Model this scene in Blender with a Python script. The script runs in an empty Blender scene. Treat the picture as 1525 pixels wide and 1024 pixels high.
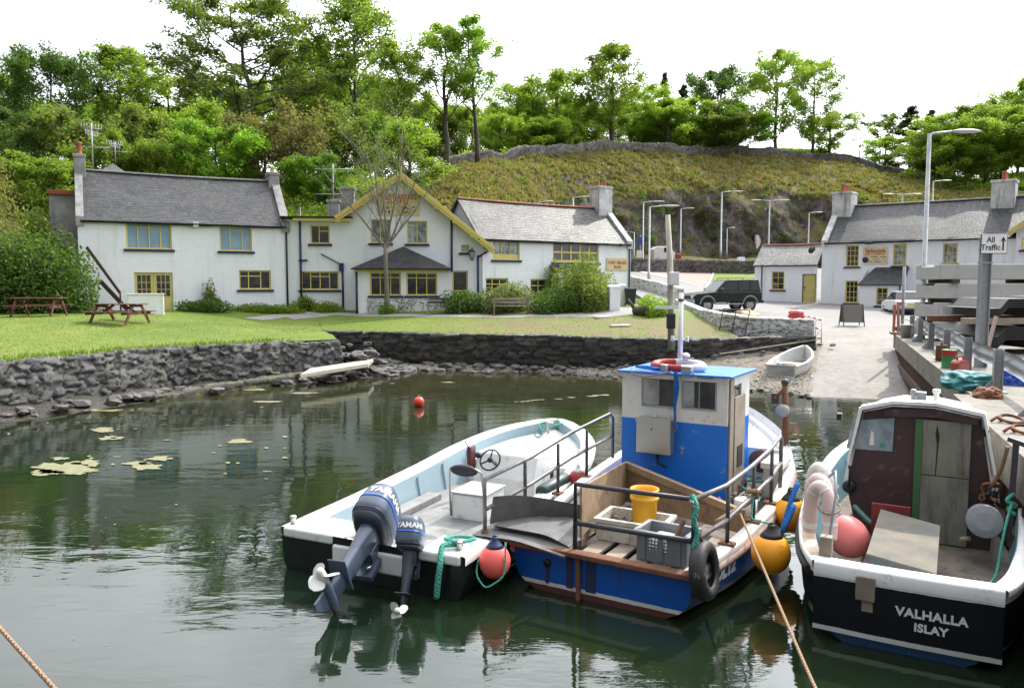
import bpy, bmesh, math, random
import numpy as np
from mathutils import Vector, Matrix
from mathutils import noise as mnoise
R = math.radians
PI = math.pi
sc = bpy.context.scene
col = sc.collection
# ------------------------------------------------------------------ camera
PITCH = 4.4
CAMH = 3.5
FPX = 1158.0
cam_d = bpy.data.cameras.new('camera')
cam_d.sensor_width = 36.0
cam_d.lens = 36.0 * FPX / 1525.0
cam_d.clip_start = 0.05
cam_d.clip_end = 6000
cam = bpy.data.objects.new('camera', cam_d)
col.objects.link(cam)
cam.location = (0, 0, CAMH)
cam.rotation_euler = (R(90 - PITCH), 0, 0)
sc.camera = cam
# ------------------------------------------------------------------ sky and sun
SUN_EL, SUN_AZ = 43.0, 40.0          # azimuth measured from +Y towards +X
sund = Vector((math.cos(R(SUN_EL)) * math.sin(R(SUN_AZ)), math.cos(R(SUN_EL)) * math.cos(R(SUN_AZ)), math.sin(R(SUN_EL))))
sl = bpy.data.lights.new('sun', 'SUN')
sl.energy = 5.0
sl.angle = R(0.6)
sl.color = (1.0, 0.94, 0.85)
so = bpy.data.objects.new('sun', sl)
col.objects.link(so)
so.rotation_euler = (-sund).to_track_quat('-Z', 'Y').to_euler()
world = bpy.data.worlds.new("World")
sc.world = world
world.use_nodes = True
wn, wl = world.node_tree.nodes, world.node_tree.links
wn.clear()
w_out = wn.new('ShaderNodeOutputWorld')
w_bg = wn.new('ShaderNodeBackground')
w_bg.inputs[1].default_value = 0.1
w_sky = wn.new('ShaderNodeTexSky')
w_sky.sky_type = 'NISHITA'
w_sky.sun_disc = False
w_sky.sun_elevation = R(SUN_EL)
w_sky.sun_rotation = R(SUN_AZ)
w_tc = wn.new('ShaderNodeTexCoord')
w_map = wn.new('ShaderNodeMapping')
w_map.inputs['Scale'].default_value = (1.0, 1.0, 2.2)
wl.new(w_tc.outputs['Generated'], w_map.inputs[0])
w_n = wn.new('ShaderNodeTexNoise')
w_n.inputs['Scale'].default_value = 2.6
w_n.inputs['Detail'].default_value = 8
w_n.inputs['Roughness'].default_value = 0.55
wl.new(w_map.outputs[0], w_n.inputs['Vector'])
w_cr = wn.new('ShaderNodeMapRange')
w_cr.inputs[1].default_value = 0.36
w_cr.inputs[2].default_value = 0.60
w_cr.inputs[3].default_value = 0.55
w_cr.inputs[4].default_value = 1.0
wl.new(w_n.outputs[0], w_cr.inputs[0])
# thin bright cloud, brightest towards the sun
w_dot = wn.new('ShaderNodeVectorMath'); w_dot.operation = 'DOT_PRODUCT'
w_dot.inputs[1].default_value = sund
wl.new(w_tc.outputs['Generated'], w_dot.inputs[0])
w_mr = wn.new('ShaderNodeMapRange')
w_mr.inputs[1].default_value = -0.2
w_mr.inputs[2].default_value = 1.0
w_mr.inputs[3].default_value = 0.0
w_mr.inputs[4].default_value = 1.0
wl.new(w_dot.outputs['Value'], w_mr.inputs[0])
w_pw = wn.new('ShaderNodeMath'); w_pw.operation = 'POWER'; w_pw.inputs[1].default_value = 1.7
wl.new(w_mr.outputs[0], w_pw.inputs[0])
w_ma = wn.new('ShaderNodeMath'); w_ma.operation = 'MULTIPLY_ADD'
w_ma.inputs[1].default_value = 54.0
w_ma.inputs[2].default_value = 6.0
wl.new(w_pw.outputs[0], w_ma.inputs[0])
w_cc = wn.new('ShaderNodeVectorMath'); w_cc.operation = 'SCALE'
w_cc.inputs[0].default_value = (0.96, 0.99, 1.04)
wl.new(w_ma.outputs[0], w_cc.inputs['Scale'])
w_mix = wn.new('ShaderNodeMix'); w_mix.data_type = 'RGBA'
wl.new(w_cr.outputs[0], w_mix.inputs[0])
wl.new(w_sky.outputs[0], w_mix.inputs[6])
wl.new(w_cc.outputs[0], w_mix.inputs[7])
wl.new(w_mix.outputs[2], w_bg.inputs[0])
wl.new(w_bg.outputs[0], w_out.inputs[0])
sc.view_settings.view_transform = 'Standard'
sc.view_settings.look = 'None'
sc.view_settings.exposure = 0.0
sc.view_settings.gamma = 1.0
sc.render.engine = 'CYCLES'
sc.cycles.use_denoising = True
sc.cycles.max_bounces = 7
sc.cycles.diffuse_bounces = 3
sc.cycles.glossy_bounces = 3
sc.cycles.transmission_bounces = 4
sc.cycles.transparent_max_bounces = 6
sc.cycles.caustics_reflective = False
sc.cycles.caustics_refractive = False
sc.cycles.sample_clamp_indirect = 6.0
# ------------------------------------------------------------------ placing helpers
_p = R(PITCH)
def ray(x, y):
    u = (x - 762.5) / FPX
    v = -(y - 512) / FPX
    return Vector((u, math.cos(_p) + v * math.sin(_p), v * math.cos(_p) - math.sin(_p)))
def atz(x, y, z):
    d = ray(x, y); t = (z - CAMH) / d.z
    return Vector((d.x * t, d.y * t, z))
def aty(x, y, Y):
    d = ray(x, y); t = Y / d.y
    return Vector((d.x * t, Y, CAMH + d.z * t))
def fbm(x, y, z=0.0, o=4):
    return mnoise.fractal(Vector((x, y, z)), 1.0, 2.0, o)
# ------------------------------------------------------------------ mesh builder
class MB:
    def __init__(s):
        s.v = []; s.f = []; s.sm = []; s.mi = []; s.cur = 0
    def add(s, vs, fs, smooth=False, M=None):
        o = len(s.v)
        if M is not None: vs = [M @ Vector(a) for a in vs]
        s.v += [tuple(a) for a in vs]
        s.f += [tuple(o + i for i in f) for f in fs]
        s.sm += [smooth] * len(fs); s.mi += [s.cur] * len(fs)
        return s
    def box(s, c, d, M=None, top=1.0):
        x, y, z = d[0] / 2, d[1] / 2, d[2] / 2
        vs = [(sx * x * (top if sz > 0 else 1), sy * y * (top if sz > 0 else 1), sz * z) for sz in (-1, 1) for sy in (-1, 1) for sx in (-1, 1)]
        T = Matrix.Translation(Vector(c))
        if M is not None: T = T @ M
        return s.add(vs, [(0, 2, 3, 1), (4, 5, 7, 6), (0, 1, 5, 4), (2, 6, 7, 3), (0, 4, 6, 2), (1, 3, 7, 5)], False, T)
    def b(s, x0, x1, y0, y1, z0, z1):
        return s.box(((x0 + x1) / 2, (y0 + y1) / 2, (z0 + z1) / 2), (abs(x1 - x0), abs(y1 - y0), abs(z1 - z0)))
    def bar(s, a, b, w, h=None, up=(0, 0, 1)):
        a, b = Vector(a), Vector(b); h = h or w
        d = b - a; L = d.length; d.normalize()
        u = Vector(up)
        if abs(d.dot(u)) > .98: u = Vector((0, 1, 0))
        x = d.cross(u).normalized(); z = x.cross(d)
        vs = [p + x * sx * w / 2 + z * sz * h / 2 for p in (a, b) for sz in (-1, 1) for sx in (-1, 1)]
        return s.add(vs, [(0, 1, 3, 2), (4, 6, 7, 5), (0, 4, 5, 1), (2, 3, 7, 6), (0, 2, 6, 4), (1, 5, 7, 3)])
    def tube(s, pts, r, n=8, caps=True, smooth=True):
        pts = [Vector(p) for p in pts]; m = len(pts)
        rs = r if isinstance(r, (list, tuple)) else [r] * m
        vs = []; prev = None
        for i, p in enumerate(pts):
            d = (pts[min(i + 1, m - 1)] - pts[max(i - 1, 0)])
            if d.length < 1e-9: d = Vector((0, 0, 1))
            d.normalize()
            if prev is None:
                u = Vector((0, 0, 1)) if abs(d.z) < .9 else Vector((1, 0, 0))
                x = d.cross(u).normalized()
            else:
                x = (prev - d * prev.dot(d))
                x = x.normalized() if x.length > 1e-6 else d.orthogonal().normalized()
            prev = x; y = d.cross(x)
            for k in range(n):
                a = 2 * PI * k / n
                vs.append(p + (x * math.cos(a) + y * math.sin(a)) * rs[i])
        fs = [(i * n + k, i * n + (k + 1) % n, (i + 1) * n + (k + 1) % n, (i + 1) * n + k) for i in range(m - 1) for k in range(n)]
        s.add(vs, fs, smooth)
        if caps:
            o = len(s.v) - len(vs)
            s.f += [tuple(o + k for k in range(n - 1, -1, -1)), tuple(o + (m - 1) * n + k for k in range(n))]
            s.sm += [False, False]; s.mi += [s.cur] * 2
        return s
    def lathe(s, prof, n=20, M=None, smooth=True, caps=True):
        m = len(prof); vs = []
        for r, z in prof:
            for k in range(n):
                a = 2 * PI * k / n
                vs.append((r * math.cos(a), r * math.sin(a), z))
        fs = [(i * n + k, i * n + (k + 1) % n, (i + 1) * n + (k + 1) % n, (i + 1) * n + k) for i in range(m - 1) for k in range(n)]
        if caps: fs += [tuple(range(n - 1, -1, -1)), tuple((m - 1) * n + k for k in range(n))]
        return s.add(vs, fs, smooth, M)
    def ball(s, c, r, n=24, m=14, M=None):
        if not isinstance(r, (tuple, list)): r = (r, r, r)
        prof = [(max(1e-4, math.sin(PI * i / m)), -math.cos(PI * i / m)) for i in range(m + 1)]
        T = Matrix.Translation(Vector(c))
        if M is not None: T = T @ M
        return s.lathe(prof, n, T @ Matrix.Diagonal((r[0], r[1], r[2], 1)), True, False)
    def torus(s, c, R0, r, n=28, m=10, M=None, a0=0, a1=2 * PI):
        T = Matrix.Translation(Vector(c))
        if M is not None: T = T @ M
        full = abs(a1 - a0 - 2 * PI) < 1e-6
        cnt = n if full else n + 1
        vs = []
        for i in range(cnt):
            a = a0 + (a1 - a0) * i / n
            for k in range(m):
                b = 2 * PI * k / m
                q = R0 + r * math.cos(b)
                vs.append((q * math.cos(a), q * math.sin(a), r * math.sin(b)))
        fs = []
        for i in range(n):
            j = (i + 1) % cnt
            for k in range(m):
                fs.append((i * m + k, j * m + k, j * m + (k + 1) % m, i * m + (k + 1) % m))
        return s.add(vs, fs, True, T)
    def prism(s, poly, axis, a, b, M=None):
        # poly: 2D points extruded along axis ('x','y','z') from a to b
        def P(p, t):
            return {'x': (t, p[0], p[1]), 'y': (p[0], t, p[1]), 'z': (p[0], p[1], t)}[axis]
        n = len(poly)
        vs = [P(p, a) for p in poly] + [P(p, b) for p in poly]
        fs = [tuple(range(n)), tuple(range(2 * n - 1, n - 1, -1))] + [(i, i + n, (i + 1) % n + n, (i + 1) % n) for i in range(n)]
        return s.add(vs, fs, False, M)
    def grid(s, rows, smooth=True, close=False):
        m, n = len(rows), len(rows[0])
        vs = [p for r in rows for p in r]
        fs = [(i * n + k, i * n + (k + 1) % n, (i + 1) * n + (k + 1) % n, (i + 1) * n + k) for i in range(m - 1) for k in range(n if close else n - 1)]
        return s.add(vs, fs, smooth)
    def build(s, name, mat, parent=None, bevel=0.0, seg=2, recalc=True, sub=0, loc=None, sharp=None):
        me = bpy.data.meshes.new(name)
        me.from_pydata(s.v, [], s.f)
        mats = mat if isinstance(mat, (list, tuple)) else [mat]
        for m in mats: me.materials.append(m)
        me.polygons.foreach_set('use_smooth', s.sm)
        if len(mats) > 1: me.polygons.foreach_set('material_index', s.mi)
        if recalc:
            bm = bmesh.new(); bm.from_mesh(me)
            bmesh.ops.recalc_face_normals(bm, faces=bm.faces)
            bm.to_mesh(me); bm.free()
        auto_uv(me)
        o = bpy.data.objects.new(name, me)
        col.objects.link(o)
        if parent is not None: o.parent = parent
        if loc is not None: o.location = loc
        if bevel > 0:
            md = o.modifiers.new('bevel', 'BEVEL'); md.width = bevel; md.segments = seg; md.limit_method = 'ANGLE'; md.angle_limit = R(35)
            md.use_clamp_overlap = True
        if sub:
            md = o.modifiers.new('sub', 'SUBSURF'); md.levels = sub; md.render_levels = sub
        me.update()
        return o
def auto_uv(me):
    n = len(me.loops)
    if n == 0: return
    uv = me.uv_layers.new(name='UVMap')
    co = np.empty(len(me.vertices) * 3); me.vertices.foreach_get('co', co); co = co.reshape(-1, 3)
    li = np.empty(n, dtype=np.int32); me.loops.foreach_get('vertex_index', li)
    nor = np.empty(len(me.polygons) * 3); me.polygons.foreach_get('normal', nor); nor = nor.reshape(-1, 3)
    tot = np.empty(len(me.polygons), dtype=np.int32); me.polygons.foreach_get('loop_total', tot)
    nl = np.repeat(nor, tot, axis=0)
    u = np.stack([-nl[:, 1], nl[:, 0], np.zeros(n)], 1)
    ln = np.linalg.norm(u, axis=1)
    flat = ln < 0.05
    u[flat] = (1, 0, 0); ln[flat] = 1
    u /= ln[:, None]
    v = np.cross(nl, u)
    p = co[li]
    out = np.stack([(p * u).sum(1), (p * v).sum(1)], 1).ravel()
    uv.data.foreach_set('uv', out)
# ------------------------------------------------------------------ scene bookkeeping
def tag(o, label=None, cat=None, group=None, kind=None):
    if label: o['label'] = label
    if cat: o['category'] = cat
    if group: o['group'] = group
    if kind or cat: o['kind'] = kind or 'thing'
    return o
def thing(name, label, cat, loc=(0, 0, 0), rz=0.0, group=None, rot=None):
    o = bpy.data.objects.new(name, None)
    o.empty_display_size = 0.2
    col.objects.link(o)
    o.location = loc
    o.rotation_euler = rot if rot else (0, 0, rz)
    return tag(o, label, cat, group)
def kids(o):
    return [c for c in bpy.data.objects if c.parent == o]
def copy_tree(o, parent=None):
    c = o.copy(); col.objects.link(c)
    if parent is not None: c.parent = parent
    for k in kids(o): copy_tree(k, c)
    return c
def text_mb(txt, size, depth=0.004, spacing=1.0, align='CENTER', sx=1.0, shear=0.0, bold=0.0):
    cu = bpy.data.curves.new('lettering', 'FONT')
    cu.body = txt; cu.size = size; cu.extrude = depth; cu.align_x = align; cu.align_y = 'CENTER'
    cu.space_character = spacing; cu.shear = shear; cu.offset = bold; cu.resolution_u = 3
    ob = bpy.data.objects.new('lettering', cu)
    col.objects.link(ob)
    bpy.context.view_layer.update()
    dg = bpy.context.evaluated_depsgraph_get()
    me = bpy.data.meshes.new_from_object(ob.evaluated_get(dg))
    mb = MB()
    mb.add([(v.co.x * sx, v.co.y, v.co.z) for v in me.vertices], [tuple(p.vertices) for p in me.polygons])
    bpy.data.objects.remove(ob); bpy.data.curves.remove(cu); bpy.data.meshes.remove(me)
    return mb
def xf(mb, M):
    mb.v = [tuple(M @ Vector(v)) for v in mb.v]
    return mb
def frameM(o, x, y):
    # matrix whose local x,y axes are the given directions at origin o (text plane)
    x = Vector(x).normalized(); y = Vector(y); y = (y - x * y.dot(x)).normalized(); z = x.cross(y)
    return Matrix(((x.x, y.x, z.x, o[0]), (x.y, y.y, z.y, o[1]), (x.z, y.z, z.z, o[2]), (0, 0, 0, 1)))
# ------------------------------------------------------------------ materials
class NT:
    def __init__(s, name):
        s.m = bpy.data.materials.new(name); s.m.use_nodes = True
        s.n, s.l = s.m.node_tree.nodes, s.m.node_tree.links
        s.n.clear()
        s.out = s.n.new('ShaderNodeOutputMaterial')
        s.b = s.n.new('ShaderNodeBsdfPrincipled')
        s.l.new(s.b.outputs[0], s.out.inputs[0])
    def new(s, t, **kw):
        nd = s.n.new(t)
        for k, v in kw.items(): setattr(nd, k, v)
        return nd
    def co(s, kind='Object', scale=None):
        tc = s.new('ShaderNodeTexCoord'); o = tc.outputs[kind]
        if scale is not None:
            mp = s.new('ShaderNodeMapping'); mp.inputs['Scale'].default_value = scale if isinstance(scale, tuple) else (scale,) * 3
            s.l.new(o, mp.inputs[0]); o = mp.outputs[0]
        return o
    def noise(s, vec, scale, detail=4, rough=0.55, dist=0.0):
        nd = s.new('ShaderNodeTexNoise')
        nd.inputs['Scale'].default_value = scale; nd.inputs['Detail'].default_value = detail
        nd.inputs['Roughness'].default_value = rough; nd.inputs['Distortion'].default_value = dist
        s.l.new(vec, nd.inputs['Vector'])
        return nd.outputs[0]
    def ramp(s, f, stops):
        nd = s.new('ShaderNodeValToRGB'); cr = nd.color_ramp
        while len(cr.elements) < len(stops): cr.elements.new(0.5)
        for e, (p, c) in zip(cr.elements, stops):
            e.position = p; e.color = (c, c, c, 1) if isinstance(c, (int, float)) else (*c, 1)
        s.l.new(f, nd.inputs[0])
        return nd.outputs[0]
    def val(s, x):
        nd = s.new('ShaderNodeValue'); nd.outputs[0].default_value = x; return nd.outputs[0]
    def mix(s, f, a, b, mode='MIX'):
        nd = s.new('ShaderNodeMix', data_type='RGBA', blend_type=mode)
        for i, x in ((0, f), (6, a), (7, b)):
            if hasattr(x, 'is_linked'): s.l.new(x, nd.inputs[i])
            elif i == 0: nd.inputs[0].default_value = x
            else: nd.inputs[i].default_value = (*x, 1) if len(x) == 3 else x
        return nd.outputs[2]
    def math(s, op, a, b=0.0, c=None):
        nd = s.new('ShaderNodeMath', operation=op)
        for i, x in enumerate((a, b, c)):
            if x is None: continue
            if hasattr(x, 'is_linked'): s.l.new(x, nd.inputs[i])
            else: nd.inputs[i].default_value = x
        return nd.outputs[0]
    def sep(s, v):
        nd = s.new('ShaderNodeSeparateXYZ'); s.l.new(v, nd.inputs[0]); return nd.outputs
    def attr(s, name):
        nd = s.new('ShaderNodeAttribute', attribute_name=name); return nd.outputs
    def bump(s, h, strength=0.3, dist=0.02, prev=None):
        nd = s.new('ShaderNodeBump'); nd.inputs['Strength'].default_value = strength; nd.inputs['Distance'].default_value = dist
        s.l.new(h, nd.inputs['Height'])
        if prev is not None: s.l.new(prev, nd.inputs['Normal'])
        return nd.outputs[0]
    def set(s, color=None, rough=None, metal=None, normal=None, spec=None, **kw):
        def put(k, v):
            if v is None: return
            i = s.b.inputs[k]
            if hasattr(v, 'is_linked'): s.l.new(v, i)
            elif k in ('Base Color', 'Emission Color'): i.default_value = (*v, 1)
            else: i.default_value = v
        put('Base Color', color); put('Roughness', rough); put('Metallic', metal); put('Normal', normal); put('Specular IOR Level', spec)
        for k, v in kw.items(): put(k, v)
        return s.m
_mc = {}
def paint(name, c, rough=0.5, c2=None, amt=0.5, scale=4.0, bump=0.1, bscale=40.0, metal=0.0, dirt=None, dirtamt=0.4, spec=None, streak=False):
    """painted / plain surface with blotches, fine grain and optional worn patches"""
    if name in _mc: return _mc[name]
    t = NT(name)
    v = t.co('Object')
    c2 = c2 or tuple(x * 0.72 for x in c)
    n1 = t.noise(v, scale, 5, 0.6)
    cc = t.mix(t.ramp(n1, [(0.35, 0.0), (0.7, amt)]), c, c2)
    if dirt:
        vv = t.co('Object', (1.0, 1.0, 0.15)) if streak else v
        n2 = t.noise(vv, scale * 2.3, 6, 0.7)
        cc = t.mix(t.ramp(n2, [(0.62 - 0.2 * dirtamt, 0.0), (0.72, 1.0)]), cc, dirt)
    nb = t.noise(v, bscale, 3, 0.6)
    rr = t.math('MULTIPLY_ADD', n1, 0.25, rough - 0.1)
    m = t.set(cc, rr, metal, t.bump(nb, bump, 0.01), spec)
    _mc[name] = m
    return m
# ------------------------------------------------------------------ setting: materials
def m_grass():
    t = NT('lawn_grass'); v = t.co('Object')
    a = t.noise(v, 0.35, 4, 0.6); b = t.noise(v, 3.0, 5, 0.7); c = t.noise(v, 28.0, 3, 0.7)
    cc = t.mix(t.ramp(a, [(0.35, 0.0), (0.65, 1.0)]), (0.135, 0.205, 0.024), (0.22, 0.265, 0.04))
    cc = t.mix(t.ramp(b, [(0.40, 0.0), (0.75, 0.7)]), cc, (0.075, 0.125, 0.015))
    cc = t.mix(t.ramp(c, [(0.35, 0.45), (0.7, 0.0)]), cc, (0.06, 0.10, 0.012))
    # worn turf over the far wall: mossy brown patches
    wy = t.attr('worn')[2]
    e = t.noise(v, 0.9, 6, 0.75)
    w = t.math('MULTIPLY', wy, t.ramp(e, [(0.36, 0.0), (0.56, 1.0)]))
    cc = t.mix(w, cc, (0.17, 0.135, 0.06))
    d = t.new('ShaderNodeTexVoronoi'); d.inputs['Scale'].default_value = 5.0; t.l.new(v, d.inputs['Vector'])
    dz = t.math('MULTIPLY', t.math('LESS_THAN', d.outputs[0], 0.10), t.ramp(t.noise(v, 0.5, 3), [(0.5, 0.0), (0.55, 1.0)]))
    cc = t.mix(t.math('MULTIPLY', dz, 0.7), cc, (0.65, 0.65, 0.55))
    return t.set(cc, 0.75, normal=t.bump(t.math('ADD', c, b), 0.9, 0.05), spec=0.2)
def m_ground(name, c1, c2, c3, s1=1.0, s2=12.0, bump=0.6, rough=0.9, s3=60.0, spec=0.25):
    if name in _mc: return _mc[name]
    t = NT(name); v = t.co('Object')
    a = t.noise(v, s1, 6, 0.65); b = t.noise(v, s2, 5, 0.7); c = t.noise(v, s3, 2, 0.6)
    cc = t.mix(t.ramp(a, [(0.35, 0.0), (0.65, 1.0)]), c1, c2)
    cc = t.mix(t.ramp(b, [(0.45, 0.0), (0.7, 0.8)]), cc, c3)
    cc = t.mix(t.ramp(c, [(0.35, 0.3), (0.6, 0.0)]), cc, tuple(x * 0.5 for x in c1))
    _mc[name] = t.set(cc, rough, normal=t.bump(t.math('ADD', b, c), bump, 0.03), spec=spec)
    return _mc[name]
def m_stone(name, c1, c2, tide=None, moss=None, white=0.0, joint=(0.02, 0.02, 0.018)):
    if name in _mc: return _mc[name]
    t = NT(name); v = t.co('Object')
    at = t.attr('Col')
    sx = t.sep(at[0])
    cc = t.mix(sx[0], c1, c2)
    n = t.noise(v, 6.0, 6, 0.7)
    cc = t.mix(t.ramp(n, [(0.3, 0.55), (0.6, 0.0)]), cc, tuple(x * 0.45 for x in c1))
    n2 = t.noise(v, 2.2, 5, 0.7)
    cc = t.mix(t.ramp(n2, [(0.55, 0.0), (0.75, 0.7)]), cc, tuple(min(1, x * 1.7) for x in c2))
    if white:
        cc = t.mix(t.ramp(t.noise(v, 7.0, 6, 0.75), [(0.30, 0.0), (0.46, white)]), cc, (0.62, 0.62, 0.60))
    cc = t.mix(sx[1], cc, joint)
    if tide:
        z = t.sep(t.new('ShaderNodeNewGeometry').outputs['Position'])[2]
        z = t.math('ADD', z, t.math('MULTIPLY', t.math('SUBTRACT', t.noise(v, 1.4, 4), 0.5), 0.5))
        f = t.new('ShaderNodeMapRange'); f.inputs[1].default_value = tide[0]; f.inputs[2].default_value = tide[1]; f.inputs[3].default_value = 1.0; f.inputs[4].default_value = 0.0
        t.l.new(z, f.inputs[0])
        cc = t.mix(t.math('MULTIPLY', f.outputs[0], 0.75), cc, (0.016, 0.015, 0.013))
    if moss:
        cc = t.mix(t.ramp(t.noise(v, 3.0, 6, 0.75), [(0.5, 0.0), (0.66, moss)]), cc, (0.16, 0.17, 0.03))
    return _mc.setdefault(name, t.set(cc, 0.62 if tide else 0.85, normal=t.bump(t.noise(v, 24, 5, 0.7), 0.7, 0.03), spec=0.35))
def rubble(name, poly, ztop, zbot, thick, stone, mat, parent=None, res=0.07, amp=0.07, batter=0.0, seed=1, jit=0.35, wob=0.05, nap=0.0):
    """a wall of fitted stones: every stone is its own raised cell of one wall mesh"""
    rng = np.random.RandomState(seed)
    P = [Vector((p[0], p[1], 0)) for p in poly]
    sl_ = [0.0]
    for a, b in zip(P, P[1:]): sl_.append(sl_[-1] + (b - a).length)
    L = sl_[-1]
    zt = ztop if isinstance(ztop, (list, tuple)) else [ztop] * len(P)
    zb = zbot if isinstance(zbot, (list, tuple)) else [zbot] * len(P)
    n = max(3, int(L / res) + 1)
    S = np.linspace(0, L, n)
    X = np.interp(S, sl_, [p.x for p in P]); Y = np.interp(S, sl_, [p.y for p in P])
    ZT = np.interp(S, sl_, zt); ZB = np.interp(S, sl_, zb)
    k = max(1, int(0.5 / res))
    tx = np.gradient(X); ty = np.gradient(Y)
    if k > 1:
        ker = np.ones(2 * k + 1) / (2 * k + 1)
        tx = np.convolve(np.pad(tx, k, 'edge'), ker, 'valid'); ty = np.convolve(np.pad(ty, k, 'edge'), ker, 'valid')
    ln = np.hypot(tx, ty); tx /= ln; ty /= ln
    nx, ny = ty, -tx                       # outward (front) normal: right of travel
    H = float(np.max(ZT - ZB))
    nh = max(2, int(H / res) + 1); nt = max(2, int(thick / res) + 1)
    prof = [('f', i / nh) for i in range(nh + 1)] + [('t', i / nt) for i in range(1, nt)] + [('b', i / nh) for i in range(nh, -1, -max(1, nh // 6))]
    # stone seeds over (s, q) where q runs up the face and over the top
    sw, sh = stone
    Q = H + thick + H
    seeds = []
    q = 0.0
    while q < Q:
        h = sh * rng.uniform(0.7, 1.35)
        s = -sw * rng.rand()
        while s < L + sw:
            w = sw * rng.uniform(0.55, 1.5)
            seeds.append((s + w / 2 + rng.uniform(-jit, jit) * sw * .5, q + h / 2 + rng.uniform(-jit, jit) * h, rng.rand(), rng.rand()))
            s += w
        q += h
    seeds = np.array(seeds)
    m = len(prof)
    VX = np.zeros((m, n, 3)); QQ = np.zeros((m, n)); NRM = np.zeros((m, n, 3))
    for j, (kind, f) in enumerate(prof):
        if kind == 'f':
            off = thick / 2 + batter * (1 - f); z = ZB + (ZT - ZB) * f; QQ[j] = (ZT - ZB) * f
            NRM[j] = np.stack([nx, ny, 0 * nx], 1)
            if f == 1: NRM[j, :, 2] = 0.7
        elif kind == 't':
            off = thick / 2 - thick * f; z = ZT + 0 * S; QQ[j] = (ZT - ZB) + thick * f
            NRM[j] = np.stack([0 * nx, 0 * nx, 1 + 0 * nx], 1)
        else:
            off = -thick / 2; z = ZB + (ZT - ZB) * f; QQ[j] = H + thick + H * (1 - f)
            NRM[j] = np.stack([-nx, -ny, 0 * nx], 1)
        VX[j] = np.stack([X + nx * off, Y + ny * off, z], 1)
    ss = np.broadcast_to(S, (m, n)).ravel(); qq = QQ.ravel()
    ss = ss + np.array([mnoise.noise(Vector((a * 2.2, b * 2.2, seed))) for a, b in zip(ss, qq)]) * wob * 2
    F1 = np.full(ss.shape, 1e9); F2 = F1.copy(); ID = np.zeros(ss.shape, int)
    ordr = np.argsort(seeds[:, 0]); seeds = seeds[ordr]
    for c0 in range(0, len(ss), 4000):
        sl2 = slice(c0, c0 + 4000)
        ds = (ss[sl2, None] - seeds[None, :, 0]) / sw; dq = (qq[sl2, None] - seeds[None, :, 1]) / sh
        d = np.maximum(np.abs(ds), np.abs(dq)) * .55 + np.sqrt(ds * ds + dq * dq) * .45
        ii = np.argpartition(d, 1, axis=1)[:, :2]
        dd = np.take_along_axis(d, ii, 1)
        o = np.argsort(dd, 1); ii = np.take_along_axis(ii, o, 1); dd = np.take_along_axis(dd, o, 1)
        F1[sl2] = dd[:, 0]; F2[sl2] = dd[:, 1]; ID[sl2] = ii[:, 0]
    edge = np.clip((F2 - F1) / 0.22, 0, 1)
    pl_ = np.clip((F2 - F1) / 0.10, 0, 1)
    tilt = (ss - seeds[ID, 0]) / sw * ((seeds[ID, 3] * 7.3) % 1 - .5) * 1.5 + (qq - seeds[ID, 1]) / sh * ((seeds[ID, 2] * 5.7) % 1 - .5) * 1.3
    rough = np.array([mnoise.fractal(Vector((a * 3.3, b * 3.3, seed + 5)), 1.0, 2.0, 3) for a, b in zip(ss, qq)])
    hgt = amp * ((0.30 + 0.70 * seeds[ID, 2]) * pl_ + tilt * pl_ + .28 * rough - .4)
    V = VX.reshape(-1, 3) + NRM.reshape(-1, 3) * hgt[:, None]
    if nap:
        wv = np.array([mnoise.noise(Vector((a * .7, 3.3, seed))) for a in S]) * nap
        V = V.reshape(m, n, 3); 
        for j, (kind, f) in enumerate(prof): V[j, :, 2] += wv * (1 if kind == 't' else f)
        V = V.reshape(-1, 3)
    fs = [(i * n + a, (i + 1) * n + a, (i + 1) * n + a + 1, i * n + a + 1) for i in range(m - 1) for a in range(n - 1)]
    fs.append(tuple(i * n for i in range(m))); fs.append(tuple((m - 1 - i) * n + n - 1 for i in range(m)))
    mb = MB(); mb.add(V, fs, True)
    o = mb.build(name, mat, parent)
    ca = o.data.attributes.new('Col', 'FLOAT_COLOR', 'POINT')
    arr = np.ones((len(V), 4)); arr[:, 0] = seeds[ID, 3]; arr[:, 1] = np.clip(1 - edge * 1.4, 0, 1); arr[:, 2] = seeds[ID, 2]
    ca.data.foreach_set('color', arr.ravel())
    return o
def sheet(name, fn, ns, nt, mat, kind='structure', attr=None, parent=None):
    rows = [[fn(i / ns, j / nt) for i in range(ns + 1)] for j in range(nt + 1)]
    mb = MB(); mb.grid(rows)
    o = mb.build(name, mat, parent, recalc=False)
    if o.data.polygons[len(o.data.polygons) // 2].normal.z < 0: o.data.flip_normals()
    if attr:
        ca = o.data.attributes.new(attr[0], 'FLOAT', 'POINT')
        ca.data.foreach_set('value', [attr[1](v.co) for v in o.data.vertices])
    if kind: o['kind'] = kind
    return o
def pl(pts, s):
    # point at fraction s of a polyline (by segment length)
    L = [0]
    for a, b in zip(pts, pts[1:]): L.append(L[-1] + math.dist(a[:2], b[:2]))
    x = s * L[-1]
    return [float(np.interp(x, L, [p[i] for p in pts])) for i in range(len(pts[0]))]
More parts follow.
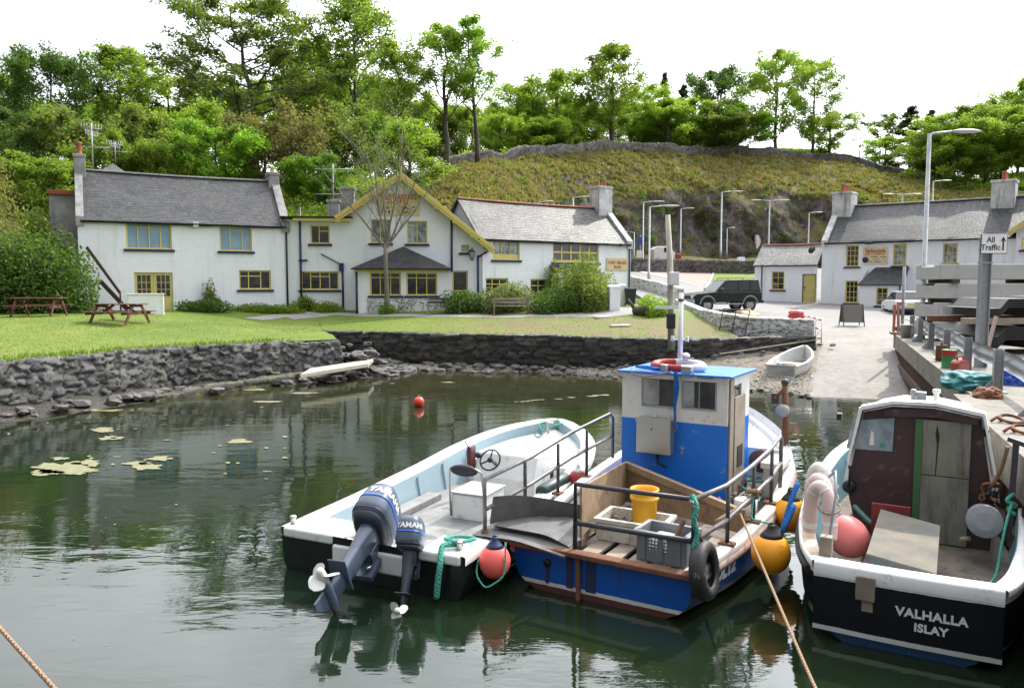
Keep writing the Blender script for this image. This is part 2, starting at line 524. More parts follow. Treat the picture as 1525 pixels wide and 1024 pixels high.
# ------------------------------------------------------------------ lawn, path, road, slip, beach
WL = [(-34, 3), (-17.5, 13.5), (-13.9, 20.6), (-11.4, 25.3), (-8.6, 28.2), (-6.7, 29.7)]
WF = [(-8.5, 34.8), (-7.4, 34.3), (1.05, 31.6), (6.2, 29.7), (8.9, 30.0), (11.8, 30.5)]
FRONT = WL + [(-7.4, 32)] + WF[:-1]
_fs = [Vector(p) for p in FRONT]
def fdist(x, y):
    p = Vector((x, y)); best = 1e9
    for a, b in zip(_fs, _fs[1:]):
        d = b - a; t = max(0, min(1, (p - a).dot(d) / d.length_squared))
        best = min(best, (a + d * t - p).length)
    return best
def zlawn(x, y):
    return 1.40 + min(0.8, fdist(x, y) * 0.095) + 0.03 * fbm(x * .35, y * .35)
BACK = [(-75, 20), (-62, 38), (-46, 50), (-34, 56), (-25, 60), (-20, 61), (-18, 61), (-17, 61), (-15, 62), (-4, 62), (5, 62), (9, 60)]
def fl(s, t):
    i = s * (len(FRONT) - 1); k = min(int(i), len(FRONT) - 2); f = i - k
    a = [FRONT[k][c] * (1 - f) + FRONT[k + 1][c] * f for c in (0, 1)]
    b = [BACK[k][c] * (1 - f) + BACK[k + 1][c] * f for c in (0, 1)]
    t = t ** 1.5
    x, y = a[0] + (b[0] - a[0]) * t, a[1] + (b[1] - a[1]) * t
    return (x, y, zlawn(x, y))
def worn(c):
    d = fdist(c.x, c.y)
    return max(0.0, min(1.0, (c.x + 4.5) / 4)) * max(0, min(1, (7.5 - d) / 3)) if c.x > -5 else 0.0
lawn = sheet('lawn', fl, 110, 60, m_grass(), attr=('worn', worn))
def onlawn(x, y):
    d = ray(x, y); t = 10
    for _ in range(400):
        t += 0.25
        if d.z * t + CAMH <= zlawn(d.x * t, d.y * t): break
    return Vector((d.x * t, d.y * t, zlawn(d.x * t, d.y * t)))
sea = MB(); sea.add([(-6000, -6000, -3.0), (6000, -6000, -3.0), (6000, 6000, -3.0), (-6000, 6000, -3.0)], [(0, 1, 2, 3)])
M_bed = m_ground('sea_bed', (0.05, 0.055, 0.03), (0.03, 0.04, 0.02), (0.08, 0.08, 0.04))
sea.build('ground', M_bed)['kind'] = 'structure'
M_tar = m_ground('asphalt', (0.235, 0.225, 0.215), (0.19, 0.185, 0.18), (0.27, 0.26, 0.245), 0.25, 3.0, 0.25, 0.8, 40)
M_conc = m_ground('slip_concrete', (0.215, 0.197, 0.175), (0.135, 0.122, 0.108), (0.275, 0.258, 0.235), 0.7, 5.0, 0.35, 0.7, 50)
M_path = m_ground('path_grit', (0.30, 0.29, 0.28), (0.25, 0.24, 0.23), (0.36, 0.35, 0.33), 1.0, 10.0, 0.3, 0.9)
def strip(name, px, mat, wid, lift=0.015, n=40):
    c = [onlawn(*p) for p in px]
    def fn(s, t):
        q = pl([(p.x, p.y, w) for p, w in zip(c, wid)], s); q2 = pl([(p.x, p.y, w) for p, w in zip(c, wid)], min(1, s + .01)); q1 = pl([(p.x, p.y, w) for p, w in zip(c, wid)], max(0, s - .01))
        d = Vector((q2[0] - q1[0], q2[1] - q1[1])).normalized(); w = q[2] * (1 + .1 * fbm(s * 30, t))
        x, y = q[0] - d.y * (t - .5) * w, q[1] + d.x * (t - .5) * w
        return (x, y, zlawn(x, y) + lift)
    return sheet(name, fn, n, 4, mat)
strip('path', [(430, 474), (500, 467.5), (600, 470), (740, 471.5), (860, 470), (915, 466), (965, 458)], M_path, [1.0, 1.0, 0.9, 0.9, 1.3, 2.6, 3.6])
strip('garden_path', [(376, 476), (410, 472), (440, 470), (470, 466)], M_path, [1.1, 1.1, 1.0, 1.0], 0.02, 16)
def zroad(x, y):
    a = np.interp(y, [30, 36, 44, 49, 52, 56, 66, 80, 95, 110], [1.45, 1.47, 1.95, 2.3, 2.55, 2.95, 3.8, 4.75, 6.0, 6.5])
    b = np.interp(y, [30, 36, 44, 50, 56, 60, 95, 110], [1.5, 1.5, 1.72, 1.9, 2.2, 2.4, 6.0, 6.5])
    f = max(0, min(1, (x - 12) / 6))
    return float(a * (1 - f) + b * f)
RF = [(9.0, 31.0), (11.6, 30.9), (12.1, 31.6), (13.8, 35.4), (17.9, 36.4), (21, 33), (50, 25)]
RB = [(7.9, 112), (16, 112), (20, 112), (24, 112), (30, 112), (40, 112), (95, 105)]
def fr(s, t):
    i = s * (len(RF) - 1); k = min(int(i), len(RF) - 2); f = i - k
    a = [RF[k][c] * (1 - f) + RF[k + 1][c] * f for c in (0, 1)]
    b = [RB[k][c] * (1 - f) + RB[k + 1][c] * f for c in (0, 1)]
    x, y = a[0] + (b[0] - a[0]) * t, a[1] + (b[1] - a[1]) * t
    return (x, y, zroad(x, y))
sheet('road', fr, 60, 70, M_tar)
def onroad(x, y, lift=0.0):
    d = ray(x, y); t = 20
    for _ in range(2000):
        t += 0.05
        if d.z * t + CAMH <= zroad(d.x * t, d.y * t): break
    return Vector((d.x * t, d.y * t, zroad(d.x * t, d.y * t) + lift))
def patch(name, px, mat, lift, n=10, kind='structure'):
    c = [onroad(*p) for p in px]          # quad corners a b c d
    def fn(s, t):
        p = c[0].lerp(c[1], s).lerp(c[3].lerp(c[2], s), t)
        return (p.x, p.y, zroad(p.x, p.y) + lift)
    return sheet(name, fn, n, n, mat, kind)
M_pink = m_ground('red_chip_surfacing', (0.36, 0.26, 0.22), (0.31, 0.23, 0.2), (0.42, 0.32, 0.28), 0.4, 5, 0.2, 0.85)
patch('parking_area', [(951, 403), (1048, 425), (1060, 406), (968, 398)], M_pink, 0.02)
patch('verge', [(1058, 419), (1128, 423), (1128, 404), (1063, 403)], m_grass(), 0.03)
M_line = paint('road_line_white', (0.7, 0.7, 0.68), 0.6)
for a in ([(948, 404), (1044, 427), (1047.5, 426.5), (951, 403)], [(1050, 427), (1063, 404), (1065, 404), (1053, 427.5)]):
    patch('road_marking', a, M_line, 0.035)
# slipway
SLl = [(8.0, 20.6, -0.45), (9.3, 24.1, 0.0), (12.1, 31.2, 1.05), (13.8, 35.45, 1.49)]
SLr = [(11.3, 20.2, -0.45), (12.3, 23.4, 0.0), (15.0, 30.2, 1.05), (18.0, 36.5, 1.51)]
def fsl(s, t):
    a, b = pl(SLl, t), pl(SLr, t)
    return tuple(a[i] + (b[i] - a[i]) * s for i in range(3))
sheet('slipway', fsl, 10, 40, M_conc)
sk = MB()
rw = [pl(SLl, t / 20) for t in range(21)]
sk.grid([[(p[0], p[1], p[2] - .001) for p in rw], [(p[0] - .04, p[1], -1.2) for p in rw]], False)
sk.build('slipway_side', M_conc)['kind'] = 'structure'
# beach and shore
M_shin = m_ground('shingle', (0.20, 0.165, 0.125), (0.13, 0.11, 0.085), (0.36, 0.33, 0.29), 0.9, 9.0, 0.8, 0.85, 30)
BT = [(-9, 34.2, .1), (-6.0, 33.2, .12), (1.2, 31.2, .15), (4, 30.2, .3), (6.3, 29.5, .6), (9, 29.8, .9), (12.3, 31.0, 1.1)]
BM = [(-9, 32.6, 0.0), (-5.8, 31.9, .0), (1.1, 30.9, .0), (4.4, 29.2, .0), (6.3, 27.6, .0), (7.9, 26.2, .02), (9.45, 24.3, .02)]
BL = [(-9, 28, -.7), (-4, 27, -.7), (1, 27, -.7), (4, 25, -.7), (5, 23, -.7), (6, 21.5, -.7), (7.5, 19, -.7)]
def fb(s, t):
    i = s * 6; k = min(int(i), 5); f = i - k
    q = [[A[k][c] * (1 - f) + A[k + 1][c] * f for c in range(3)] for A in (BT, BM, BL)]
    a, b, u = (q[0], q[1], t / .5) if t < .5 else (q[1], q[2], (t - .5) / .5)
    x, y, z = [a[c] + (b[c] - a[c]) * u for c in range(3)]
    return (x, y, z + 0.06 * fbm(x * 1.3, y * 1.3) + .02 * fbm(x * 6, y * 6))
sheet('beach', fb, 150, 60, M_shin)
M_kelp = m_ground('kelp_shore', (0.022, 0.017, 0.010), (0.010, 0.009, 0.007), (0.055, 0.042, 0.018), 1.2, 8, 1.0, 0.55, 26, 0.5)
KT = [(-33.5, 3.2, .5), (-17.0, 13.8, .5), (-13.3, 20.7, .4), (-10.8, 25.2, .3), (-8.2, 27.9, .25), (-6.2, 29.6, .25), (-5.0, 32.6, .2)]
def fk(s, t):
    q = pl(KT, s); q2 = pl(KT, min(1, s + .01)); q1 = pl(KT, max(0, s - .01))
    d = Vector((q2[0] - q1[0], q2[1] - q1[1])).normalized()
    w = 3.4 * t - .25
    x, y = q[0] + d.y * w, q[1] - d.x * w
    z = q[2] * 1.0 - (q[2] + .02) * min(1, t * 2.6) - max(0, t - .38) * .9
    return (x, y, z + .07 * fbm(x * 1.7, y * 1.7) + .04 * fbm(x * 7, y * 7))
sheet('shore', fk, 240, 34, M_kelp)
# sea water
def m_water():
    t = NT('harbour_water'); v = t.co('Object')
    n = t.noise(v, 0.10, 4, 0.6)
    cc = t.mix(t.ramp(n, [(0.4, 0.0), (0.62, 1.0)]), (0.006, 0.014, 0.008), (0.014, 0.022, 0.008))
    sp = t.sep(v)
    f = t.new('ShaderNodeMapRange'); f.inputs[1].default_value = 17.0; f.inputs[2].default_value = 31.0
    t.l.new(sp[1], f.inputs[0])
    cc = t.mix(t.math('MULTIPLY', f.outputs[0], t.ramp(t.noise(v, 0.5, 5, 0.6), [(0.3, 0.35), (0.7, 1.0)])), cc, (0.055, 0.048, 0.02))
    a = t.noise(t.co('Object', (0.9, 2.0, 1)), 1.1, 3, 0.5, 0.3)
    b = t.noise(t.co('Object', (0.8, 2.6, 1)), 5.5, 3, 0.55, 0.2)
    # wind ruffles only some patches of the harbour
    pa = t.ramp(t.noise(t.co('Object', (0.10, 0.22, 1)), 1.0, 3, 0.5), [(0.42, 0.05), (0.66, 1.0)])
    h = t.math('ADD', t.math('MULTIPLY', a, 1.0), t.math('MULTIPLY', t.math('MULTIPLY', b, 0.36), pa))
    bm = t.bump(h, 0.075, 0.10)
    return t.set(cc, 0.015, normal=bm, spec=0.5, IOR=1.56)
w = MB(); w.add([(-90, -60, 0), (60, -60, 0), (60, 40, 0), (-90, 40, 0)], [(0, 1, 2, 3)])
w.build('water', m_water())['kind'] = 'structure'
# ------------------------------------------------------------------ harbour walls
M_rub = m_stone('dark_whinstone', (0.035, 0.034, 0.036), (0.14, 0.134, 0.13), tide=(0.05, 0.95), moss=0.22)
M_far = m_stone('black_whinstone', (0.022, 0.021, 0.02), (0.10, 0.093, 0.085), tide=(0.2, 1.25), moss=0.12)
o = rubble('rubble_wall', WL, [1.36, 1.38, 1.42, 1.40, 1.38, 1.32], 0.05, 0.55, (0.36, 0.17), M_rub, None, 0.045, 0.11, 0.35, 3, .55, .07, .06)
tag(o, 'long dark rubble sea wall under the lawn edge by the picnic tables', 'wall')
o = rubble('harbour_wall', WF, [1.4, 1.4, 1.4, 1.4, 1.42, 1.45], [-.1, -.1, -.05, .1, .4, .7], 0.5, (0.62, 0.2), M_far, None, 0.06, 0.08, 0.12, 5, .35, .05, .03)
tag(o, 'black coursed stone wall across the head of the harbour behind the beach', 'wall')
M_wrub = m_stone('whitewashed_rubble', (0.19, 0.185, 0.18), (0.42, 0.41, 0.40), white=0.85, joint=(0.09, 0.09, 0.085))
o = rubble('whitewashed_wall', [(9.2, 43.0), (9.0, 36.5), (9.1, 32.6), (9.7, 31.3), (11.9, 30.6)], [2.65, 2.3, 2.25, 2.15, 2.12], [1.5, 1.4, 1.35, 1.35, 1.3], 0.45, (0.26, 0.15), M_wrub, None, 0.06, 0.06, 0.03, 7, .4, .05, .04)
tag(o, 'patchy whitewashed rubble wall curving round the corner of the road above the slipway', 'wall')
# the toppled end of the left wall
rg = random.Random(5)
mb = MB(); cols = []
def rock(mb, c, r, sq=(1, 1, .7), seed=0, sub=2):
    bm = bmesh.new(); bmesh.ops.create_icosphere(bm, subdivisions=sub, radius=1)
    vs = []
    rot = Matrix.Rotation(seed * 1.7, 3, 'Z') @ Matrix.Rotation(seed * .9, 3, 'X')
    for v in bm.verts:
        p = v.co.copy(); q = 1 + .38 * mnoise.noise(p * 1.3 + Vector((seed, seed * 2, 0))) + .12 * mnoise.noise(p * 3.1 + Vector((0, seed, 0)))
        p = Vector((max(-.72, min(.72, p.x)), max(-.72, min(.72, p.y)), max(-.72, min(.72, p.z)))) * q
        p = rot @ p
        vs.append(Vector((p.x * sq[0] * r, p.y * sq[1] * r, p.z * sq[2] * r)) + Vector(c))
    fs = [tuple(x.index for x in f.verts) for f in bm.faces]
    bm.free()
    mb.add(vs, fs, False)
M_rock = paint('shore_rock', (0.13, 0.118, 0.11), 0.75, (0.05, 0.045, 0.04), 0.8, 3.0, 0.6, 12.0)
for i in range(85):
    s = rg.random(); x = -6.9 + 2.2 * s + rg.uniform(-.9, .7); y = 29.8 + rg.uniform(-.4, 3.4)
    z = max(0.02, 1.25 - 1.15 * s - .25 * abs(x + 6.2)) 
    rock(mb, (x, y, z * rg.uniform(.4, 1)), rg.uniform(.12, .32), (1.2, 1, .6), i)
tag(mb.build('rubble', M_rock), 'tumbled dark stones heaped at the broken end of the left sea wall', 'rubble', kind='stuff')
mb = MB()
for i in range(460):
    s = rg.random(); q = pl(KT if i > 220 else BM if rg.random() < .55 else BT, s); d_ = abs(rg.gauss(.3, .4)) if i > 220 else 0
    x, y = q[0] + rg.uniform(-.4, .4) + d_, q[1] + rg.uniform(-.7, .4) - d_ * .6
    if i > 220: q[2] *= .4
    rock(mb, (x, y, max(0.0, q[2]) + .02), rg.uniform(.05, .2) * (1.5 if x < 2 else .8), (1.2, 1, .6), i, 1)
tag(mb.build('shore_stones', M_rock), 'loose weedy stones scattered along the foot of the harbour wall', 'stones', kind='stuff')
mb = MB()
M_peb = paint('pale_pebbles', (0.50, 0.47, 0.42), 0.8, (0.28, 0.26, 0.23), 0.9, 9.0)
for i in range(2600):
    s = rg.uniform(.49, .99); a, b = pl(BT, s), pl(BM, s)
    t = rg.gauss(.82, .2); x = a[0] + (b[0] - a[0]) * t + rg.uniform(-.2, .2); y = a[1] + (b[1] - a[1]) * t
    z = a[2] + (b[2] - a[2]) * t
    r = rg.uniform(.015, .045); mb.box((x, y, z + r * .6), (r * 2, r * 1.6, r * 1.3), Matrix.Rotation(rg.random() * 3, 4, 'Z') @ Matrix.Rotation(rg.uniform(-.4, .4), 4, 'X'), .6)
tag(mb.build('pebbles', M_peb), 'pale pebbles washed up along the edge of the little beach', 'pebbles', kind='stuff')
# stepped ledge with weed at the wall foot, and the grey slab ramp
M_ledge = m_stone('mossy_ledge', (0.05, 0.047, 0.042), (0.12, 0.115, 0.10), moss=0.95)
o = rubble('stone_ledge', [(-10.9, 23.2), (-9.2, 25.6), (-7.6, 27.9), (-6.5, 29.2)], [.15, .26, .31, .34], [-.1, -.1, -.1, -.1], 0.5, (0.9, 0.3), M_ledge, None, 0.06, 0.07, 0.05, 11, .3, .07, .05)
tag(o, 'low mossy yellow-green stone ledge running along the foot of the left sea wall', 'ledge')
M_slab = m_ground('pale_slab', (0.42, 0.40, 0.31), (0.35, 0.33, 0.24), (0.5, 0.48, 0.4), 2.0, 9.0, 0.3, 0.8)
g0, g1, g2, g3 = atz(447, 557, .55), atz(548, 541, .60), atz(556, 534, .60), atz(462, 548, .56)
mb = MB(); mb.add([g0, g1, g2, g3] + [p - Vector((0, 0, .14)) for p in (g0, g1, g2, g3)], [(0, 1, 2, 3), (7, 6, 5, 4), (0, 4, 5, 1), (1, 5, 6, 2), (2, 6, 7, 3), (3, 7, 4, 0)])
mb.b(g2.x - .25, g2.x - .17, g2.y - .1, g2.y, -.3, .45)
tag(mb.build('slab_ramp', M_slab, bevel=.015), 'long pale flat slab ramp lying against the rocks at the water edge', 'slab')
# floating weed
M_weed = paint('floating_weed', (0.21, 0.20, 0.095), 0.6, (0.12, 0.12, 0.05), 0.9, 5.0, 0.5, 20)
mb = MB()
def blob(cx, cy, rx, ry, seed, n=70):
    if 640 > cy: rx *= .8; ry *= .42
    if 8 < rx < 46 and cy < 675 and rg.random() < .45: return
    c = atz(cx, cy, .012); e = atz(cx + rx, cy, .012); g = atz(cx, cy - ry, .012)
    a, b = e - c, g - c
    vs = [c]
    for i in range(n):
        th = 2 * PI * i / n
        r = 0.72 + .45 * mnoise.noise(Vector((math.cos(th) * .9, math.sin(th) * .9, seed))) + .30 * mnoise.noise(Vector((math.cos(th) * 2.6, math.sin(th) * 2.6, seed + 9))) + .22 * mnoise.noise(Vector((math.cos(th) * 8, math.sin(th) * 8, seed + 3)))
        vs.append(c + a * math.cos(th) * r + b * math.sin(th) * r)
    mb.add(vs, [(0, 1 + i, 1 + (i + 1) % n) for i in range(n)])
for i, a in enumerate([(95, 697, 62, 11), (128, 689, 30, 7), (70, 702, 34, 6), (222, 694, 30, 7), (205, 690, 22, 4), (240, 682, 26, 4), (165, 652, 24, 4), (52, 657, 26, 5), (150, 640, 30, 4), (200, 627, 40, 6), (270, 621, 46, 5), (330, 610, 30, 4), (355, 656, 22, 4), (296, 634, 14, 5), (293, 662, 26, 2.5), (440, 622, 20, 2.5), (340, 622, 28, 2.5), (90, 682, 18, 3), (10, 660, 14, 4), (250, 665, 10, 2), (400, 598, 36, 4), (455, 585, 30, 3), (560, 563, 22, 3), (600, 561, 12, 2), (665, 569, 14, 2), (150, 610, 50, 7), (300, 595, 50, 5), (370, 580, 40, 4)]): blob(*a, i * 3.1)
for i in range(30):
    x, y = rg.uniform(0, 460), rg.uniform(590, 720)
    blob(x, y, rg.uniform(2, 8), rg.uniform(.6, 1.8), i * 1.37, 10)
for k in range(26):
    t = k / 25; blob(770 + 155 * t, 598 - 12 * t + rg.uniform(-.6, .6), 9 + 5 * t, .9 + 1.2 * t, k * 2.2, 12)
for i in range(16): blob(rg.uniform(0, 480), rg.uniform(740, 1010), rg.uniform(.8, 3), rg.uniform(.4, 1.2), i, 8)
tag(mb.build('seaweed', M_weed), 'rafts of pale green weed floating on the dark water near the wall', 'seaweed', kind='stuff')
# ------------------------------------------------------------------ hillside
HC = {
    -700: [(14, 2.2), (22, 5), (36, 10), (46, 14), (60, 18), (85, 23), (120, 27), (300, 40)],
    -100: [(33, 2.2), (40, 4), (52, 8), (62, 10.5), (75, 13.5), (100, 18.5), (140, 25), (300, 40)],
    100: [(43, 2.2), (47, 3.2), (60, 6), (70, 8.5), (82, 11.5), (105, 17), (140, 24), (300, 38)],
    300: [(48, 2.2), (51, 3.4), (61, 6), (70, 8.5), (82, 11.5), (105, 17), (140, 24), (300, 36)],
    480: [(52, 2.2), (55, 3.6), (63, 6), (72, 9), (82, 11.8), (100, 16), (140, 23), (300, 34)],
    600: [(55, 2.4), (58, 4), (63, 6.5), (70, 9.5), (77, 12.0), (87, 14.3), (140, 22), (300, 32)],
    650: [(57, 2.6), (60, 4.5), (65, 7.5), (71, 10.5), (78, 13.2), (88, 15.6), (140, 22.5), (300, 32)],
    700: [(59, 2.7), (62, 5), (67, 8.5), (73, 11.5), (81, 14.8), (92, 17.7), (140, 23), (300, 32)],
    760: [(62, 3), (66, 5), (70, 8), (77, 12), (86, 15.8), (97, 18.8), (140, 23), (300, 31)],
    840: [(74, 4), (78, 5.5), (83, 7.5), (90, 13), (96, 17.4), (105, 20.9), (145, 25), (300, 31)],
    900: [(83, 5), (89, 6), (93, 7), (99, 14.6), (104, 18.6), (112, 22.7), (150, 27), (300, 32)],
    1000: [(86, 5.5), (96, 6.5), (100, 7), (105.5, 16.0), (112, 20.0), (120, 23.6), (155, 29), (300, 33)],
    1060: [(88, 5.5), (98, 6.5), (103, 7), (108.5, 16.8), (116, 20.6), (126, 24.3), (160, 30), (300, 34)],
    1140: [(88, 5.5), (99, 6.5), (105, 7), (110.5, 17.2), (119, 21.2), (131, 24.9), (160, 31), (300, 34)],
    1200: [(88, 5.5), (100, 6.5), (106, 7), (112, 16.4), (122, 20.7), (136, 25.0), (160, 31.0), (300, 33)],
    1260: [(88, 5.5), (99, 6.8), (105, 7.6), (111, 15.6), (121, 20.0), (136, 24.3), (160, 29.4), (300, 32)],
    1300: [(86, 5.5), (97, 6.8), (104, 8.4), (110, 14.8), (120, 18.9), (136, 23.2), (160, 26.6), (300, 32)],
    1350: [(84, 5.5), (95, 7), (101, 9), (107, 14), (116, 17.5), (130, 21), (158, 25), (300, 34)],
    1420: [(80, 5.5), (92, 7.2), (98, 9.5), (104, 12.8), (112, 15.7), (122, 17.9), (155, 24), (300, 36)],
    1525: [(75, 5.2), (88, 8), (94, 10), (100, 13), (106, 15.5), (114, 17.5), (150, 25), (300, 38)],
    2300: [(45, 4), (58, 9), (70, 13), (80, 16), (90, 19), (105, 23), (150, 30), (300, 42)],
}
_hk = sorted(HC)
_hy = np.array([[p[0] for p in HC[k]] for k in _hk]); _hz = np.array([[p[1] for p in HC[k]] for k in _hk])
def hcol(px):
    return [float(np.interp(px, _hk, _hy[:, i])) for i in range(8)], [float(np.interp(px, _hk, _hz[:, i])) for i in range(8)]
def hpt(px, t):
    ys, zs = hcol(px)
    y = float(np.interp(t, range(8), ys)); z = float(np.interp(t, range(8), zs))
    x = (px - 762.5) / FPX * y
    cl = math.exp(-((t - 2.55) / .55) ** 2) * max(0, min(1, (px - 800) / 80)) * max(0, min(1, (1420 - px) / 80))
    am = .35 + 2.0 * cl
    n = fbm(x * .12, z * .12, y * .12, 5)
    k = mnoise.noise(Vector((x * .22 + z * .1, y * .1, z * .16 + x * .1)))
    dz = .45 * fbm(x * .25, y * .25, 0, 4) * (1 if t < 5.3 else .3)
    dy = (-am * n * .8 - cl * 1.8 * abs(k) + cl * .5 * fbm(x * .9, z * .9, 3.0, 3))
    e = min(1, t * 1.2)
    return Vector((x, y + dy * e, z + dz * e))
def zhill(px, Y):
    ys, zs = hcol(px)
    return float(np.interp(Y, ys, zs))
def onhill(px, Y):
    return Vector(((px - 762.5) / FPX * Y, Y, zhill(px, Y)))
def m_hill():
    t = NT('hillside'); v = t.co('Object')
    g = t.new('ShaderNodeNewGeometry')
    nz = t.sep(g.outputs['Normal'])[2]
    a = t.noise(v, 0.10, 5, 0.65); b = t.noise(v, 0.6, 6, 0.72); c = t.noise(v, 3.5, 5, 0.75)
    cc = t.mix(t.ramp(a, [(0.40, 0.0), (0.56, 1.0)]), (0.27, 0.225, 0.085), (0.175, 0.158, 0.055))
    cc = t.mix(t.ramp(b, [(0.46, 0.0), (0.64, 0.85)]), cc, (0.12, 0.09, 0.045))
    cc = t.mix(t.ramp(c, [(0.38, 0.7), (0.6, 0.0)]), cc, (0.055, 0.06, 0.015))
    rk = t.noise(t.co('Object', (1, 1, 0.5)), 1.1, 8, 0.75, 0.6)
    rc = t.mix(t.ramp(rk, [(0.35, 0.0), (0.62, 1.0)]), (0.055, 0.045, 0.044), (0.23, 0.195, 0.185))
    rc = t.mix(t.ramp(t.noise(v, 0.35, 6, 0.75), [(0.47, 0.0), (0.6, 0.9)]), rc, (0.075, 0.07, 0.03))
    st = t.math('ADD', nz, t.math('MULTIPLY', t.math('SUBTRACT', b, 0.5), 0.55))
    cc = t.mix(t.ramp(st, [(0.56, 1.0), (0.70, 0.0)]), cc, rc)
    f = t.attr('field')[2]
    cc = t.mix(f, cc, t.mix(b, (0.16, 0.24, 0.03), (0.22, 0.27, 0.05)))
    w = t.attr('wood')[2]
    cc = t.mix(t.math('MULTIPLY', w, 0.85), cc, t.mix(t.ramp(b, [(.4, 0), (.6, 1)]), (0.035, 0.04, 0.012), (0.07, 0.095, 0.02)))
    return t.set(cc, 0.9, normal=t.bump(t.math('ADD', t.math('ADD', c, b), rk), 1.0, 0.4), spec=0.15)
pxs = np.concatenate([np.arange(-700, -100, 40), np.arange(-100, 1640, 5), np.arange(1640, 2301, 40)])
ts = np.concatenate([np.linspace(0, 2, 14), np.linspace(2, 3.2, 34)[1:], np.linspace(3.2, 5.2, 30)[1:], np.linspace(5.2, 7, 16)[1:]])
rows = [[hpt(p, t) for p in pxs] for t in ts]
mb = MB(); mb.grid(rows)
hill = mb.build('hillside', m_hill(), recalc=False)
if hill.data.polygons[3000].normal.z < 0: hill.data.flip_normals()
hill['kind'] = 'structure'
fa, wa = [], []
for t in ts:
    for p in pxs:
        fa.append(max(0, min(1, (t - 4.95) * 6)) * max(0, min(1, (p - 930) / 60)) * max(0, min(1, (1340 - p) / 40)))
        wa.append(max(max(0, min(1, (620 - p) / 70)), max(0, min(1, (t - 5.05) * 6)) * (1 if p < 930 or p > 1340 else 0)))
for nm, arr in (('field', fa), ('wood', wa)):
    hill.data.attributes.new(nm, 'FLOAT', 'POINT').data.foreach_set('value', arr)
M_hw = m_stone('hill_wall_stone', (0.085, 0.075, 0.07), (0.21, 0.19, 0.18))
def hwall(px0, px1, tt, h, n=40):
    P = [hpt(px0 + (px1 - px0) * i / n, tt(px0 + (px1 - px0) * i / n)) for i in range(n + 1)]
    return [(p.x, p.y) for p in P], [p.z + h for p in P], [p.z - .8 for p in P]
a, b, c = hwall(640, 1440, lambda p: 4.92, 1.15, 80)
o = rubble('hill_wall', a, b, c, .6, (.8, .35), M_hw, None, .28, .14, 0, 21, .4, .1, .2)
tag(o, 'long drystone wall following the crest of the hill above the rock face', 'wall')
a, b, c = hwall(545, 638, lambda p: 3.7 + (p - 545) / 93 * 1.2, 1.1, 24)
o = rubble('field_wall', a, b, c, .6, (.8, .35), M_hw, None, .25, .14, 0, 22, .4, .1, .2)
tag(o, 'tumbledown drystone wall dropping down the slope behind the gabled hotel', 'wall')
P = [onroad(940 + 185 * i / 12, 404 + .3 * i) for i in range(13)]
o = rubble('roadside_wall', [(p.x, p.y) for p in P], [p.z + 1.3 for p in P], [p.z - .4 for p in P], .5, (.5, .25), M_hw, None, .16, .1, 0, 23, .4, .08, .05)
tag(o, 'brown stone wall between the sloping road and the upper car park', 'wall')
# ------------------------------------------------------------------ building materials
def m_harl():
    t = NT('white_harling'); v = t.co('Object')
    n = t.noise(v, 0.8, 6, 0.7); g = t.noise(v, 22, 4, 0.7)
    st = t.noise(t.co('Object', (1.6, 1.6, 0.12)), 1.3, 6, 0.7)
    cc = t.mix(t.ramp(n, [(0.4, 0.0), (0.75, 0.5)]), (0.82, 0.83, 0.87), (0.68, 0.69, 0.72))
    cc = t.mix(t.ramp(st, [(0.55, 0.0), (0.78, 0.4)]), cc, (0.40, 0.39, 0.33))
    br = t.new('ShaderNodeTexBrick'); br.inputs['Scale'].default_value = 1.0
    br.inputs['Brick Width'].default_value = 0.5; br.inputs['Row Height'].default_value = 0.22; br.inputs['Mortar Size'].default_value = 0.018
    br.inputs['Mortar Smooth'].default_value = 1.0
    wn_ = t.new('ShaderNodeVectorMath', operation='ADD'); t.l.new(t.co('UV'), wn_.inputs[0])
    ns = t.new('ShaderNodeTexNoise'); ns.inputs['Scale'].default_value = 1.2; ns.inputs['Detail'].default_value = 4; t.l.new(t.co('UV'), ns.inputs['Vector'])
    sc_ = t.new('ShaderNodeVectorMath', operation='SCALE'); t.l.new(ns.outputs[1], sc_.inputs[0]); sc_.inputs['Scale'].default_value = 0.35
    t.l.new(sc_.outputs[0], wn_.inputs[1]); t.l.new(wn_.outputs[0], br.inputs['Vector'])
    h = t.math('ADD', t.math('MULTIPLY', br.outputs['Fac'], -0.3), t.math('ADD', g, t.noise(v, 3.0, 5, 0.7)))
    return t.set(cc, 0.85, normal=t.bump(h, 0.55, 0.03), spec=0.2)
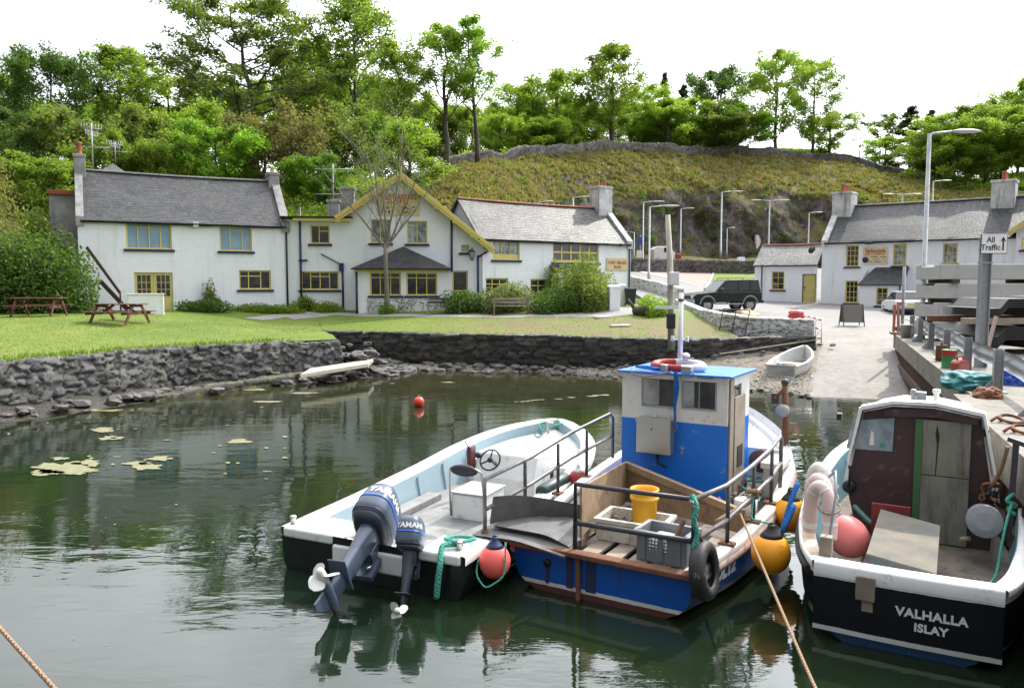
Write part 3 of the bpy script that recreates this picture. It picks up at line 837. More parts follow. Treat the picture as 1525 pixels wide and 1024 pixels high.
def m_slate(name, c1, c2, lich, rw=0.27, rh=0.17):
    t = NT(name); v = t.co('Object')
    br = t.new('ShaderNodeTexBrick'); t.l.new(t.co('UV'), br.inputs['Vector'])
    br.inputs['Scale'].default_value = 1.0; br.inputs['Brick Width'].default_value = rw; br.inputs['Row Height'].default_value = rh
    br.inputs['Mortar Size'].default_value = 0.012; br.inputs['Mortar Smooth'].default_value = 0.3; br.offset = 0.5
    br.inputs['Color1'].default_value = (*c1, 1); br.inputs['Color2'].default_value = (*c2, 1); br.inputs['Mortar'].default_value = (0.012, 0.012, 0.013, 1)
    br.squash = 0.75; br.squash_frequency = 3
    n = t.noise(v, 1.1, 6, 0.75); n2 = t.noise(v, 7.0, 5, 0.8)
    cc = t.mix(t.ramp(n, [(0.38, 0.0), (0.7, 0.6)]), br.outputs['Color'], lich)
    cc = t.mix(t.ramp(n2, [(0.56, 0.0), (0.68, 0.75)]), cc, tuple(min(.6, x * 2.0) for x in lich))
    # each course steps down over the one below
    sy = t.sep(t.co('UV'))[1]
    saw = t.math('FRACT', t.math('DIVIDE', sy, rh))
    h = t.math('ADD', t.math('MULTIPLY', saw, -1.0), t.math('ADD', t.math('MULTIPLY', br.outputs['Fac'], -0.8), t.math('MULTIPLY', n2, 0.8)))
    return t.set(cc, 0.55, normal=t.bump(h, 0.75, 0.03), spec=0.3)
M_harl = m_harl()
M_slate = m_slate('grey_slate', (0.018, 0.019, 0.022), (0.052, 0.053, 0.057), (0.085, 0.084, 0.08))
M_slate2 = m_slate('weathered_slate', (0.035, 0.034, 0.035), (0.10, 0.097, 0.093), (0.17, 0.165, 0.145))
M_yel = paint('yellow_paint', (0.66, 0.54, 0.15), 0.5, (0.55, 0.44, 0.12), 0.6, 2.0)
M_pyel = paint('pale_yellow_paint', (0.55, 0.47, 0.15), 0.55, (0.44, 0.36, 0.11), 0.8, 2.0, dirt=(0.25, 0.2, 0.1), dirtamt=.3)
M_navy = paint('navy_paint', (0.012, 0.022, 0.085), 0.45)
M_black = paint('black_paint', (0.012, 0.012, 0.014), 0.5)
M_lead = paint('lead_grey', (0.19, 0.185, 0.18), 0.75, (0.10, 0.10, 0.10), 0.8, 2.5, 0.4, 18)
M_cemr = paint('weathered_render', (0.33, 0.32, 0.31), 0.85, (0.17, 0.165, 0.16), 0.9, 1.5, 0.5, 18, dirt=(0.1, 0.1, 0.095), dirtamt=.5, streak=True)
M_wskew = paint('stained_white_render', (0.62, 0.62, 0.61), 0.85, (0.36, 0.36, 0.35), 0.9, 1.6, 0.5, 18, dirt=(0.13, 0.13, 0.125), dirtamt=.6, streak=True)
M_clay = paint('terracotta', (0.36, 0.11, 0.055), 0.8, (0.22, 0.075, 0.045), 0.8, 5.0, 0.3)
M_dark = paint('dark_interior', (0.02, 0.018, 0.016), 0.8)
def m_pane(name, c, c2, rough=0.04, sc_=1.2):
    t = NT(name); v = t.co('Object')
    n = t.noise(v, sc_, 3, 0.6)
    cc = t.mix(t.ramp(n, [(0.4, 0.0), (0.6, 1.0)]), c, c2)
    bm = t.bump(t.noise(v, 1.5, 2), 0.06, 0.05)
    return t.set(cc, rough, normal=bm, spec=0.6)
M_pane = m_pane('window_glass', (0.012, 0.013, 0.014), (0.055, 0.05, 0.045))
M_pblue = m_pane('window_glass_blue_blind', (0.20, 0.31, 0.43), (0.25, 0.37, 0.48))
M_pnet = m_pane('window_glass_net_curtain', (0.10, 0.12, 0.13), (0.34, 0.38, 0.40), 0.05, 2.5)
class Facade:
    """a building's own frame: x along the front, y to the back, z up"""
    def __init__(s, name, label, A, ang, cat='building', group=None):
        s.A = Vector(A); s.ang = ang
        s.root = thing(name, label, cat, A, ang, group)
        s.M = Matrix.Translation(s.A) @ Matrix.Rotation(ang, 4, 'Z')
        s.Mi = s.M.inverted()
    def px(s, x, y, off=0.0):
        o = s.Mi @ Vector((0, 0, CAMH)); d = s.Mi.to_3x3() @ ray(x, y)
        t = (off - o.y) / d.y; p = o + d * t
        return p.x, p.z
    def rect(s, x0, y0, x1, y1, off=0.0):
        a, b, c, d = s.px(x0, y0, off), s.px(x1, y1, off), s.px(x0, y1, off), s.px(x1, y0, off)
        return ((a[0] + c[0]) / 2, (b[0] + d[0]) / 2, (b[1] + c[1]) / 2, (a[1] + d[1]) / 2)
def wall_open(mb, x0, x1, z0, z1, ops, y=0.0, rev=0.16):
    xs = sorted({x0, x1, *[v for o in ops for v in o[:2] if x0 < v < x1]}); zs = sorted({z0, z1, *[v for o in ops for v in o[2:4] if z0 < v < z1]})
    for a, b in zip(xs, xs[1:]):
        for c, d in zip(zs, zs[1:]):
            mx, mz = (a + b) / 2, (c + d) / 2
            if any(o[0] < mx < o[1] and o[2] < mz < o[3] for o in ops): continue
            mb.add([(a, y, c), (b, y, c), (b, y, d), (a, y, d)], [(0, 1, 2, 3)])
    for o in ops:
        a, b, c, d = o[:4]
        mb.add([(a, y, c), (a, y, d), (a, y + rev, d), (a, y + rev, c)], [(0, 1, 2, 3)])
        mb.add([(b, y, c), (b, y + rev, c), (b, y + rev, d), (b, y, d)], [(0, 1, 2, 3)])
        mb.add([(a, y, d), (b, y, d), (b, y + rev, d), (a, y + rev, d)], [(0, 1, 2, 3)])
        mb.add([(a, y, c), (a, y + rev, c), (b, y + rev, c), (b, y, c)], [(0, 1, 2, 3)])
def window(root, r, mull=(), trans=(), y=0.0, fm=None, pm=None, sill=M_navy, fw=0.075, bw=0.05, sillw=0.12, sash=None, panel=0.0, lead=None):
    """r = x0,x1,z0,z1 ; mull = fractions of vertical bars ; trans = (fraction, from, to) bars"""
    fm = fm or M_yel; pm = pm or M_pane
    x0, x1, z0, z1 = r; W, H = x1 - x0, z1 - z0
    yf = y + 0.07
    m = MB()
    m.b(x0, x0 + fw, yf, yf + .08, z0, z1); m.b(x1 - fw, x1, yf, yf + .08, z0, z1)
    m.b(x0 + fw, x1 - fw, yf, yf + .08, z1 - fw, z1); m.b(x0 + fw, x1 - fw, yf, yf + .08, z0, z0 + fw)
    if panel: m.b(x0 + fw, x1 - fw, yf + .01, yf + .07, z0 + fw, z0 + panel)
    for f in mull: m.b(x0 + W * f - bw / 2, x0 + W * f + bw / 2, yf + .004, yf + .076, z0 + fw + (panel - fw if panel else 0), z1 - fw)
    for tr in trans:
        f, a, b = tr if isinstance(tr, tuple) else (tr, 0, 1)
        m.b(x0 + max(fw, W * a + bw / 2), x0 + min(W - fw, W * b - bw / 2), yf + .008, yf + .072, z0 + H * f - bw / 2, z0 + H * f + bw / 2)
    f = m.build('window', fm, root, bevel=.006, seg=1)
    p = MB(); p.b(x0 + .02, x1 - .02, yf + .045, yf + .06, z0 + .02, z1 - .02)
    p.build('pane', pm, f)
    if sill:
        s = MB(); s.b(x0 - .12, x1 + .12, y - .09, y + .07, z0 - sillw, z0 - .003)
        s.build('sill', sill, f, bevel=.01)
    return f
def gable_roof(root, x0, x1, y0, y1, ze, zr, mat, over=.15, th=.1, name='roof', yr=None):
    yr = (y0 + y1) / 2 if yr is None else yr
    m = MB()
    sf = (zr - ze) / (yr - y0); sb = (zr - ze) / (y1 - yr)
    a = (y0 - over, ze - over * sf); b = (yr, zr); c = (y1 + over, ze - over * sb)
    for p, q in ((a, b), (c, b)):
        n = 14
        # slightly sagging old roof
        rows = []
        for j in range(n + 1):
            t = j / n; row = []
            for i in range(25):
                x = x0 + (x1 - x0) * i / 24
                dz = .035 * fbm(x * .5, t * 2 + p[0], 2.0, 3) - .05 * math.sin(PI * i / 24) * t
                row.append((x, p[0] + (q[0] - p[0]) * t, p[1] + (q[1] - p[1]) * t + dz))
            rows.append(row)
        m.grid(rows, False)
        m.grid([[(v[0], v[1], v[2] - th) for v in r] for r in rows[:2]], False)
        e = rows[0]
        m.grid([[(v[0], v[1], v[2]) for v in e], [(v[0], v[1], v[2] - th) for v in e]], False)
    for x, sg in ((x0, -1), (x1, 1)):
        m.add([(x, a[0], a[1]), (x, b[0], b[1]), (x, c[0], c[1]), (x, c[0], c[1] - th), (x, b[0], b[1] - th), (x, a[0], a[1] - th)], [(0, 1, 4, 5), (1, 2, 3, 4)])
    return m.build(name, mat, root, recalc=False)
def ridge_tiles(roof, x0, x1, y, z, mat, r=.11):
    m = MB(); n = max(2, int((x1 - x0) / .42))
    for i in range(n):
        a = x0 + (x1 - x0) * i / n; b = x0 + (x1 - x0) * (i + 1) / n - .012
        zz = z - .05 * math.sin(PI * (i + .5) / n)
        pts = [(y + r * math.cos(t), zz + r * .8 * math.sin(t) - .02) for t in np.linspace(0, PI, 7)]
        m.prism(pts, 'x', a, b)
    return m.build('ridge_tiles', mat, roof)
def chimney(root, x0, x1, y0, y1, z0, z1, mat, pots=1, potmat=None, cap=.07, ph=.45):
    m = MB(); m.b(x0, x1, y0, y1, z0, z1 - .16)
    m.b(x0 - cap, x1 + cap, y0 - cap, y1 + cap, z1 - .16, z1)
    c = m.build('chimney', mat, root, bevel=.02)
    for i in range(pots):
        p = MB(); f = (i + .5) / pots
        lx, ly = x0 + (x1 - x0) * (f if x1 - x0 > y1 - y0 else .5), y0 + (y1 - y0) * (.5 if x1 - x0 > y1 - y0 else f)
        p.lathe([(.15, 0), (.13, .05), (.115, ph * .8), (.14, ph * .85), (.14, ph), (.10, ph), (.10, ph * .6)], 14, Matrix.Translation((lx, ly, z1)))
        p.build('chimney_pot', potmat or M_clay, c)
    return c
def skew(root, x, y0, y1, yr, ze, zr, w, mat, lift=.13, name='gable_skew'):
    m = MB(); L = lift
    m.prism([(y0 - .12, ze - .12 + L), (yr, zr + L), (y1 + .12, ze - .12 + L), (y1 + .12, ze - .42), (yr, zr - .3), (y0 - .12, ze - .42)], 'x', x - w / 2, x + w / 2)
    return m.build(name, mat, root, bevel=.015)
def pipe(root, pts, mat=M_navy, r=.05, name='downpipe'):
    m = MB(); m.tube(pts, r, 8)
    a, b = Vector(pts[0]), Vector(pts[-1])
    return m.build(name, mat, root)
def gutter(root, x0, x1, y, z, mat=M_black):
    m = MB(); m.prism([(y + .06 * math.cos(t), z + .06 * math.sin(t)) for t in np.linspace(PI, 2 * PI, 7)], 'x', x0, x1)
    return m.build('gutter', mat, root)
# ------------------------------------------------------------------ left wing
F = Facade('hotel_wing', 'long white two-storey house with grey slate roof and double yellow door behind the lawn', (-20.5, 37.0, 2.1), R(28.1))
r0 = F.root; LX = 9.78; DP = 5.3; ZE = 4.55; ZR = 7.1
W1 = F.rect(187.5, 331.5, 255.6, 371); W2 = F.rect(327, 336, 375, 374); W3 = F.rect(356, 402.5, 403.7, 431); D1 = F.rect(200.6, 405.6, 257.8, 466)
D1 = (D1[0], D1[1], -.05, D1[3])
m = MB(); wall_open(m, 0, LX, -.6, ZE, [W1, W2, W3, D1])
m.add([(0, 0, -.6), (0, DP, -.6), (0, DP, ZE), (0, DP / 2, ZR), (0, 0, ZE)], [(0, 1, 2, 3, 4)])
m.add([(LX, 0, -.6), (LX, DP, -.6), (LX, DP, ZE), (LX, DP / 2, ZR), (LX, 0, ZE)], [(4, 3, 2, 1, 0)])
m.add([(0, DP, -.6), (LX, DP, -.6), (LX, DP, ZE), (0, DP, ZE)], [(0, 3, 2, 1)])
m.build('wall', M_harl, r0, recalc=False)
rf = gable_roof(r0, .12, LX - .12, 0, DP, ZE, ZR, M_slate)
ridge_tiles(rf, .3, LX - .3, DP / 2, ZR, M_lead)
skew(r0, .1, 0, DP, DP / 2, ZE, ZR, .34, M_cemr, .16); skew(r0, LX - .14, 0, DP, DP / 2, ZE, ZR, .42, M_cemr, .16)
gutter(r0, .25, LX - .3, -.2, ZE - .14)
chimney(rf, -.08, .42, DP / 2 - .45, DP / 2 + .45, ZR - .5, ZR + .72, M_cemr, 1, None, .04, .62)
chimney(rf, LX - .5, LX + .05, DP / 2 - .4, DP / 2 + .4, ZR - .5, ZR + .45, M_cemr, 1, M_pyel, .04, .3)
window(r0, W1, (.25, .5, .75), ((.80, .25, .75),), pm=M_pblue)
window(r0, W2, (.32, .70), ((.82, .32, .70),), pm=M_pblue)
window(r0, W3, (.30, .68), ((.70, 0, .68),))
# double door: two glazed leaves
dm = MB(); x0, x1, z0, z1 = D1; mid = (x0 + x1) / 2
for a, b in ((x0, mid - .006), (mid + .006, x1)):
    w_ = b - a
    dm.b(a, a + .13, .06, .12, z0, z1); dm.b(b - .13, b, .06, .12, z0, z1); dm.b(a + .13, b - .13, .06, .12, z1 - .14, z1)
    dm.b(a + .13, b - .13, .06, .12, z0, z0 + (z1 - z0) * .42)
    dm.b(a + .2, b - .2, .05, .06, z0 + .12, z0 + (z1 - z0) * .36)
    for f in (1 / 3, 2 / 3): dm.b(a + .13 + (w_ - .26) * f - .015, a + .13 + (w_ - .26) * f + .015, .07, .11, z0 + (z1 - z0) * .42, z1 - .14)
    for f in (.33, .66):
        zz = z0 + (z1 - z0) * .42 + ((z1 - z0) * .58 - .14) * f
        dm.b(a + .13, b - .13, .072, .108, zz - .015, zz + .015)
d = dm.build('door', M_pyel, r0)
p = MB(); p.b(x0 + .03, x1 - .03, .085, .1, z0 + .4, z1 - .05); p.build('pane', M_pane, d)
p = MB(); p.tube([(mid + .06, .03, z0 + .95), (mid + .18, .03, z0 + .95)], .015, 6); p.build('handle', M_black, d)
q = F.px(291, 335); p = MB(); p.b(q[0] - .13, q[0] + .13, -.22, 0, q[1] - .12, q[1] + .12); p.build('floodlight', paint('light_casing', (.6, .6, .58), .4), r0, bevel=.02)
pipe(r0, [(LX - .12, -.06, ZE - .15), (LX - .12, -.06, -.3)], M_black)
# grey annex and rear roof at the back of the wing
m = MB(); m.b(-1.2, 0, 2.0, 5.8, -.5, ZE + 1.2); an = m.build('annex', M_cemr, r0)
m = MB(); m.b(-1.3, .06, 1.85, 5.9, ZE + 1.2, ZE + 1.42); m.build('annex_roof', paint('red_felt', (.24, .07, .035), .8), an, bevel=.02)
c = F.Mi @ aty(168, 243, 50); m = MB(); m.add([(c.x, c.y, c.z), (c.x - 1.7, c.y - 1.7, c.z - 1.5), (c.x + 1.7, c.y - 1.7, c.z - 1.5), (c.x + 1.7, c.y + 1.7, c.z - 1.5), (c.x - 1.7, c.y + 1.7, c.z - 1.5)], [(0, 1, 2), (0, 2, 3), (0, 3, 4), (0, 4, 1)])
m.b(c.x - 1.5, c.x + 1.5, c.y - 1.5, c.y + 1.5, -.5, c.z - 1.5)
m.build('rear_tower', M_slate2, r0)
M_galv = paint('galvanised_steel', (0.36, 0.37, 0.38), 0.5, (0.25, 0.26, 0.27), .7, 6.0, .1, metal=.6)
def aerial(base, h, kind, label):
    t = thing('tv_aerial', label, 'aerial', base)
    m = MB(); m.tube([(0, 0, 0), (0, 0, h)], .035, 6); m.build('mast', M_galv, t)
    m = MB()
    if kind == 0:
        for z_, L, a in ((h * .55, 1.5, 0.2), (h * .78, .8, 1.3), (h * .9, .9, .6)):
            d = Vector((math.cos(a), math.sin(a), 0)); n = Vector((-d.y, d.x, 0))
            m.tube([d * -L / 2 + Vector((0, 0, z_)), d * L / 2 + Vector((0, 0, z_))], .02, 5)
            for i in range(8):
                c = d * (L * (i / 7 - .5)) + Vector((0, 0, z_)); m.tube([c - Vector((0, 0, .22)), c + Vector((0, 0, .22))] if z_ > h * .6 else [c - n * .25, c + n * .25], .012, 4)
    else:
        for z_, L in ((h * .9, 2.3), (h * .45, 2.3)): m.tube([(-L / 2, 0, z_), (L / 2, 0, z_)], .03, 5)
    m.build('antenna', M_galv, t)
aerial(F.M @ Vector((.75, DP / 2 + .3, ZR - .3)), 2.7, 0, 'thin lattice television aerial beside the terracotta pot at the left end of the roof')
aerial(aty(172, 243, 49.6), 1.3, 0, 'small whip aerial standing on the peak of the pale rear tower roof')
aerial(aty(497, 326, 49), 3.4, 1, 'grey H-shaped pole standing behind the flat-roofed link of the hotel')
# ------------------------------------------------------------------ gabled hotel
F = Facade('gabled_hotel', 'white hotel block with yellow bargeboards, gable name sign and slate-roofed bay window', (-11.87, 41.6, 2.1), R(5.3))
r0 = F.root
xl1 = F.px(511, 400)[0]; xr = F.px(672, 400)[0]; xrr = F.px(724, 400)[0]; ap = F.px(597, 262)
zl = F.px(470, 325)[1]
sR = .80; sL = .68
zwl = ap[1] - (ap[0] - xl1) * sL; zwr = ap[1] - (xr - ap[0]) * sR; zrr = ap[1] - (xrr - ap[0]) * sR
ops = {k: F.rect(*v) for k, v in dict(lu=(462, 335, 491, 363), ll=(448, 404, 504.6, 431.5), gl=(551.8, 326.5, 581.7, 362), gr=(606, 329, 636, 363), sm=(686.6, 358, 699.5, 376), dr=(672.8, 403, 697, 438)).items()}
ops['dr'] = (xr + .05, ops['dr'][1], -.05, ops['dr'][3])
m = MB()
wall_open(m, -.4, xl1, -.6, zl, [ops['lu'], ops['ll']])
zg = min(zwl, zwr, F.px(600, 322)[1])
zmid = ops['gr'][3] + .02
wall_open(m, xl1, xr, -.6, zg if zg > zmid else zg, [ops['gl'], ops['gr']] if zg > zmid else [o for o in (ops['gl'], ops['gr'])])
m.add([(xl1, 0, zg), (xr, 0, zg), (xr, 0, zwr), (ap[0], 0, ap[1]), (xl1, 0, zwl)], [(0, 1, 2, 3, 4)])
wall_open(m, xr + .003, xrr, -.6, zrr, [ops['sm'], ops['dr']])
m.add([(xr, 0, zrr), (xrr, 0, zrr), (xr, 0, zwr)], [(0, 1, 2)])
D = 7.5
m.add([(-.4, 0, -.6), (-.4, D, -.6), (-.4, D, zl), (-.4, 0, zl)], [(3, 2, 1, 0)])
m.add([(xl1, 0, zl), (xl1, D, zl), (xl1, D, zwl), (xl1, 0, zwl)], [(3, 2, 1, 0)])
m.add([(xrr, 0, -.6), (xrr, D, -.6), (xrr, D, zrr), (xrr, 0, zrr)], [(0, 1, 2, 3)])
m.build('wall', M_harl, r0, recalc=False)
# main roof: two slopes running back from the gable, right one a catslide
def slope(mb, a, b, y0, y1, th=.12):
    n = Vector((-(b[1] - a[1]), 0, b[0] - a[0])).normalized() * th
    if n.z < 0: n = -n
    vs = [(a[0], y0, a[1]), (b[0], y0, b[1]), (b[0], y1, b[1]), (a[0], y1, a[1])]
    vs += [(v[0] - n.x, v[1], v[2] - n.z) for v in vs]
    mb.add(vs, [(0, 1, 2, 3), (7, 6, 5, 4), (0, 4, 5, 1), (1, 5, 6, 2), (2, 6, 7, 3), (3, 7, 4, 0)])
apz = ap[1] + .16
eL = F.px(499, 322, -.4)[0]; eR = F.px(736, 370, -.4)[0]
m = MB(); slope(m, (ap[0], apz), (eL, apz - (ap[0] - eL) * sL), -.42, D); slope(m, (ap[0], apz), (eR, apz - (eR - ap[0]) * sR), -.42, D)
rf = m.build('roof', M_slate2, r0)
m = MB()
for (e, s_) in ((eL, sL), (eR, sR)):
    for k, (w_, yy, dz) in enumerate(((.2, -.46, .0), (.12, -.44, -.2))):
        a = Vector((ap[0], yy, apz - .10 + dz)); b = Vector((e, yy, apz - abs(e - ap[0]) * s_ - .10 + dz))
        m.bar(a, b, .05 if k == 0 else .04, w_)
    for i in range(1, 6):
        f = i / 5.3; x = ap[0] + (e - ap[0]) * f
        m.box((x, -.3, apz - abs(x - ap[0]) * s_ - .36), (.16, .26, .16))
m.tube([(ap[0], -.45, apz - .3), (ap[0], -.45, apz + .75)], [.07, .035], 8)
m.build('bargeboards', M_yel, rf, bevel=.008)
m = MB(); m.b(-.35, xl1 + .55, -.32, .0, zl - .06, zl + .08); m.b(-.35, xl1, 0, D, zl, zl + .08); lr = m.build('link_roof', M_slate, r0)
m = MB(); m.b(.3, xl1 + .56, -.36, -.322, zl - .16, zl - .02); m.build('fascia', M_yel, lr)
m = MB(); m.prism([(-.38 + .06 * math.cos(t), zl + .04 + .06 * math.sin(t)) for t in np.linspace(PI, 2 * PI, 7)], 'x', -.3, xl1 + .55); m.build('gutter', M_black, lr)
window(r0, ops['lu'], (.45,), ((.68, .45, 1),)); window(r0, ops['ll'], (.25, .5, .75), ((.72, .25, .75),))
window(r0, ops['gl'], (.48,), ((.82, .48, 1),), pm=M_pnet); window(r0, ops['gr'], (.50,), ((.80, 0, .5),), pm=M_pnet)
window(r0, ops['sm'], (), (.52,), pm=M_pnet)
x0, x1, z0, z1 = ops['dr']; m = MB(); m.b(x0, x0 + .08, .05, .12, z0, z1); m.b(x1 - .08, x1, .05, .12, z0, z1); m.b(x0 + .08, x1 - .08, .05, .12, z1 - .08, z1); m.b(x0 + .08, x1 - .08, .06, .11, z0 + 1.05, z0 + 1.12)
d = m.build('door', M_pyel, r0); m = MB(); m.b(x0 + .06, x1 - .06, .08, .1, z0, z1 - .05); m.build('pane', M_pane, d)
# name sign
M_cream = paint('sign_cream', (.62, .52, .28), .6, (.5, .42, .22), .7, 2)
M_red = paint('sign_red', (.42, .07, .03), .6)
sx0, sx1, sz0, sz1 = F.rect(563, 288.5, 625, 320.6)
m = MB(); m.b(sx0, sx1, -.06, -.004, sz0, sz1); sg = m.build('name_sign', M_cream, r0, bevel=.01)
SW = sx1 - sx0; SH = sz1 - sz0; cx = (sx0 + sx1) / 2
def sign_text(root, txt, size, x, z, y, mat, sp=1.0, sx=1.0, bold=0.0, align='CENTER', name='lettering'):
    mb = text_mb(txt, size, .004, sp, align, sx, bold=bold); xf(mb, frameM((x, y, z), (1, 0, 0), (0, 0, 1)))
    return mb.build(name, mat, root, recalc=False)
sign_text(sg, 'PORT ASKAIG', .36, cx, sz1 - SH * .17, -.066, M_red, 1.0, SW * .92 / 2.42, .006)
sign_text(sg, 'HOTEL', .36, cx, sz1 - SH * .42, -.066, M_red, 1.1, 1.0, .006)
for k, (a, b) in enumerate((('A A ★', 'RAC ★★'), ('S T B ★', 'RSAC ★★'))):
    z_ = sz1 - SH * (.66 + .2 * k)
    for tx, fx in ((a.replace('★', '*'), .22), (b.replace('★', '*'), .74)): sign_text(sg, tx, .22, sx0 + SW * fx, z_, -.066, M_black, 1.05, 1.0, .006)
# bay window with a hipped slate roof
YB = -1.35
bx0, bz = F.px(533, 402, YB); bx1 = F.px(664, 402, YB)[0]
b1 = F.rect(551, 405, 597, 440, YB); b2 = F.rect(605, 405.6, 651, 440, YB)
zt = max(b1[3], b2[3]) + .03
m = MB(); wall_open(m, bx0, bx1, -.6, zt, [b1, b2], YB)
m.add([(bx0, YB, -.6), (bx0, -.002, -.6), (bx0, -.002, zt), (bx0, YB, zt)], [(3, 2, 1, 0)]); m.add([(bx1, YB, -.6), (bx1, -.002, -.6), (bx1, -.002, zt), (bx1, YB, zt)], [(0, 1, 2, 3)])
bay = m.build('bay', M_harl, r0, recalc=False)
window(bay, b1, (.33, .66), ((.76, 0, 1),), y=YB, pm=M_pane); window(bay, b2, (.33, .66), ((.76, 0, 1),), y=YB)
m = MB(); m.b(bx0 - .05, bx1 + .05, YB - .1, -.003, zt, zt + .14); m.build('fascia', M_yel, bay)
bap = F.px(596, 367, -.1); bcx = (bx0 + bx1) / 2; o_ = .32
m = MB(); zc = zt + .16
m.add([(bx0 - o_, YB - o_, zc), (bx1 + o_, YB - o_, zc), (bx1 + o_, -.003, zc), (bx0 - o_, -.003, zc), (bcx, -.05, bap[1])], [(0, 1, 4), (1, 2, 4), (3, 0, 4)])
m.add([(bx0 - o_, YB - o_, zc), (bx1 + o_, YB - o_, zc), (bx1 + o_, -.003, zc), (bx0 - o_, -.003, zc), (bx0 - o_, YB - o_, zc - .06), (bx1 + o_, YB - o_, zc - .06), (bx1 + o_, -.003, zc - .06), (bx0 - o_, -.003, zc - .06)], [(0, 4, 5, 1), (1, 5, 6, 2), (3, 7, 4, 0), (4, 7, 6, 5)])
m.build('bay_roof', M_slate, bay)
m = MB(); m.b(bx0 - o_, bx1 + o_, YB - o_ - .07, YB - o_ - .005, zc - .08, zc); m.build('gutter', M_black, bay)
# pipes
def vp(x, y0, y1, off=-.07, mat=M_navy, r=.055): 
    a = F.px(x, y0, off); b = F.px(x, y1, off); pipe(r0, [(a[0], off, a[1]), (a[0], off, b[1])], mat, r)
vp(446, 308, 455); vp(510, 396, 460); vp(672.5, 326, 404); vp(712, 380, 452)
a = F.px(736, 371, -.3); b = F.px(712, 380, -.07); pipe(r0, [(a[0] - .1, -.3, a[1]), (b[0] + .3, -.07, b[1] + .08), (b[0], -.07, b[1] - .1)], M_navy, .05)
a = F.px(478, 378, -.06); b = F.px(508, 394, -.06); pipe(r0, [(a[0], -.06, a[1]), (b[0], -.06, b[1])], M_black, .03)
m = MB(); m.b(b[0] - .1, b[0] + .14, -.22, 0, b[1] - .35, b[1] + .08); m.build('rainwater_hopper', M_navy, r0, bevel=.02)
a = F.px(445, 388, -.07); pipe(r0, [(a[0], -.07, a[1]), (a[0] + .45, -.07, a[1] + .02)], M_navy, .05)
pipe(r0, [(bx0 - .08, YB - .02, zt - .02), (bx0 - .08, YB - .02, -.3)], M_navy, .055)
# wall lantern on its bracket
a = F.px(703, 380, -.35); m = MB()
m.tube([(a[0] - .2, 0, a[1] + .18), (a[0] - .1, -.2, a[1] + .3), (a[0], -.35, a[1] + .32)], .018, 6)
m.lathe([(.02, .45), (.03, .36), (.16, .22), (.19, .2), (.19, .18)], 6, Matrix.Translation((a[0], -.35, a[1])), False)
m.lathe([(.1, -.2), (.1, -.24), (.03, -.28)], 6, Matrix.Translation((a[0], -.35, a[1])), False)
for k in range(6):
    t_ = PI / 3 * k; m.tube([(a[0] + .1 * math.cos(t_), -.35 + .1 * math.sin(t_), a[1] - .2), (a[0] + .18 * math.cos(t_), -.35 + .18 * math.sin(t_), a[1] + .18)], .01, 4)
lan = m.build('lantern', M_black, r0)
m = MB(); m.lathe([(.09, -.19), (.17, .17)], 6, Matrix.Translation((a[0], -.35, a[1])), False); m.build('pane', paint('lantern_glass', (.35, .38, .4), .1), lan)
# rear chimneys and rear roof seen between wing and gable
c = F.Mi @ aty(517, 300, 47); chimney(rf, c.x - .4, c.x + .4, c.y, c.y + .7, 3.5, c.z + .85, M_cemr, 0)
c = F.Mi @ aty(497, 310, 46); chimney(rf, c.x - .35, c.x + .3, c.y, c.y + .6, 3.5, c.z + .5, M_cemr, 0)
c = F.Mi @ aty(520, 292, 49); m = MB(); m.prism([(c.y, 3.0), (c.y + 4, 3.0), (c.y + 2, c.z + .1)], 'x', c.x - 1.2, c.x + 2.6); m.build('rear_roof', M_slate2, r0)
# ------------------------------------------------------------------ bar
F = Facade('white_bar', 'white bar building with big yellow-framed window, name board and stained chimney at the road end', (-1.6, 42.45, 2.1), R(34.4))
r0 = F.root; LX = F.px(939, 395)[0]; DP = 4.6; ZE = F.px(830, 357)[1] + .02; ZR = ZE + 2.25
ops = {k: F.rect(*v) for k, v in dict(a=(734, 358, 773.8, 387), b=(823.5, 361, 891.7, 391), c=(722.7, 414, 756.6, 446), d=(790, 415.5, 815, 440)).items()}
m = MB(); wall_open(m, 0, LX, -1, ZE, list(ops.values()))
m.add([(0, 0, -1), (0, DP, -1), (0, DP, ZE), (0, DP / 2, ZR), (0, 0, ZE)], [(0, 1, 2, 3, 4)])
m.add([(LX, 0, -1), (LX, DP, -1), (LX, DP, ZE), (LX, DP / 2, ZR), (LX, 0, ZE)], [(4, 3, 2, 1, 0)])
m.add([(0, DP, -1), (LX, DP, -1), (LX, DP, ZE), (0, DP, ZE)], [(0, 3, 2, 1)])
m.build('wall', M_harl, r0, recalc=False)
rf = gable_roof(r0, -.25, LX - .1, 0, DP, ZE, ZR, M_slate2)
ridge_tiles(rf, -.2, LX - .8, DP / 2, ZR, M_clay)
skew(r0, LX - .14, 0, DP, DP / 2, ZE, ZR, .46, M_wskew, .18)
gutter(r0, -.4, LX - .1, -.2, ZE - .14)
chimney(rf, LX - 1.05, LX + .05, DP / 2 - .5, DP / 2 + .5, ZR - 1.0, ZR + 1.35, M_wskew, 2, None, .03, .3)
window(r0, ops['a'], (.33, .66), ((.66, .33, .66),), panel=.32, pm=M_pnet)
window(r0, ops['b'], (.2, .4, .6, .8), (.5,), fw=.09, bw=.1, panel=.14)
window(r0, ops['c'], (.33, .66), (.72,)); window(r0, ops['d'], (.5,), (.6,))
sx0, sx1, sz0, sz1 = F.rect(903, 384.5, 934, 402.5)
m = MB(); m.b(sx0, sx1, -.06, -.004, sz0, sz1); sg = m.build('name_sign', M_cream, r0, bevel=.01)
SW = sx1 - sx0; SH = sz1 - sz0
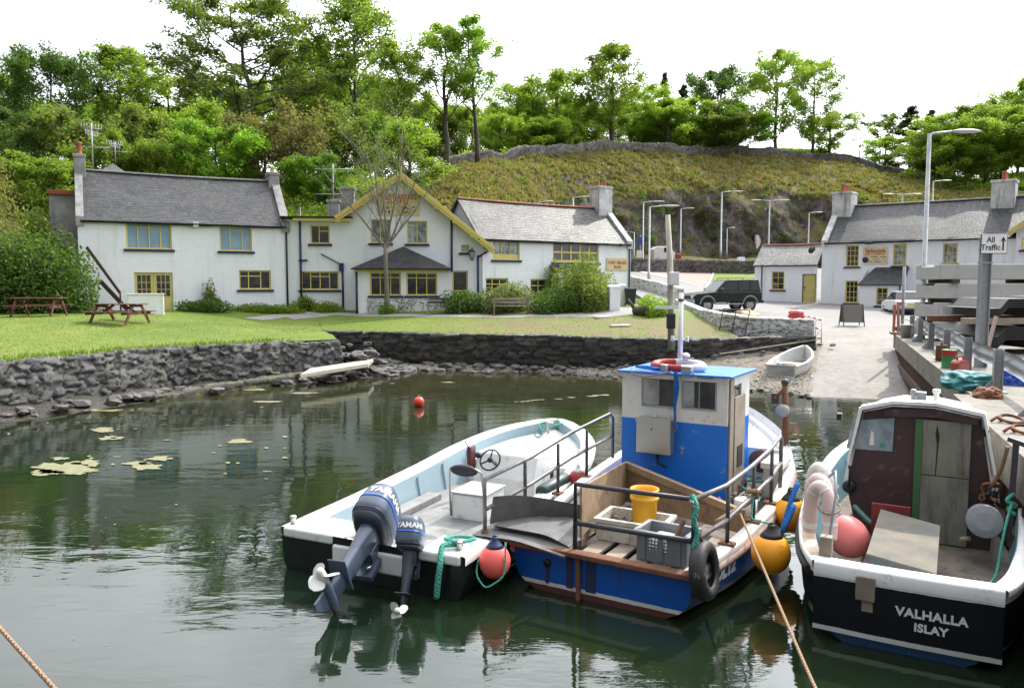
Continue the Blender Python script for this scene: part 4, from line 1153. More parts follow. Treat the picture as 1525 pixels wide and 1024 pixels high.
sign_text(sg, 'PORT ASKAIG', .26, (sx0 + sx1) / 2, sz0 + SH * .62, -.066, M_red, 1.0, SW * .93 / 1.75, .006); sign_text(sg, 'BAR', .26, (sx0 + sx1) / 2, sz0 + SH * .27, -.066, M_red, 1.1, 1.15, .006)
pipe(r0, [(LX - .15, -.07, ZE - .15), (LX - .15, -.07, -1)], M_navy)
q = F.px(924, 365); m = MB(); m.b(q[0] - .25, q[0] + .2, -.35, -.05, q[1] - .06, q[1] + .07); m.b(q[0] - .05, q[0] + .05, -.06, 0, q[1] - .05, q[1] + .05); m.build('floodlight', M_black, r0, bevel=.02)
a = F.px(818, 394, -.02); b = F.px(880, 396, -.02)
m = MB(); m.add([(a[0], -.003, a[1]), (b[0], -.003, a[1]), (b[0] + .6, -1.2, a[1] - .75), (a[0] - .1, -1.2, a[1] - .75)], [(0, 3, 2, 1)])
m.add([(a[0], -.003, a[1] - .06), (b[0], -.003, a[1] - .06), (b[0] + .6, -1.2, a[1] - .81), (a[0] - .1, -1.2, a[1] - .81)], [(0, 1, 2, 3)])
m.build('porch_roof', M_slate, r0, recalc=False)
m = MB(); m.b(a[0] + .1, b[0] + .3, -1.0, -.003, -1, a[1] - .8); m.build('porch', M_harl, r0)
# ------------------------------------------------------------------ cottage by the slip and its outbuilding
ANG = R(-39)
F = Facade('white_cottage', 'white cottage with grey slate roof, two white chimneys and a self-catering sign', (21.8, 55.0, 2.0), ANG)
r0 = F.root; LX = F.px(1640, 356)[0]; DP = 6.2; ZE = F.px(1300, 357)[1]; ZR = ZE + 2.65
ops = {k: F.rect(*v) for k, v in dict(a=(1260, 365, 1279, 397), b=(1330, 363, 1350, 395.6), c=(1404, 362, 1426, 392), d=(1258.8, 418, 1277.5, 451)).items()}
m = MB(); wall_open(m, 0, LX, -1.2, ZE, list(ops.values()))
m.add([(0, 0, -1.2), (0, DP, -1.2), (0, DP, ZE), (0, DP / 2, ZR), (0, 0, ZE)], [(0, 1, 2, 3, 4)])
m.add([(LX, 0, -1.2), (LX, DP, -1.2), (LX, DP, ZE), (LX, DP / 2, ZR), (LX, 0, ZE)], [(4, 3, 2, 1, 0)])
m.build('wall', M_harl, r0, recalc=False)
rf = gable_roof(r0, .15, LX, 0, DP, ZE, ZR, M_slate)
ridge_tiles(rf, .8, LX - .1, DP / 2, ZR, M_lead)
skew(r0, .16, 0, DP, DP / 2, ZE, ZR, .42, M_wskew, .18)
gutter(r0, .4, LX, -.2, ZE - .13)
chimney(rf, -.06, 1.25, DP / 2 - 1.0, DP / 2 + .5, ZR - 1.4, ZR + .95, M_wskew, 3, None, .05, .55)
c1 = F.Mi @ aty(1500, 290, 51.0); chimney(rf, c1.x - .75, c1.x + .55, DP / 2 - .9, DP / 2 + .5, ZR - 1.4, ZR + 1.0, M_wskew, 3, None, .06, .55)
for k in 'abcd': window(r0, ops[k], (.33, .66), (.5, .25, .75) if k != 'c' else (.5,), bw=.035, pm=M_pnet if k in 'bc' else M_pane)
sx0, sx1, sz0, sz1 = F.rect(1285, 368.5, 1322.5, 393)
m = MB(); m.b(sx0, sx1, -.06, -.004, sz0, sz1); sg = m.build('name_sign', paint('sign_buff', (.66, .57, .38), .6), r0, bevel=.01)
SW = sx1 - sx0; SH = sz1 - sz0; cx = (sx0 + sx1) / 2; M_or = paint('sign_orange', (.5, .13, .03), .6)
sign_text(sg, 'Harbourside', .40, cx, sz1 - SH * .20, -.066, M_or, 1.0, SW * .9 / 2.25, .012); sign_text(sg, 'SELF-CATERING', .22, cx, sz1 - SH * .41, -.066, M_or, 1.15, SW * .88 / 1.95, .004)
m = MB(); m.lathe([(.2, 0), (.2, .012)], 20, Matrix.Translation((sx0 + SW * .12, -.062, sz0 + SH * .26)) @ Matrix.Rotation(R(90), 4, 'X')); m.build('emblem', M_navy, sg)
for k in range(3):
    m = MB(); z_ = sz0 + SH * (.42 - .14 * k)
    for i in range(9):
        if (i * 7 + k * 3) % 5: m.b(sx0 + SW * (.25 + .078 * i), sx0 + SW * (.25 + .078 * i + .066), -.066, -.06, z_ - .025, z_ + .025)
    m.build('small_print', M_black if k != 1 else M_or, sg)
q = F.px(1296, 362); m = MB(); m.b(q[0] - .25, q[0] + .2, -.4, -.05, q[1] - .07, q[1] + .08); m.b(q[0] - .05, q[0] + .05, -.06, 0, q[1] - .05, q[1] + .05); m.build('floodlight', M_black, r0, bevel=.02)
# porch
YP = -1.6
px0, pz0 = F.px(1281, 423, YP); px1 = F.px(1342, 423, YP)[0]
pw = F.rect(1304.7, 428, 1322, 455, YP)
m = MB(); wall_open(m, px0, px1, -1.2, pz0, [pw], YP)
m.add([(px0, YP, -1.2), (px0, -.003, -1.2), (px0, -.003, pz0 + .95), (px0, YP, pz0)], [(3, 2, 1, 0)]); m.add([(px1, YP, -1.2), (px1, -.003, -1.2), (px1, -.003, pz0 + .95), (px1, YP, pz0)], [(0, 1, 2, 3)])
po = m.build('porch', M_harl, r0, recalc=False)
window(po, pw, (.5,), (.33, .66), y=YP, bw=.035)
pr = F.px(1320, 398, -.05)
m = MB(); zz = pr[1]
a = [(px0 - .15, YP - .15, pz0 - .02), (px1 + .15, YP - .15, pz0 - .02), (px1 + .1, -.004, zz), (px0 + .5, -.004, zz)]
m.add(a + [(v[0], v[1], v[2] - .09) for v in a], [(0, 1, 2, 3), (0, 4, 5, 1), (1, 5, 6, 2), (3, 7, 4, 0)])
m.build('porch_roof', M_slate, po)
pipe(po, [(px1 - .05, YP - .06, pz0 - .05), (px1 - .05, YP - .06, -.8)], M_navy)
# gabled dormer end at the right with yellow verge
gx = F.px(1513, 380)[0]; m = MB(); m.add([(gx, -.35, -1.2), (gx + 5, -.35, -1.2), (gx + 5, -.35, ZE + .3), (gx + 2.5, -.35, ZE + 2.3), (gx, -.35, ZE + .3)], [(0, 1, 2, 3, 4)])
m.add([(gx, -.35, -1.2), (gx, 0, -1.2), (gx, 0, ZE + .3), (gx, -.35, ZE + .3)], [(0, 4 - 1, 2, 1)]); dm = m.build('dormer', M_harl, r0)
m = MB(); slope(m, (gx - .35, ZE + .1), (gx + 2.5, ZE + 2.42), -.75, 2.5); slope(m, (gx + 5.35, ZE + .1), (gx + 2.5, ZE + 2.42), -.75, 2.5); m.build('dormer_roof', M_slate, dm)
m = MB(); m.bar((gx - .38, -.78, ZE + .0), (gx + 2.5, -.78, ZE + 2.34), .05, .3); m.build('bargeboard', M_pyel, dm)
wr = F.rect(1521.5, 354, 1540, 372, -.35); window(dm, wr, (.5,), (.5,), y=-.44)
# outbuilding
G = Facade('white_outbuilding', 'low white outbuilding with pale slate roof and peeling yellow plank door', (17.95, 57.75, 2.1), R(-34))
g0 = G.root; LX = G.px(1217, 400)[0] + .02; DP = 4.4; ZE = G.px(1160, 393)[1]; ZR = ZE + 1.5
ops = {k: G.rect(*v) for k, v in dict(w=(1149, 404, 1168, 431.5), d=(1194.5, 408, 1215, 450)).items()}
m = MB(); wall_open(m, 0, LX, -1, ZE, list(ops.values()))
m.add([(0, 0, -1), (0, DP, -1), (0, DP, ZE), (0, DP / 2, ZR), (0, 0, ZE)], [(0, 1, 2, 3, 4)])
m.build('wall', M_harl, g0, recalc=False)
rf = gable_roof(g0, -.1, LX, 0, DP, ZE, ZR, m_slate('pale_slate', (.06, .058, .056), (.16, .155, .15), (.22, .215, .2)), .12)
ridge_tiles(rf, -.05, LX - .02, DP / 2, ZR, M_clay)
window(g0, ops['w'], (.5,), (.33, .66), bw=.035)
x0, x1, z0, z1 = ops['d']; m = MB(); n = 6
for i in range(n): m.b(x0 + .06 + (x1 - x0 - .12) * i / n + .004, x0 + .06 + (x1 - x0 - .12) * (i + 1) / n - .004, .07, .11, z0, z1 - .06)
d = m.build('door', M_pyel, g0, bevel=.006); m = MB(); m.b(x0, x0 + .06, .04, .13, z0, z1); m.b(x1 - .06, x1, .04, .13, z0, z1); m.b(x0, x1, .04, .13, z1 - .06, z1); m.build('door_frame', paint('brown_wood', (.12, .07, .035), .7), d)
m = MB(); m.b(x0 + .12, x0 + .18, .03, .07, z0 + .95, z0 + 1.12); m.build('handle', M_black, d)
pipe(g0, [(G.px(1135, 400)[0], -.06, ZE - .05), (G.px(1135, 400)[0], -.06, -.9)], M_navy, .04)
gutter(g0, 0, LX, -.17, ZE - .1)
m = MB(); c = G.px(1213, 372, -.2); m.lathe([(.02, 0), (.18, .02), (.3, .09), (.3, .1)], 20, Matrix.Translation((c[0] - .1, -.3, c[1])) @ Matrix.Rotation(R(70), 4, 'X') @ Matrix.Rotation(R(-30), 4, 'Y')); m.tube([(c[0] - .1, -.3, c[1]), (c[0] + .05, .1, c[1])], .02, 6); m.build('satellite_dish', M_black, g0)
# ------------------------------------------------------------------ plants
def m_leaf(name, a, b, c=None, tr=0.45):
    if name in _mc: return _mc[name]
    t = NT(name)
    at = t.sep(t.attr('Col')[0])
    cc = t.mix(at[0], a, b)
    cc = t.mix(t.ramp(at[1], [(0.55, 0.0), (0.95, 0.8)]), cc, c or tuple(x * 1.5 for x in b))
    t.set(cc, 0.55, spec=0.25)
    tl = t.new('ShaderNodeBsdfTranslucent')
    t.l.new(t.mix(1.0, cc, (1.5, 1.7, 0.7), 'MULTIPLY'), tl.inputs[0])
    mx = t.new('ShaderNodeMixShader'); mx.inputs[0].default_value = tr
    t.l.new(t.b.outputs[0], mx.inputs[1]); t.l.new(tl.outputs[0], mx.inputs[2])
    t.l.new(mx.outputs[0], t.out.inputs[0])
    _mc[name] = t.m
    return t.m
L_mid = m_leaf('leaf_mid_green', (0.121, 0.177, 0.030), (0.185, 0.238, 0.039), tr=.5)
L_dark = m_leaf('leaf_dark_green', (0.050, 0.091, 0.023), (0.085, 0.140, 0.030), tr=.4)
L_light = m_leaf('leaf_yellow_green', (0.165, 0.24, 0.034), (0.235, 0.315, 0.05), (0.28, 0.335, 0.08), .55)
L_bright = m_leaf('leaf_bright_green', (0.121, 0.220, 0.030), (0.185, 0.287, 0.039), tr=.5)
L_pine = m_leaf('leaf_pine', (0.085, 0.122, 0.034), (0.156, 0.189, 0.048), tr=.4)
L_olive = m_leaf('leaf_olive', (0.13, 0.17, 0.04), (0.17, 0.215, 0.055), (0.20, 0.205, 0.075), .5)
L_bronze = m_leaf('leaf_bronze', (0.16, 0.135, 0.06), (0.165, 0.17, 0.055), (0.21, 0.165, 0.085), .45)
L_grey = m_leaf('leaf_grey_green', (0.121, 0.146, 0.063), (0.177, 0.201, 0.086), tr=.4)
L_spruce = m_leaf('leaf_spruce', (0.031, 0.055, 0.023), (0.057, 0.085, 0.031), tr=.25)
L_yel = m_leaf('gorse_flower', (0.100, 0.110, 0.020), (0.300, 0.200, 0.020), (0.420, 0.280, 0.030), tr=.2)
L_straw = m_leaf('dry_grass', (0.25, 0.205, 0.085), (0.185, 0.165, 0.06), (0.31, 0.26, 0.125), .35)
L_grass = m_leaf('grass_blade', (0.085, 0.140, 0.020), (0.130, 0.190, 0.030), tr=.4)
M_bark = paint('bark', (0.085, 0.07, 0.055), 0.85, (0.05, 0.042, 0.034), 0.8, 2.0, 0.7, 10)
M_bark2 = paint('pale_bark', (0.22, 0.195, 0.165), 0.85, (0.12, 0.105, 0.09), 0.9, 2.0, 0.6, 10)
def leaf_mesh(name, C, S, mat, parent=None, flat=0.0, colr=None, asp=0.55, seed=1, up=None, kind=None):
    """many small leaf-spray faces; C centres, S sizes, flat pulls the faces level"""
    rng = np.random.RandomState(seed); C = np.asarray(C, float); N = len(C); S = np.broadcast_to(np.asarray(S, float), (N,))
    n = rng.normal(size=(N, 3)); n[:, 2] = n[:, 2] * (1 - flat * .5) + flat * 2.2
    n /= np.linalg.norm(n, axis=1)[:, None]
    a = rng.normal(size=(N, 3))
    if up is not None: a = a * (1 - up) + np.array([0, 0, 3.0]) * up
    u = np.cross(n, a); u /= np.linalg.norm(u, axis=1)[:, None] + 1e-9
    if up is not None:
        u = a / np.linalg.norm(a, axis=1)[:, None]; v = np.cross(n, u); v /= np.linalg.norm(v, axis=1)[:, None] + 1e-9
    else: v = np.cross(n, u)
    h = S[:, None]
    P = np.stack([C - u * h * .6, C + v * h * asp * .5 + n * h * .06, C + u * h * .6, C - v * h * asp * .5 + n * h * .06], 1).reshape(-1, 3)
    me = bpy.data.meshes.new(name)
    me.vertices.add(4 * N); me.vertices.foreach_set('co', P.ravel())
    me.loops.add(4 * N); me.loops.foreach_set('vertex_index', np.arange(4 * N, dtype=np.int32))
    me.polygons.add(N); me.polygons.foreach_set('loop_start', np.arange(0, 4 * N, 4, dtype=np.int32))
    me.update(calc_edges=True)
    me.materials.append(mat)
    ca = me.attributes.new('Col', 'FLOAT_COLOR', 'POINT'); arr = np.ones((N, 4))
    arr[:, 0] = rng.rand(N) * .6 + (colr if colr is not None else .2); arr[:, 1] = rng.rand(N)
    ca.data.foreach_set('color', np.repeat(arr, 4, axis=0).ravel())
    o = bpy.data.objects.new(name, me); col.objects.link(o)
    if parent is not None: o.parent = parent
    if kind: o['kind'] = kind
    return o
def tree_proto(seed, H=10, base=.3, rad=3.0, tr=.22, nl=14, prof='oval', lsize=.34, nleaf=9000, clump=.75, flat=0.0, lean=0.0, stems=1, up=.55, leaf=L_mid, bark=M_bark, sub=4, droop=0.0, top=.93, bend=.06, twig=True):
    """returns (wood MB, leaf centres, sizes, clump tint)"""
    rg = random.Random(seed); wood = MB(); tips = []
    for s_ in range(stems):
        a0 = rg.random() * 6.28; off = .0 if stems == 1 else .12 * H * .25
        pts, rs = [], []
        px, py = off * math.cos(a0), off * math.sin(a0); hh = H * top * (1 if s_ == 0 else rg.uniform(.75, .98)); sp = 0 if stems == 1 else rg.uniform(.05, .16)
        K = 9
        for k in range(K + 1):
            t = k / K
            pts.append(Vector((px + lean * t * t * H + math.cos(a0) * sp * H * t + rg.uniform(-1, 1) * bend * H * .2 * t, py + math.sin(a0) * sp * H * t + rg.uniform(-1, 1) * bend * H * .2 * t, hh * t)))
            rs.append(tr * (1 - .88 * t) * (1.25 if k == 0 else 1) / (stems ** .4))
        wood.tube(pts, rs, 7)
        def at(t):
            f = t * K; i = min(int(f), K - 1); return pts[i].lerp(pts[i + 1], f - i), rs[i] + (rs[i + 1] - rs[i]) * (f - i)
        for i in range(nl):
            f = (i + rg.random() * .7) / nl
            t = base + (1 - base) * f * .98
            p, r = at(min(.99, t))
            if prof == 'oval': w = math.sin(PI * min(1, .14 + .84 * f)) ** .7
            elif prof == 'cone': w = (1 - f) ** .85 + .06
            elif prof == 'top': w = math.sin(PI * min(1, .35 + .62 * f)) ** .8
            elif prof == 'umbrella': w = .55 + .5 * math.sin(PI * f * .9)
            else: w = 1
            L = rad * w * rg.uniform(.75, 1.2) / (1 if stems == 1 else 1.25); az = i * 2.4 + rg.uniform(-.5, .5) + s_ * 1.3
            d = Vector((math.cos(az), math.sin(az), up * rg.uniform(.6, 1.3) * (1.25 - .5 * f) - droop)).normalized()
            q = [p]
            for k in range(1, 5):
                d2 = (d + Vector((rg.uniform(-.22, .22), rg.uniform(-.22, .22), (.10 if droop == 0 else -.06) * k + rg.uniform(-.1, .1)))).normalized()
                q.append(q[-1] + d2 * L / 4)
            rr = max(.025, min(r * .55, tr * .35))
            wood.tube(q, [rr, rr * .8, rr * .6, rr * .42, rr * .2], 5, False)
            tips.append((q[4], 1.0)); tips.append((q[3], .8)); 
            if prof in ('oval', 'cone', 'umbrella'): tips.append((q[2], .6))
            for k in range(sub):
                j = rg.choice((1, 2, 2, 3, 3)); b0 = q[j].lerp(q[j + 1], rg.random())
                dd = (d + Vector((rg.uniform(-1, 1), rg.uniform(-1, 1), rg.uniform(-.4, .7) * (1 - flat)))).normalized(); l2 = L * rg.uniform(.22, .45)
                b1 = b0 + dd * l2 * .5; b2 = b1 + (dd + Vector((rg.uniform(-.3, .3), rg.uniform(-.3, .3), .15 - droop))).normalized() * l2 * .5
                wood.tube([b0, b1, b2], [rr * .4, rr * .3, rr * .12], 4, False)
                tips.append((b2, .8)); tips.append((b1, .55))
        tips.append((pts[-1], .8))
    rng = np.random.RandomState(seed)
    W = np.array([w for _, w in tips]); W /= W.sum(); T = np.array([tuple(p) for p, _ in tips])
    idx = rng.choice(len(tips), nleaf, p=W)
    tint = rng.uniform(-.15, .4, len(tips))
    g = rng.normal(size=(nleaf, 3)); g /= (np.linalg.norm(g, axis=1)[:, None] + 1e-9); g *= (rng.rand(nleaf, 1) ** .45) * clump * rng.uniform(.6, 1.25, (len(tips), 1))[idx]
    g[:, 2] *= (1 - .68 * flat)
    C = T[idx] + g
    return wood, C, lsize * rng.uniform(.6, 1.3, nleaf), tint[idx]
PROTO = {}
_protos = dict(
    broad=dict(seed=1, H=12, base=.08, rad=5.0, nl=20, nleaf=17500, clump=.85, leaf=L_mid, lsize=0.256, sub=5, up=.6),
    dense=dict(seed=2, H=12, base=.06, rad=5.0, nl=20, nleaf=18900, clump=.95, leaf=L_dark, lsize=0.272, sub=5),
    airy=dict(seed=3, H=16, base=.16, rad=4.2, nl=24, nleaf=14699, clump=.72, leaf=L_mid, lsize=0.240, up=.95, tr=.22, sub=6),
    airy_light=dict(seed=4, H=16, base=.10, rad=4.4, nl=24, nleaf=15399, clump=.75, leaf=L_light, lsize=0.240, up=.85, tr=.2, sub=6),
    tall=dict(seed=5, H=20, base=.36, rad=4.4, nl=18, nleaf=9100, clump=.75, leaf=L_olive, lsize=0.240, prof='top', up=1.15, tr=.27, bend=.10, sub=6),
    tall_b=dict(seed=6, H=20, base=.36, rad=4.2, nl=18, nleaf=10500, clump=.75, leaf=L_mid, lsize=0.240, prof='top', up=1.15, tr=.27, bend=.12, lean=.06, sub=6),
    layered=dict(seed=7, H=20, base=.12, rad=9.0, nl=34, nleaf=26000, clump=1.25, leaf=L_pine, lsize=.36, prof='oval', flat=.72, up=.30, tr=.45, bend=.14, lean=.10, sub=5),
    spruce=dict(seed=8, H=16, base=.08, rad=2.9, nl=34, nleaf=9500, clump=.6, leaf=L_spruce, lsize=.38, prof='cone', flat=.3, up=.12, droop=.25),
    light=dict(seed=9, H=9, base=.10, rad=3.2, nl=16, nleaf=11900, clump=.75, leaf=L_light, lsize=0.240),
    bright=dict(seed=10, H=9, base=.06, rad=4.2, nl=18, nleaf=16800, clump=.85, leaf=L_bright, lsize=0.272),
    bronze=dict(seed=11, H=9, base=.12, rad=3.4, nl=10, stems=3, nleaf=5500, clump=.75, leaf=L_bronze, lsize=.25, up=.9, tr=.14),
    olive=dict(seed=12, H=9, base=.08, rad=4.0, nl=12, stems=2, nleaf=11000, clump=.85, leaf=L_olive, lsize=.30, up=.7, tr=.16),
    grey=dict(seed=13, H=9, base=.1, rad=2.6, nl=16, nleaf=6000, clump=.6, leaf=L_grey, lsize=.28, up=.9),
    sapling=dict(seed=14, H=9, base=.35, rad=2.2, nl=9, nleaf=420, clump=.5, leaf=L_light, lsize=.28, up=.9, tr=.09),
    scots=dict(seed=15, H=12, base=.62, rad=3.2, nl=9, nleaf=2600, clump=.8, leaf=L_pine, lsize=.36, prof='umbrella', flat=.6, up=.35, tr=.2),
)
def proto(k):
    if k not in PROTO:
        kw = dict(_protos[k]); leaf = kw['leaf']
        wood, C, S, T = tree_proto(**kw)
        zt = np.percentile(C[:, 2], 99.7); rx = (np.percentile(C[:, 0], 98.5) - np.percentile(C[:, 0], 1.5))
        PROTO[k] = (wood, C, S, T, leaf, zt, rx, [None, None])
    return PROTO[k]
def tree(k, px, top, wpx, Y, label, rz=0.0, group=None, leaf=None, sink=.3, base=None, name='tree', cat='tree'):
    wood, C, S, T, lf, zt, rx, cache = proto(k)
    b = onhill(px, Y) if base is None else Vector(base)
    h = aty(px, top, b.y).z - b.z
    wx = wpx / FPX * b.y
    t = thing(name, label, cat, (b.x, b.y, b.z - sink), rz, group)
    t.scale = (wx / rx, wx / rx, (h + sink) / zt)
    key = leaf or lf
    if cache[0] is None:
        cache[0] = wood.build('trunk', M_bark, None)
        cache[1] = {}
        tk = cache[0]
    else:
        tk = cache[0].copy(); col.objects.link(tk)
    tk.parent = t
    if key not in cache[1]:
        cr = leaf_mesh('crown', C, S, key, None, _protos[k].get('flat', 0), T, seed=_protos[k]['seed'])
        cache[1][key] = cr
    else:
        cr = cache[1][key].copy(); col.objects.link(cr)
    cr.parent = t
    return t
# --- the named trees, left to right along the skyline
tree('broad', 8, 110, 120, 120, 'mid green leafy tree at the far left edge of the wood', .3)
tree('dense', 90, 80, 135, 113, 'dark dense round-headed tree left of the airy pale one on the skyline', 1.0)
tree('airy', 192, 70, 120, 123, 'airy light green tree with sky showing through, beside the dark round-headed one', 2.0)
tree('scots', 262, 104, 100, 138, 'flat-topped pine standing in the dip between two higher crowns', .4)
tree('layered', 385, 2, 250, 117, 'huge dark pine with level layered boughs, the broadest crown above the white wing', 2.9)
tree('airy', 535, -14, 125, 126, 'tallest leafy tree, reaching the top edge of the picture above the gable', .7)
tree('broad', 470, 62, 110, 138, 'leafy tree wedged between the layered pine and the tallest tree', 3.0)
tree('tall_b', 598, 60, 95, 86, 'dark-crowned forked tree right of the tallest tree, with bare lower trunk', 1.9, leaf=L_mid)
tree('tall', 666, 38, 100, 88, 'thin-crowned tree with straight bare trunk rising beside the ridge wall', .5, leaf=L_light)
tree('tall_b', 712, 28, 88, 89, 'tall airy tree whose bare trunk leans right at the end of the ridge wall', 3.6, leaf=L_bright)
tree('airy_light', 770, 128, 100, 112, 'yellow-green backlit tree right of the two bare-trunked trees', 1.0)
tree('light', 828, 106, 80, 114, 'pale rounded dome-shaped tree on the ridge', 2.2)
tree('airy', 908, 68, 105, 115, 'tall tree standing alone above the ridge between pale woodland on both sides', 4.1)
tree('airy_light', 960, 128, 90, 130, 'yellow-green tree just right of the tall lone ridge tree', 2.0)
tree('spruce', 985, 110, 34, 152, 'thin grey-green spruce tip poking above the skyline', 0)
tree('spruce', 1012, 128, 44, 150, 'dark spruce beside the broad dark tree on the skyline', 1)
tree('dense', 1064, 105, 100, 142, 'broad dark green tree with sunlit top on the skyline', 2)
tree('light', 990, 150, 74, 124, 'bright yellow-green rounded small tree above the ridge wall', 0)
tree('grey', 1027, 148, 46, 126, 'slim pale small tree beside the bright rounded one', .4, leaf=L_light)
tree('grey', 1080, 150, 56, 128, 'grey-green wispy small tree in front of the broad dark tree', 1.4)
tree('airy_light', 1148, 76, 90, 133, 'left one of the pair of tall ridge trees at the edge of the sky gap', 1.5)
tree('airy_light', 1203, 88, 82, 138, 'right one of the pair of tall ridge trees at the edge of the sky gap', 3.5, leaf=L_mid)
tree('light', 1228, 168, 56, 146, 'low wind-bent bush tree right of the pair of tall ridge trees', 2, leaf=L_mid)
tree('sapling', 1272, 168, 30, 140, 'spindly almost leafless sapling against the white sky gap', 0)
tree('scots', 1302, 176, 44, 168, 'small flat-topped pine left of the darkest spruce', 1)
tree('scots', 1320, 166, 36, 170, 'small pine almost touching the darkest spruce', 2)
tree('spruce', 1346, 160, 62, 152, 'darkest broad spruce at the left end of the right-hand wood', 0)
tree('spruce', 1374, 165, 46, 156, 'second dark spruce just right of the broad darkest one', 2)
tree('light', 1310, 205, 56, 150, 'bushy light green tree at the foot of the spruces', 2)
tree('airy_light', 1388, 172, 80, 128, 'light green tree behind the tall street lamp', 0)
tree('airy', 1436, 156, 100, 127, 'mid green tree in the right-hand wood right of the street lamp head', 1)
tree('airy_light', 1482, 160, 95, 124, 'yellow-green tree near the right edge of the wood above the cottage', 2)
tree('broad', 1522, 118, 110, 132, 'highest leafy tree at the right edge of the picture', 2)
tree('airy_light', 1458, 178, 90, 121, 'thin-stemmed light tree in front of the right-hand wood', 4)
tree('airy', 1530, 170, 90, 119, 'shaded tree above the right cottage chimney', 5)
tree('light', 1412, 205, 60, 122, 'low bushy tree under the lamp head at the edge of the right-hand wood', 5)
# --- middle distance, behind the white wing
tree('olive', 130, 160, 120, 81, 'olive-green bushy tree behind the terracotta chimney pot', .5)
tree('olive', 212, 165, 120, 85, 'olive bush tree above the middle of the white wing roof', 2.5)
tree('olive', 285, 150, 100, 89, 'yellowish loose tree behind the wing roof under the layered pine', 4.0, leaf=L_light)
tree('bright', 328, 184, 120, 81, 'bright fresh green sycamore behind the white wing ridge', 0)
tree('bright', 250, 208, 80, 78, 'darker low sycamore left of the bright fresh green one', 2, leaf=L_mid)
tree('bronze', 385, 172, 90, 85, 'brownish budding tree right of the bright sycamore', 1)
tree('bronze', 442, 160, 110, 87, 'bronze twiggy tree behind the right chimney of the white wing', 2)
tree('bronze', 505, 150, 105, 107, 'thin greyish twiggy tree left of the gable, hardly in leaf', 4, leaf=L_olive)
tree('bright', 478, 232, 90, 81, 'low bright green bush tree behind the flat-roofed link', 1.2)
tree('olive', 548, 172, 100, 113, 'light green tree rising behind the hotel gable', 3, leaf=L_bright)
tree('light', 612, 182, 90, 77, 'light green tree right behind the gable finial', 1)
tree('broad', 20, 165, 120, 80, 'shaded green tree at the left edge behind the rhododendrons', 4, leaf=L_dark)
tree('bright', 72, 232, 110, 68, 'shaded leafy bush tree left of the grey annex', 3.3, leaf=L_mid)
tree('bright', 180, 200, 90, 77, 'mid green bush tree peeping over the left part of the wing roof', 4.4, leaf=L_mid)
tree('light', 800, 178, 70, 106, 'low yellow-green tree behind the ridge wall', 2.2)
tree('broad', 745, 172, 70, 104, 'small shaded tree under the yellow-green backlit one', 2.2, leaf=L_light)
tree('dense', 820, 190, 60, 108, 'low dark green bush tree at the ridge wall', 1.1)
tree('broad', 868, 150, 70, 120, 'green tree filling the gap left of the lone ridge tree', 3.1)
# --- the wood behind: look-alikes
rw_ = random.Random(77)
def sky_top(px): return float(np.interp(px, [-60, 40, 130, 260, 420, 560, 640, 740, 800, 860, 940, 1000, 1100, 1130, 1330, 1380, 1450, 1560], [150, 130, 140, 135, 95, 85, 140, 132, 138, 128, 140, 145, 150, 170, 200, 182, 168, 150]))
for i, px in enumerate(list(range(-50, 1120, 28)) + list(range(1385, 1570, 24))):
    k = rw_.choice(['broad', 'airy_light', 'airy', 'light', 'bright'])
    p_ = px + rw_.uniform(-9, 9); Y = rw_.uniform(126, 158) if px > 620 else rw_.uniform(138, 165)
    tree(k, p_, sky_top(p_) + rw_.uniform(2, 34), rw_.uniform(70, 100) * 100 / Y + 10, Y, 'leafy tree filling the wood behind the front row on the hill', rw_.random() * 6, 'trees filling the wood on the hill', leaf=rw_.choice([None, None, L_mid, L_olive, L_bright]))
# --- undergrowth of the wood, hillside bracken and gorse
rng = np.random.RandomState(9)
def scatter(name, label, mat, n, per, pick, size, cl, flat=.2, sd=1, cat='undergrowth', up=None):
    Cs, Ss, Ts = [], [], []
    for _ in range(n):
        p, s = pick()
        g = rng.normal(size=(per, 3)); g /= np.linalg.norm(g, axis=1)[:, None]; g *= (rng.rand(per, 1) ** .4) * cl * s; g[:, 2] = np.abs(g[:, 2]) * .8
        Cs.append(np.array(p) + g); Ss.append(np.full(per, size) * rng.uniform(.6, 1.3, per)); Ts.append(np.full(per, rng.uniform(-.2, .5)))
    o = leaf_mesh(name, np.concatenate(Cs), np.concatenate(Ss), mat, None, flat, np.concatenate(Ts), seed=sd, up=up)
    return tag(o, label, cat, None, 'stuff')
def pk_wood(a, b, c, d):
    def f():
        px = rng.uniform(a, b); Y = rng.uniform(c, d); p = onhill(px, Y); return (p.x, p.y, p.z - .3), rng.uniform(.8, 1.7)
    return f
def pk_t(a, b, t0, t1):
    def f():
        px = rng.uniform(a, b); p = hpt(px, rng.uniform(t0, t1)); return tuple(p), rng.uniform(.6, 1.4)
    return f
scatter('undergrowth', 'mixed green undergrowth covering the wooded slope behind the hotel', L_mid, 560, 110, pk_wood(-60, 600, 46, 104), .34, 1.5, sd=3)
scatter('undergrowth', 'fresh yellow-green undergrowth among the trunks on the upper slope', L_light, 260, 90, pk_wood(300, 640, 56, 92), .32, 1.3, sd=4)
scatter('undergrowth', 'leafy scrub under the trees along the crest behind the ridge wall', L_light, 230, 90, pk_t(640, 940, 5.02, 5.6), .36, 1.6, sd=5)
scatter('undergrowth', 'shaded scrub at the foot of the right-hand wood', L_mid, 200, 90, pk_t(1340, 1560, 4.7, 5.7), .36, 1.6, sd=6)
scatter('bracken', 'tufts of dry bracken and coarse grass over the open hillside', L_straw, 3600, 16, pk_t(640, 1480, 2.9, 4.95), .32, .45, 0, 7, 'bracken', .55)
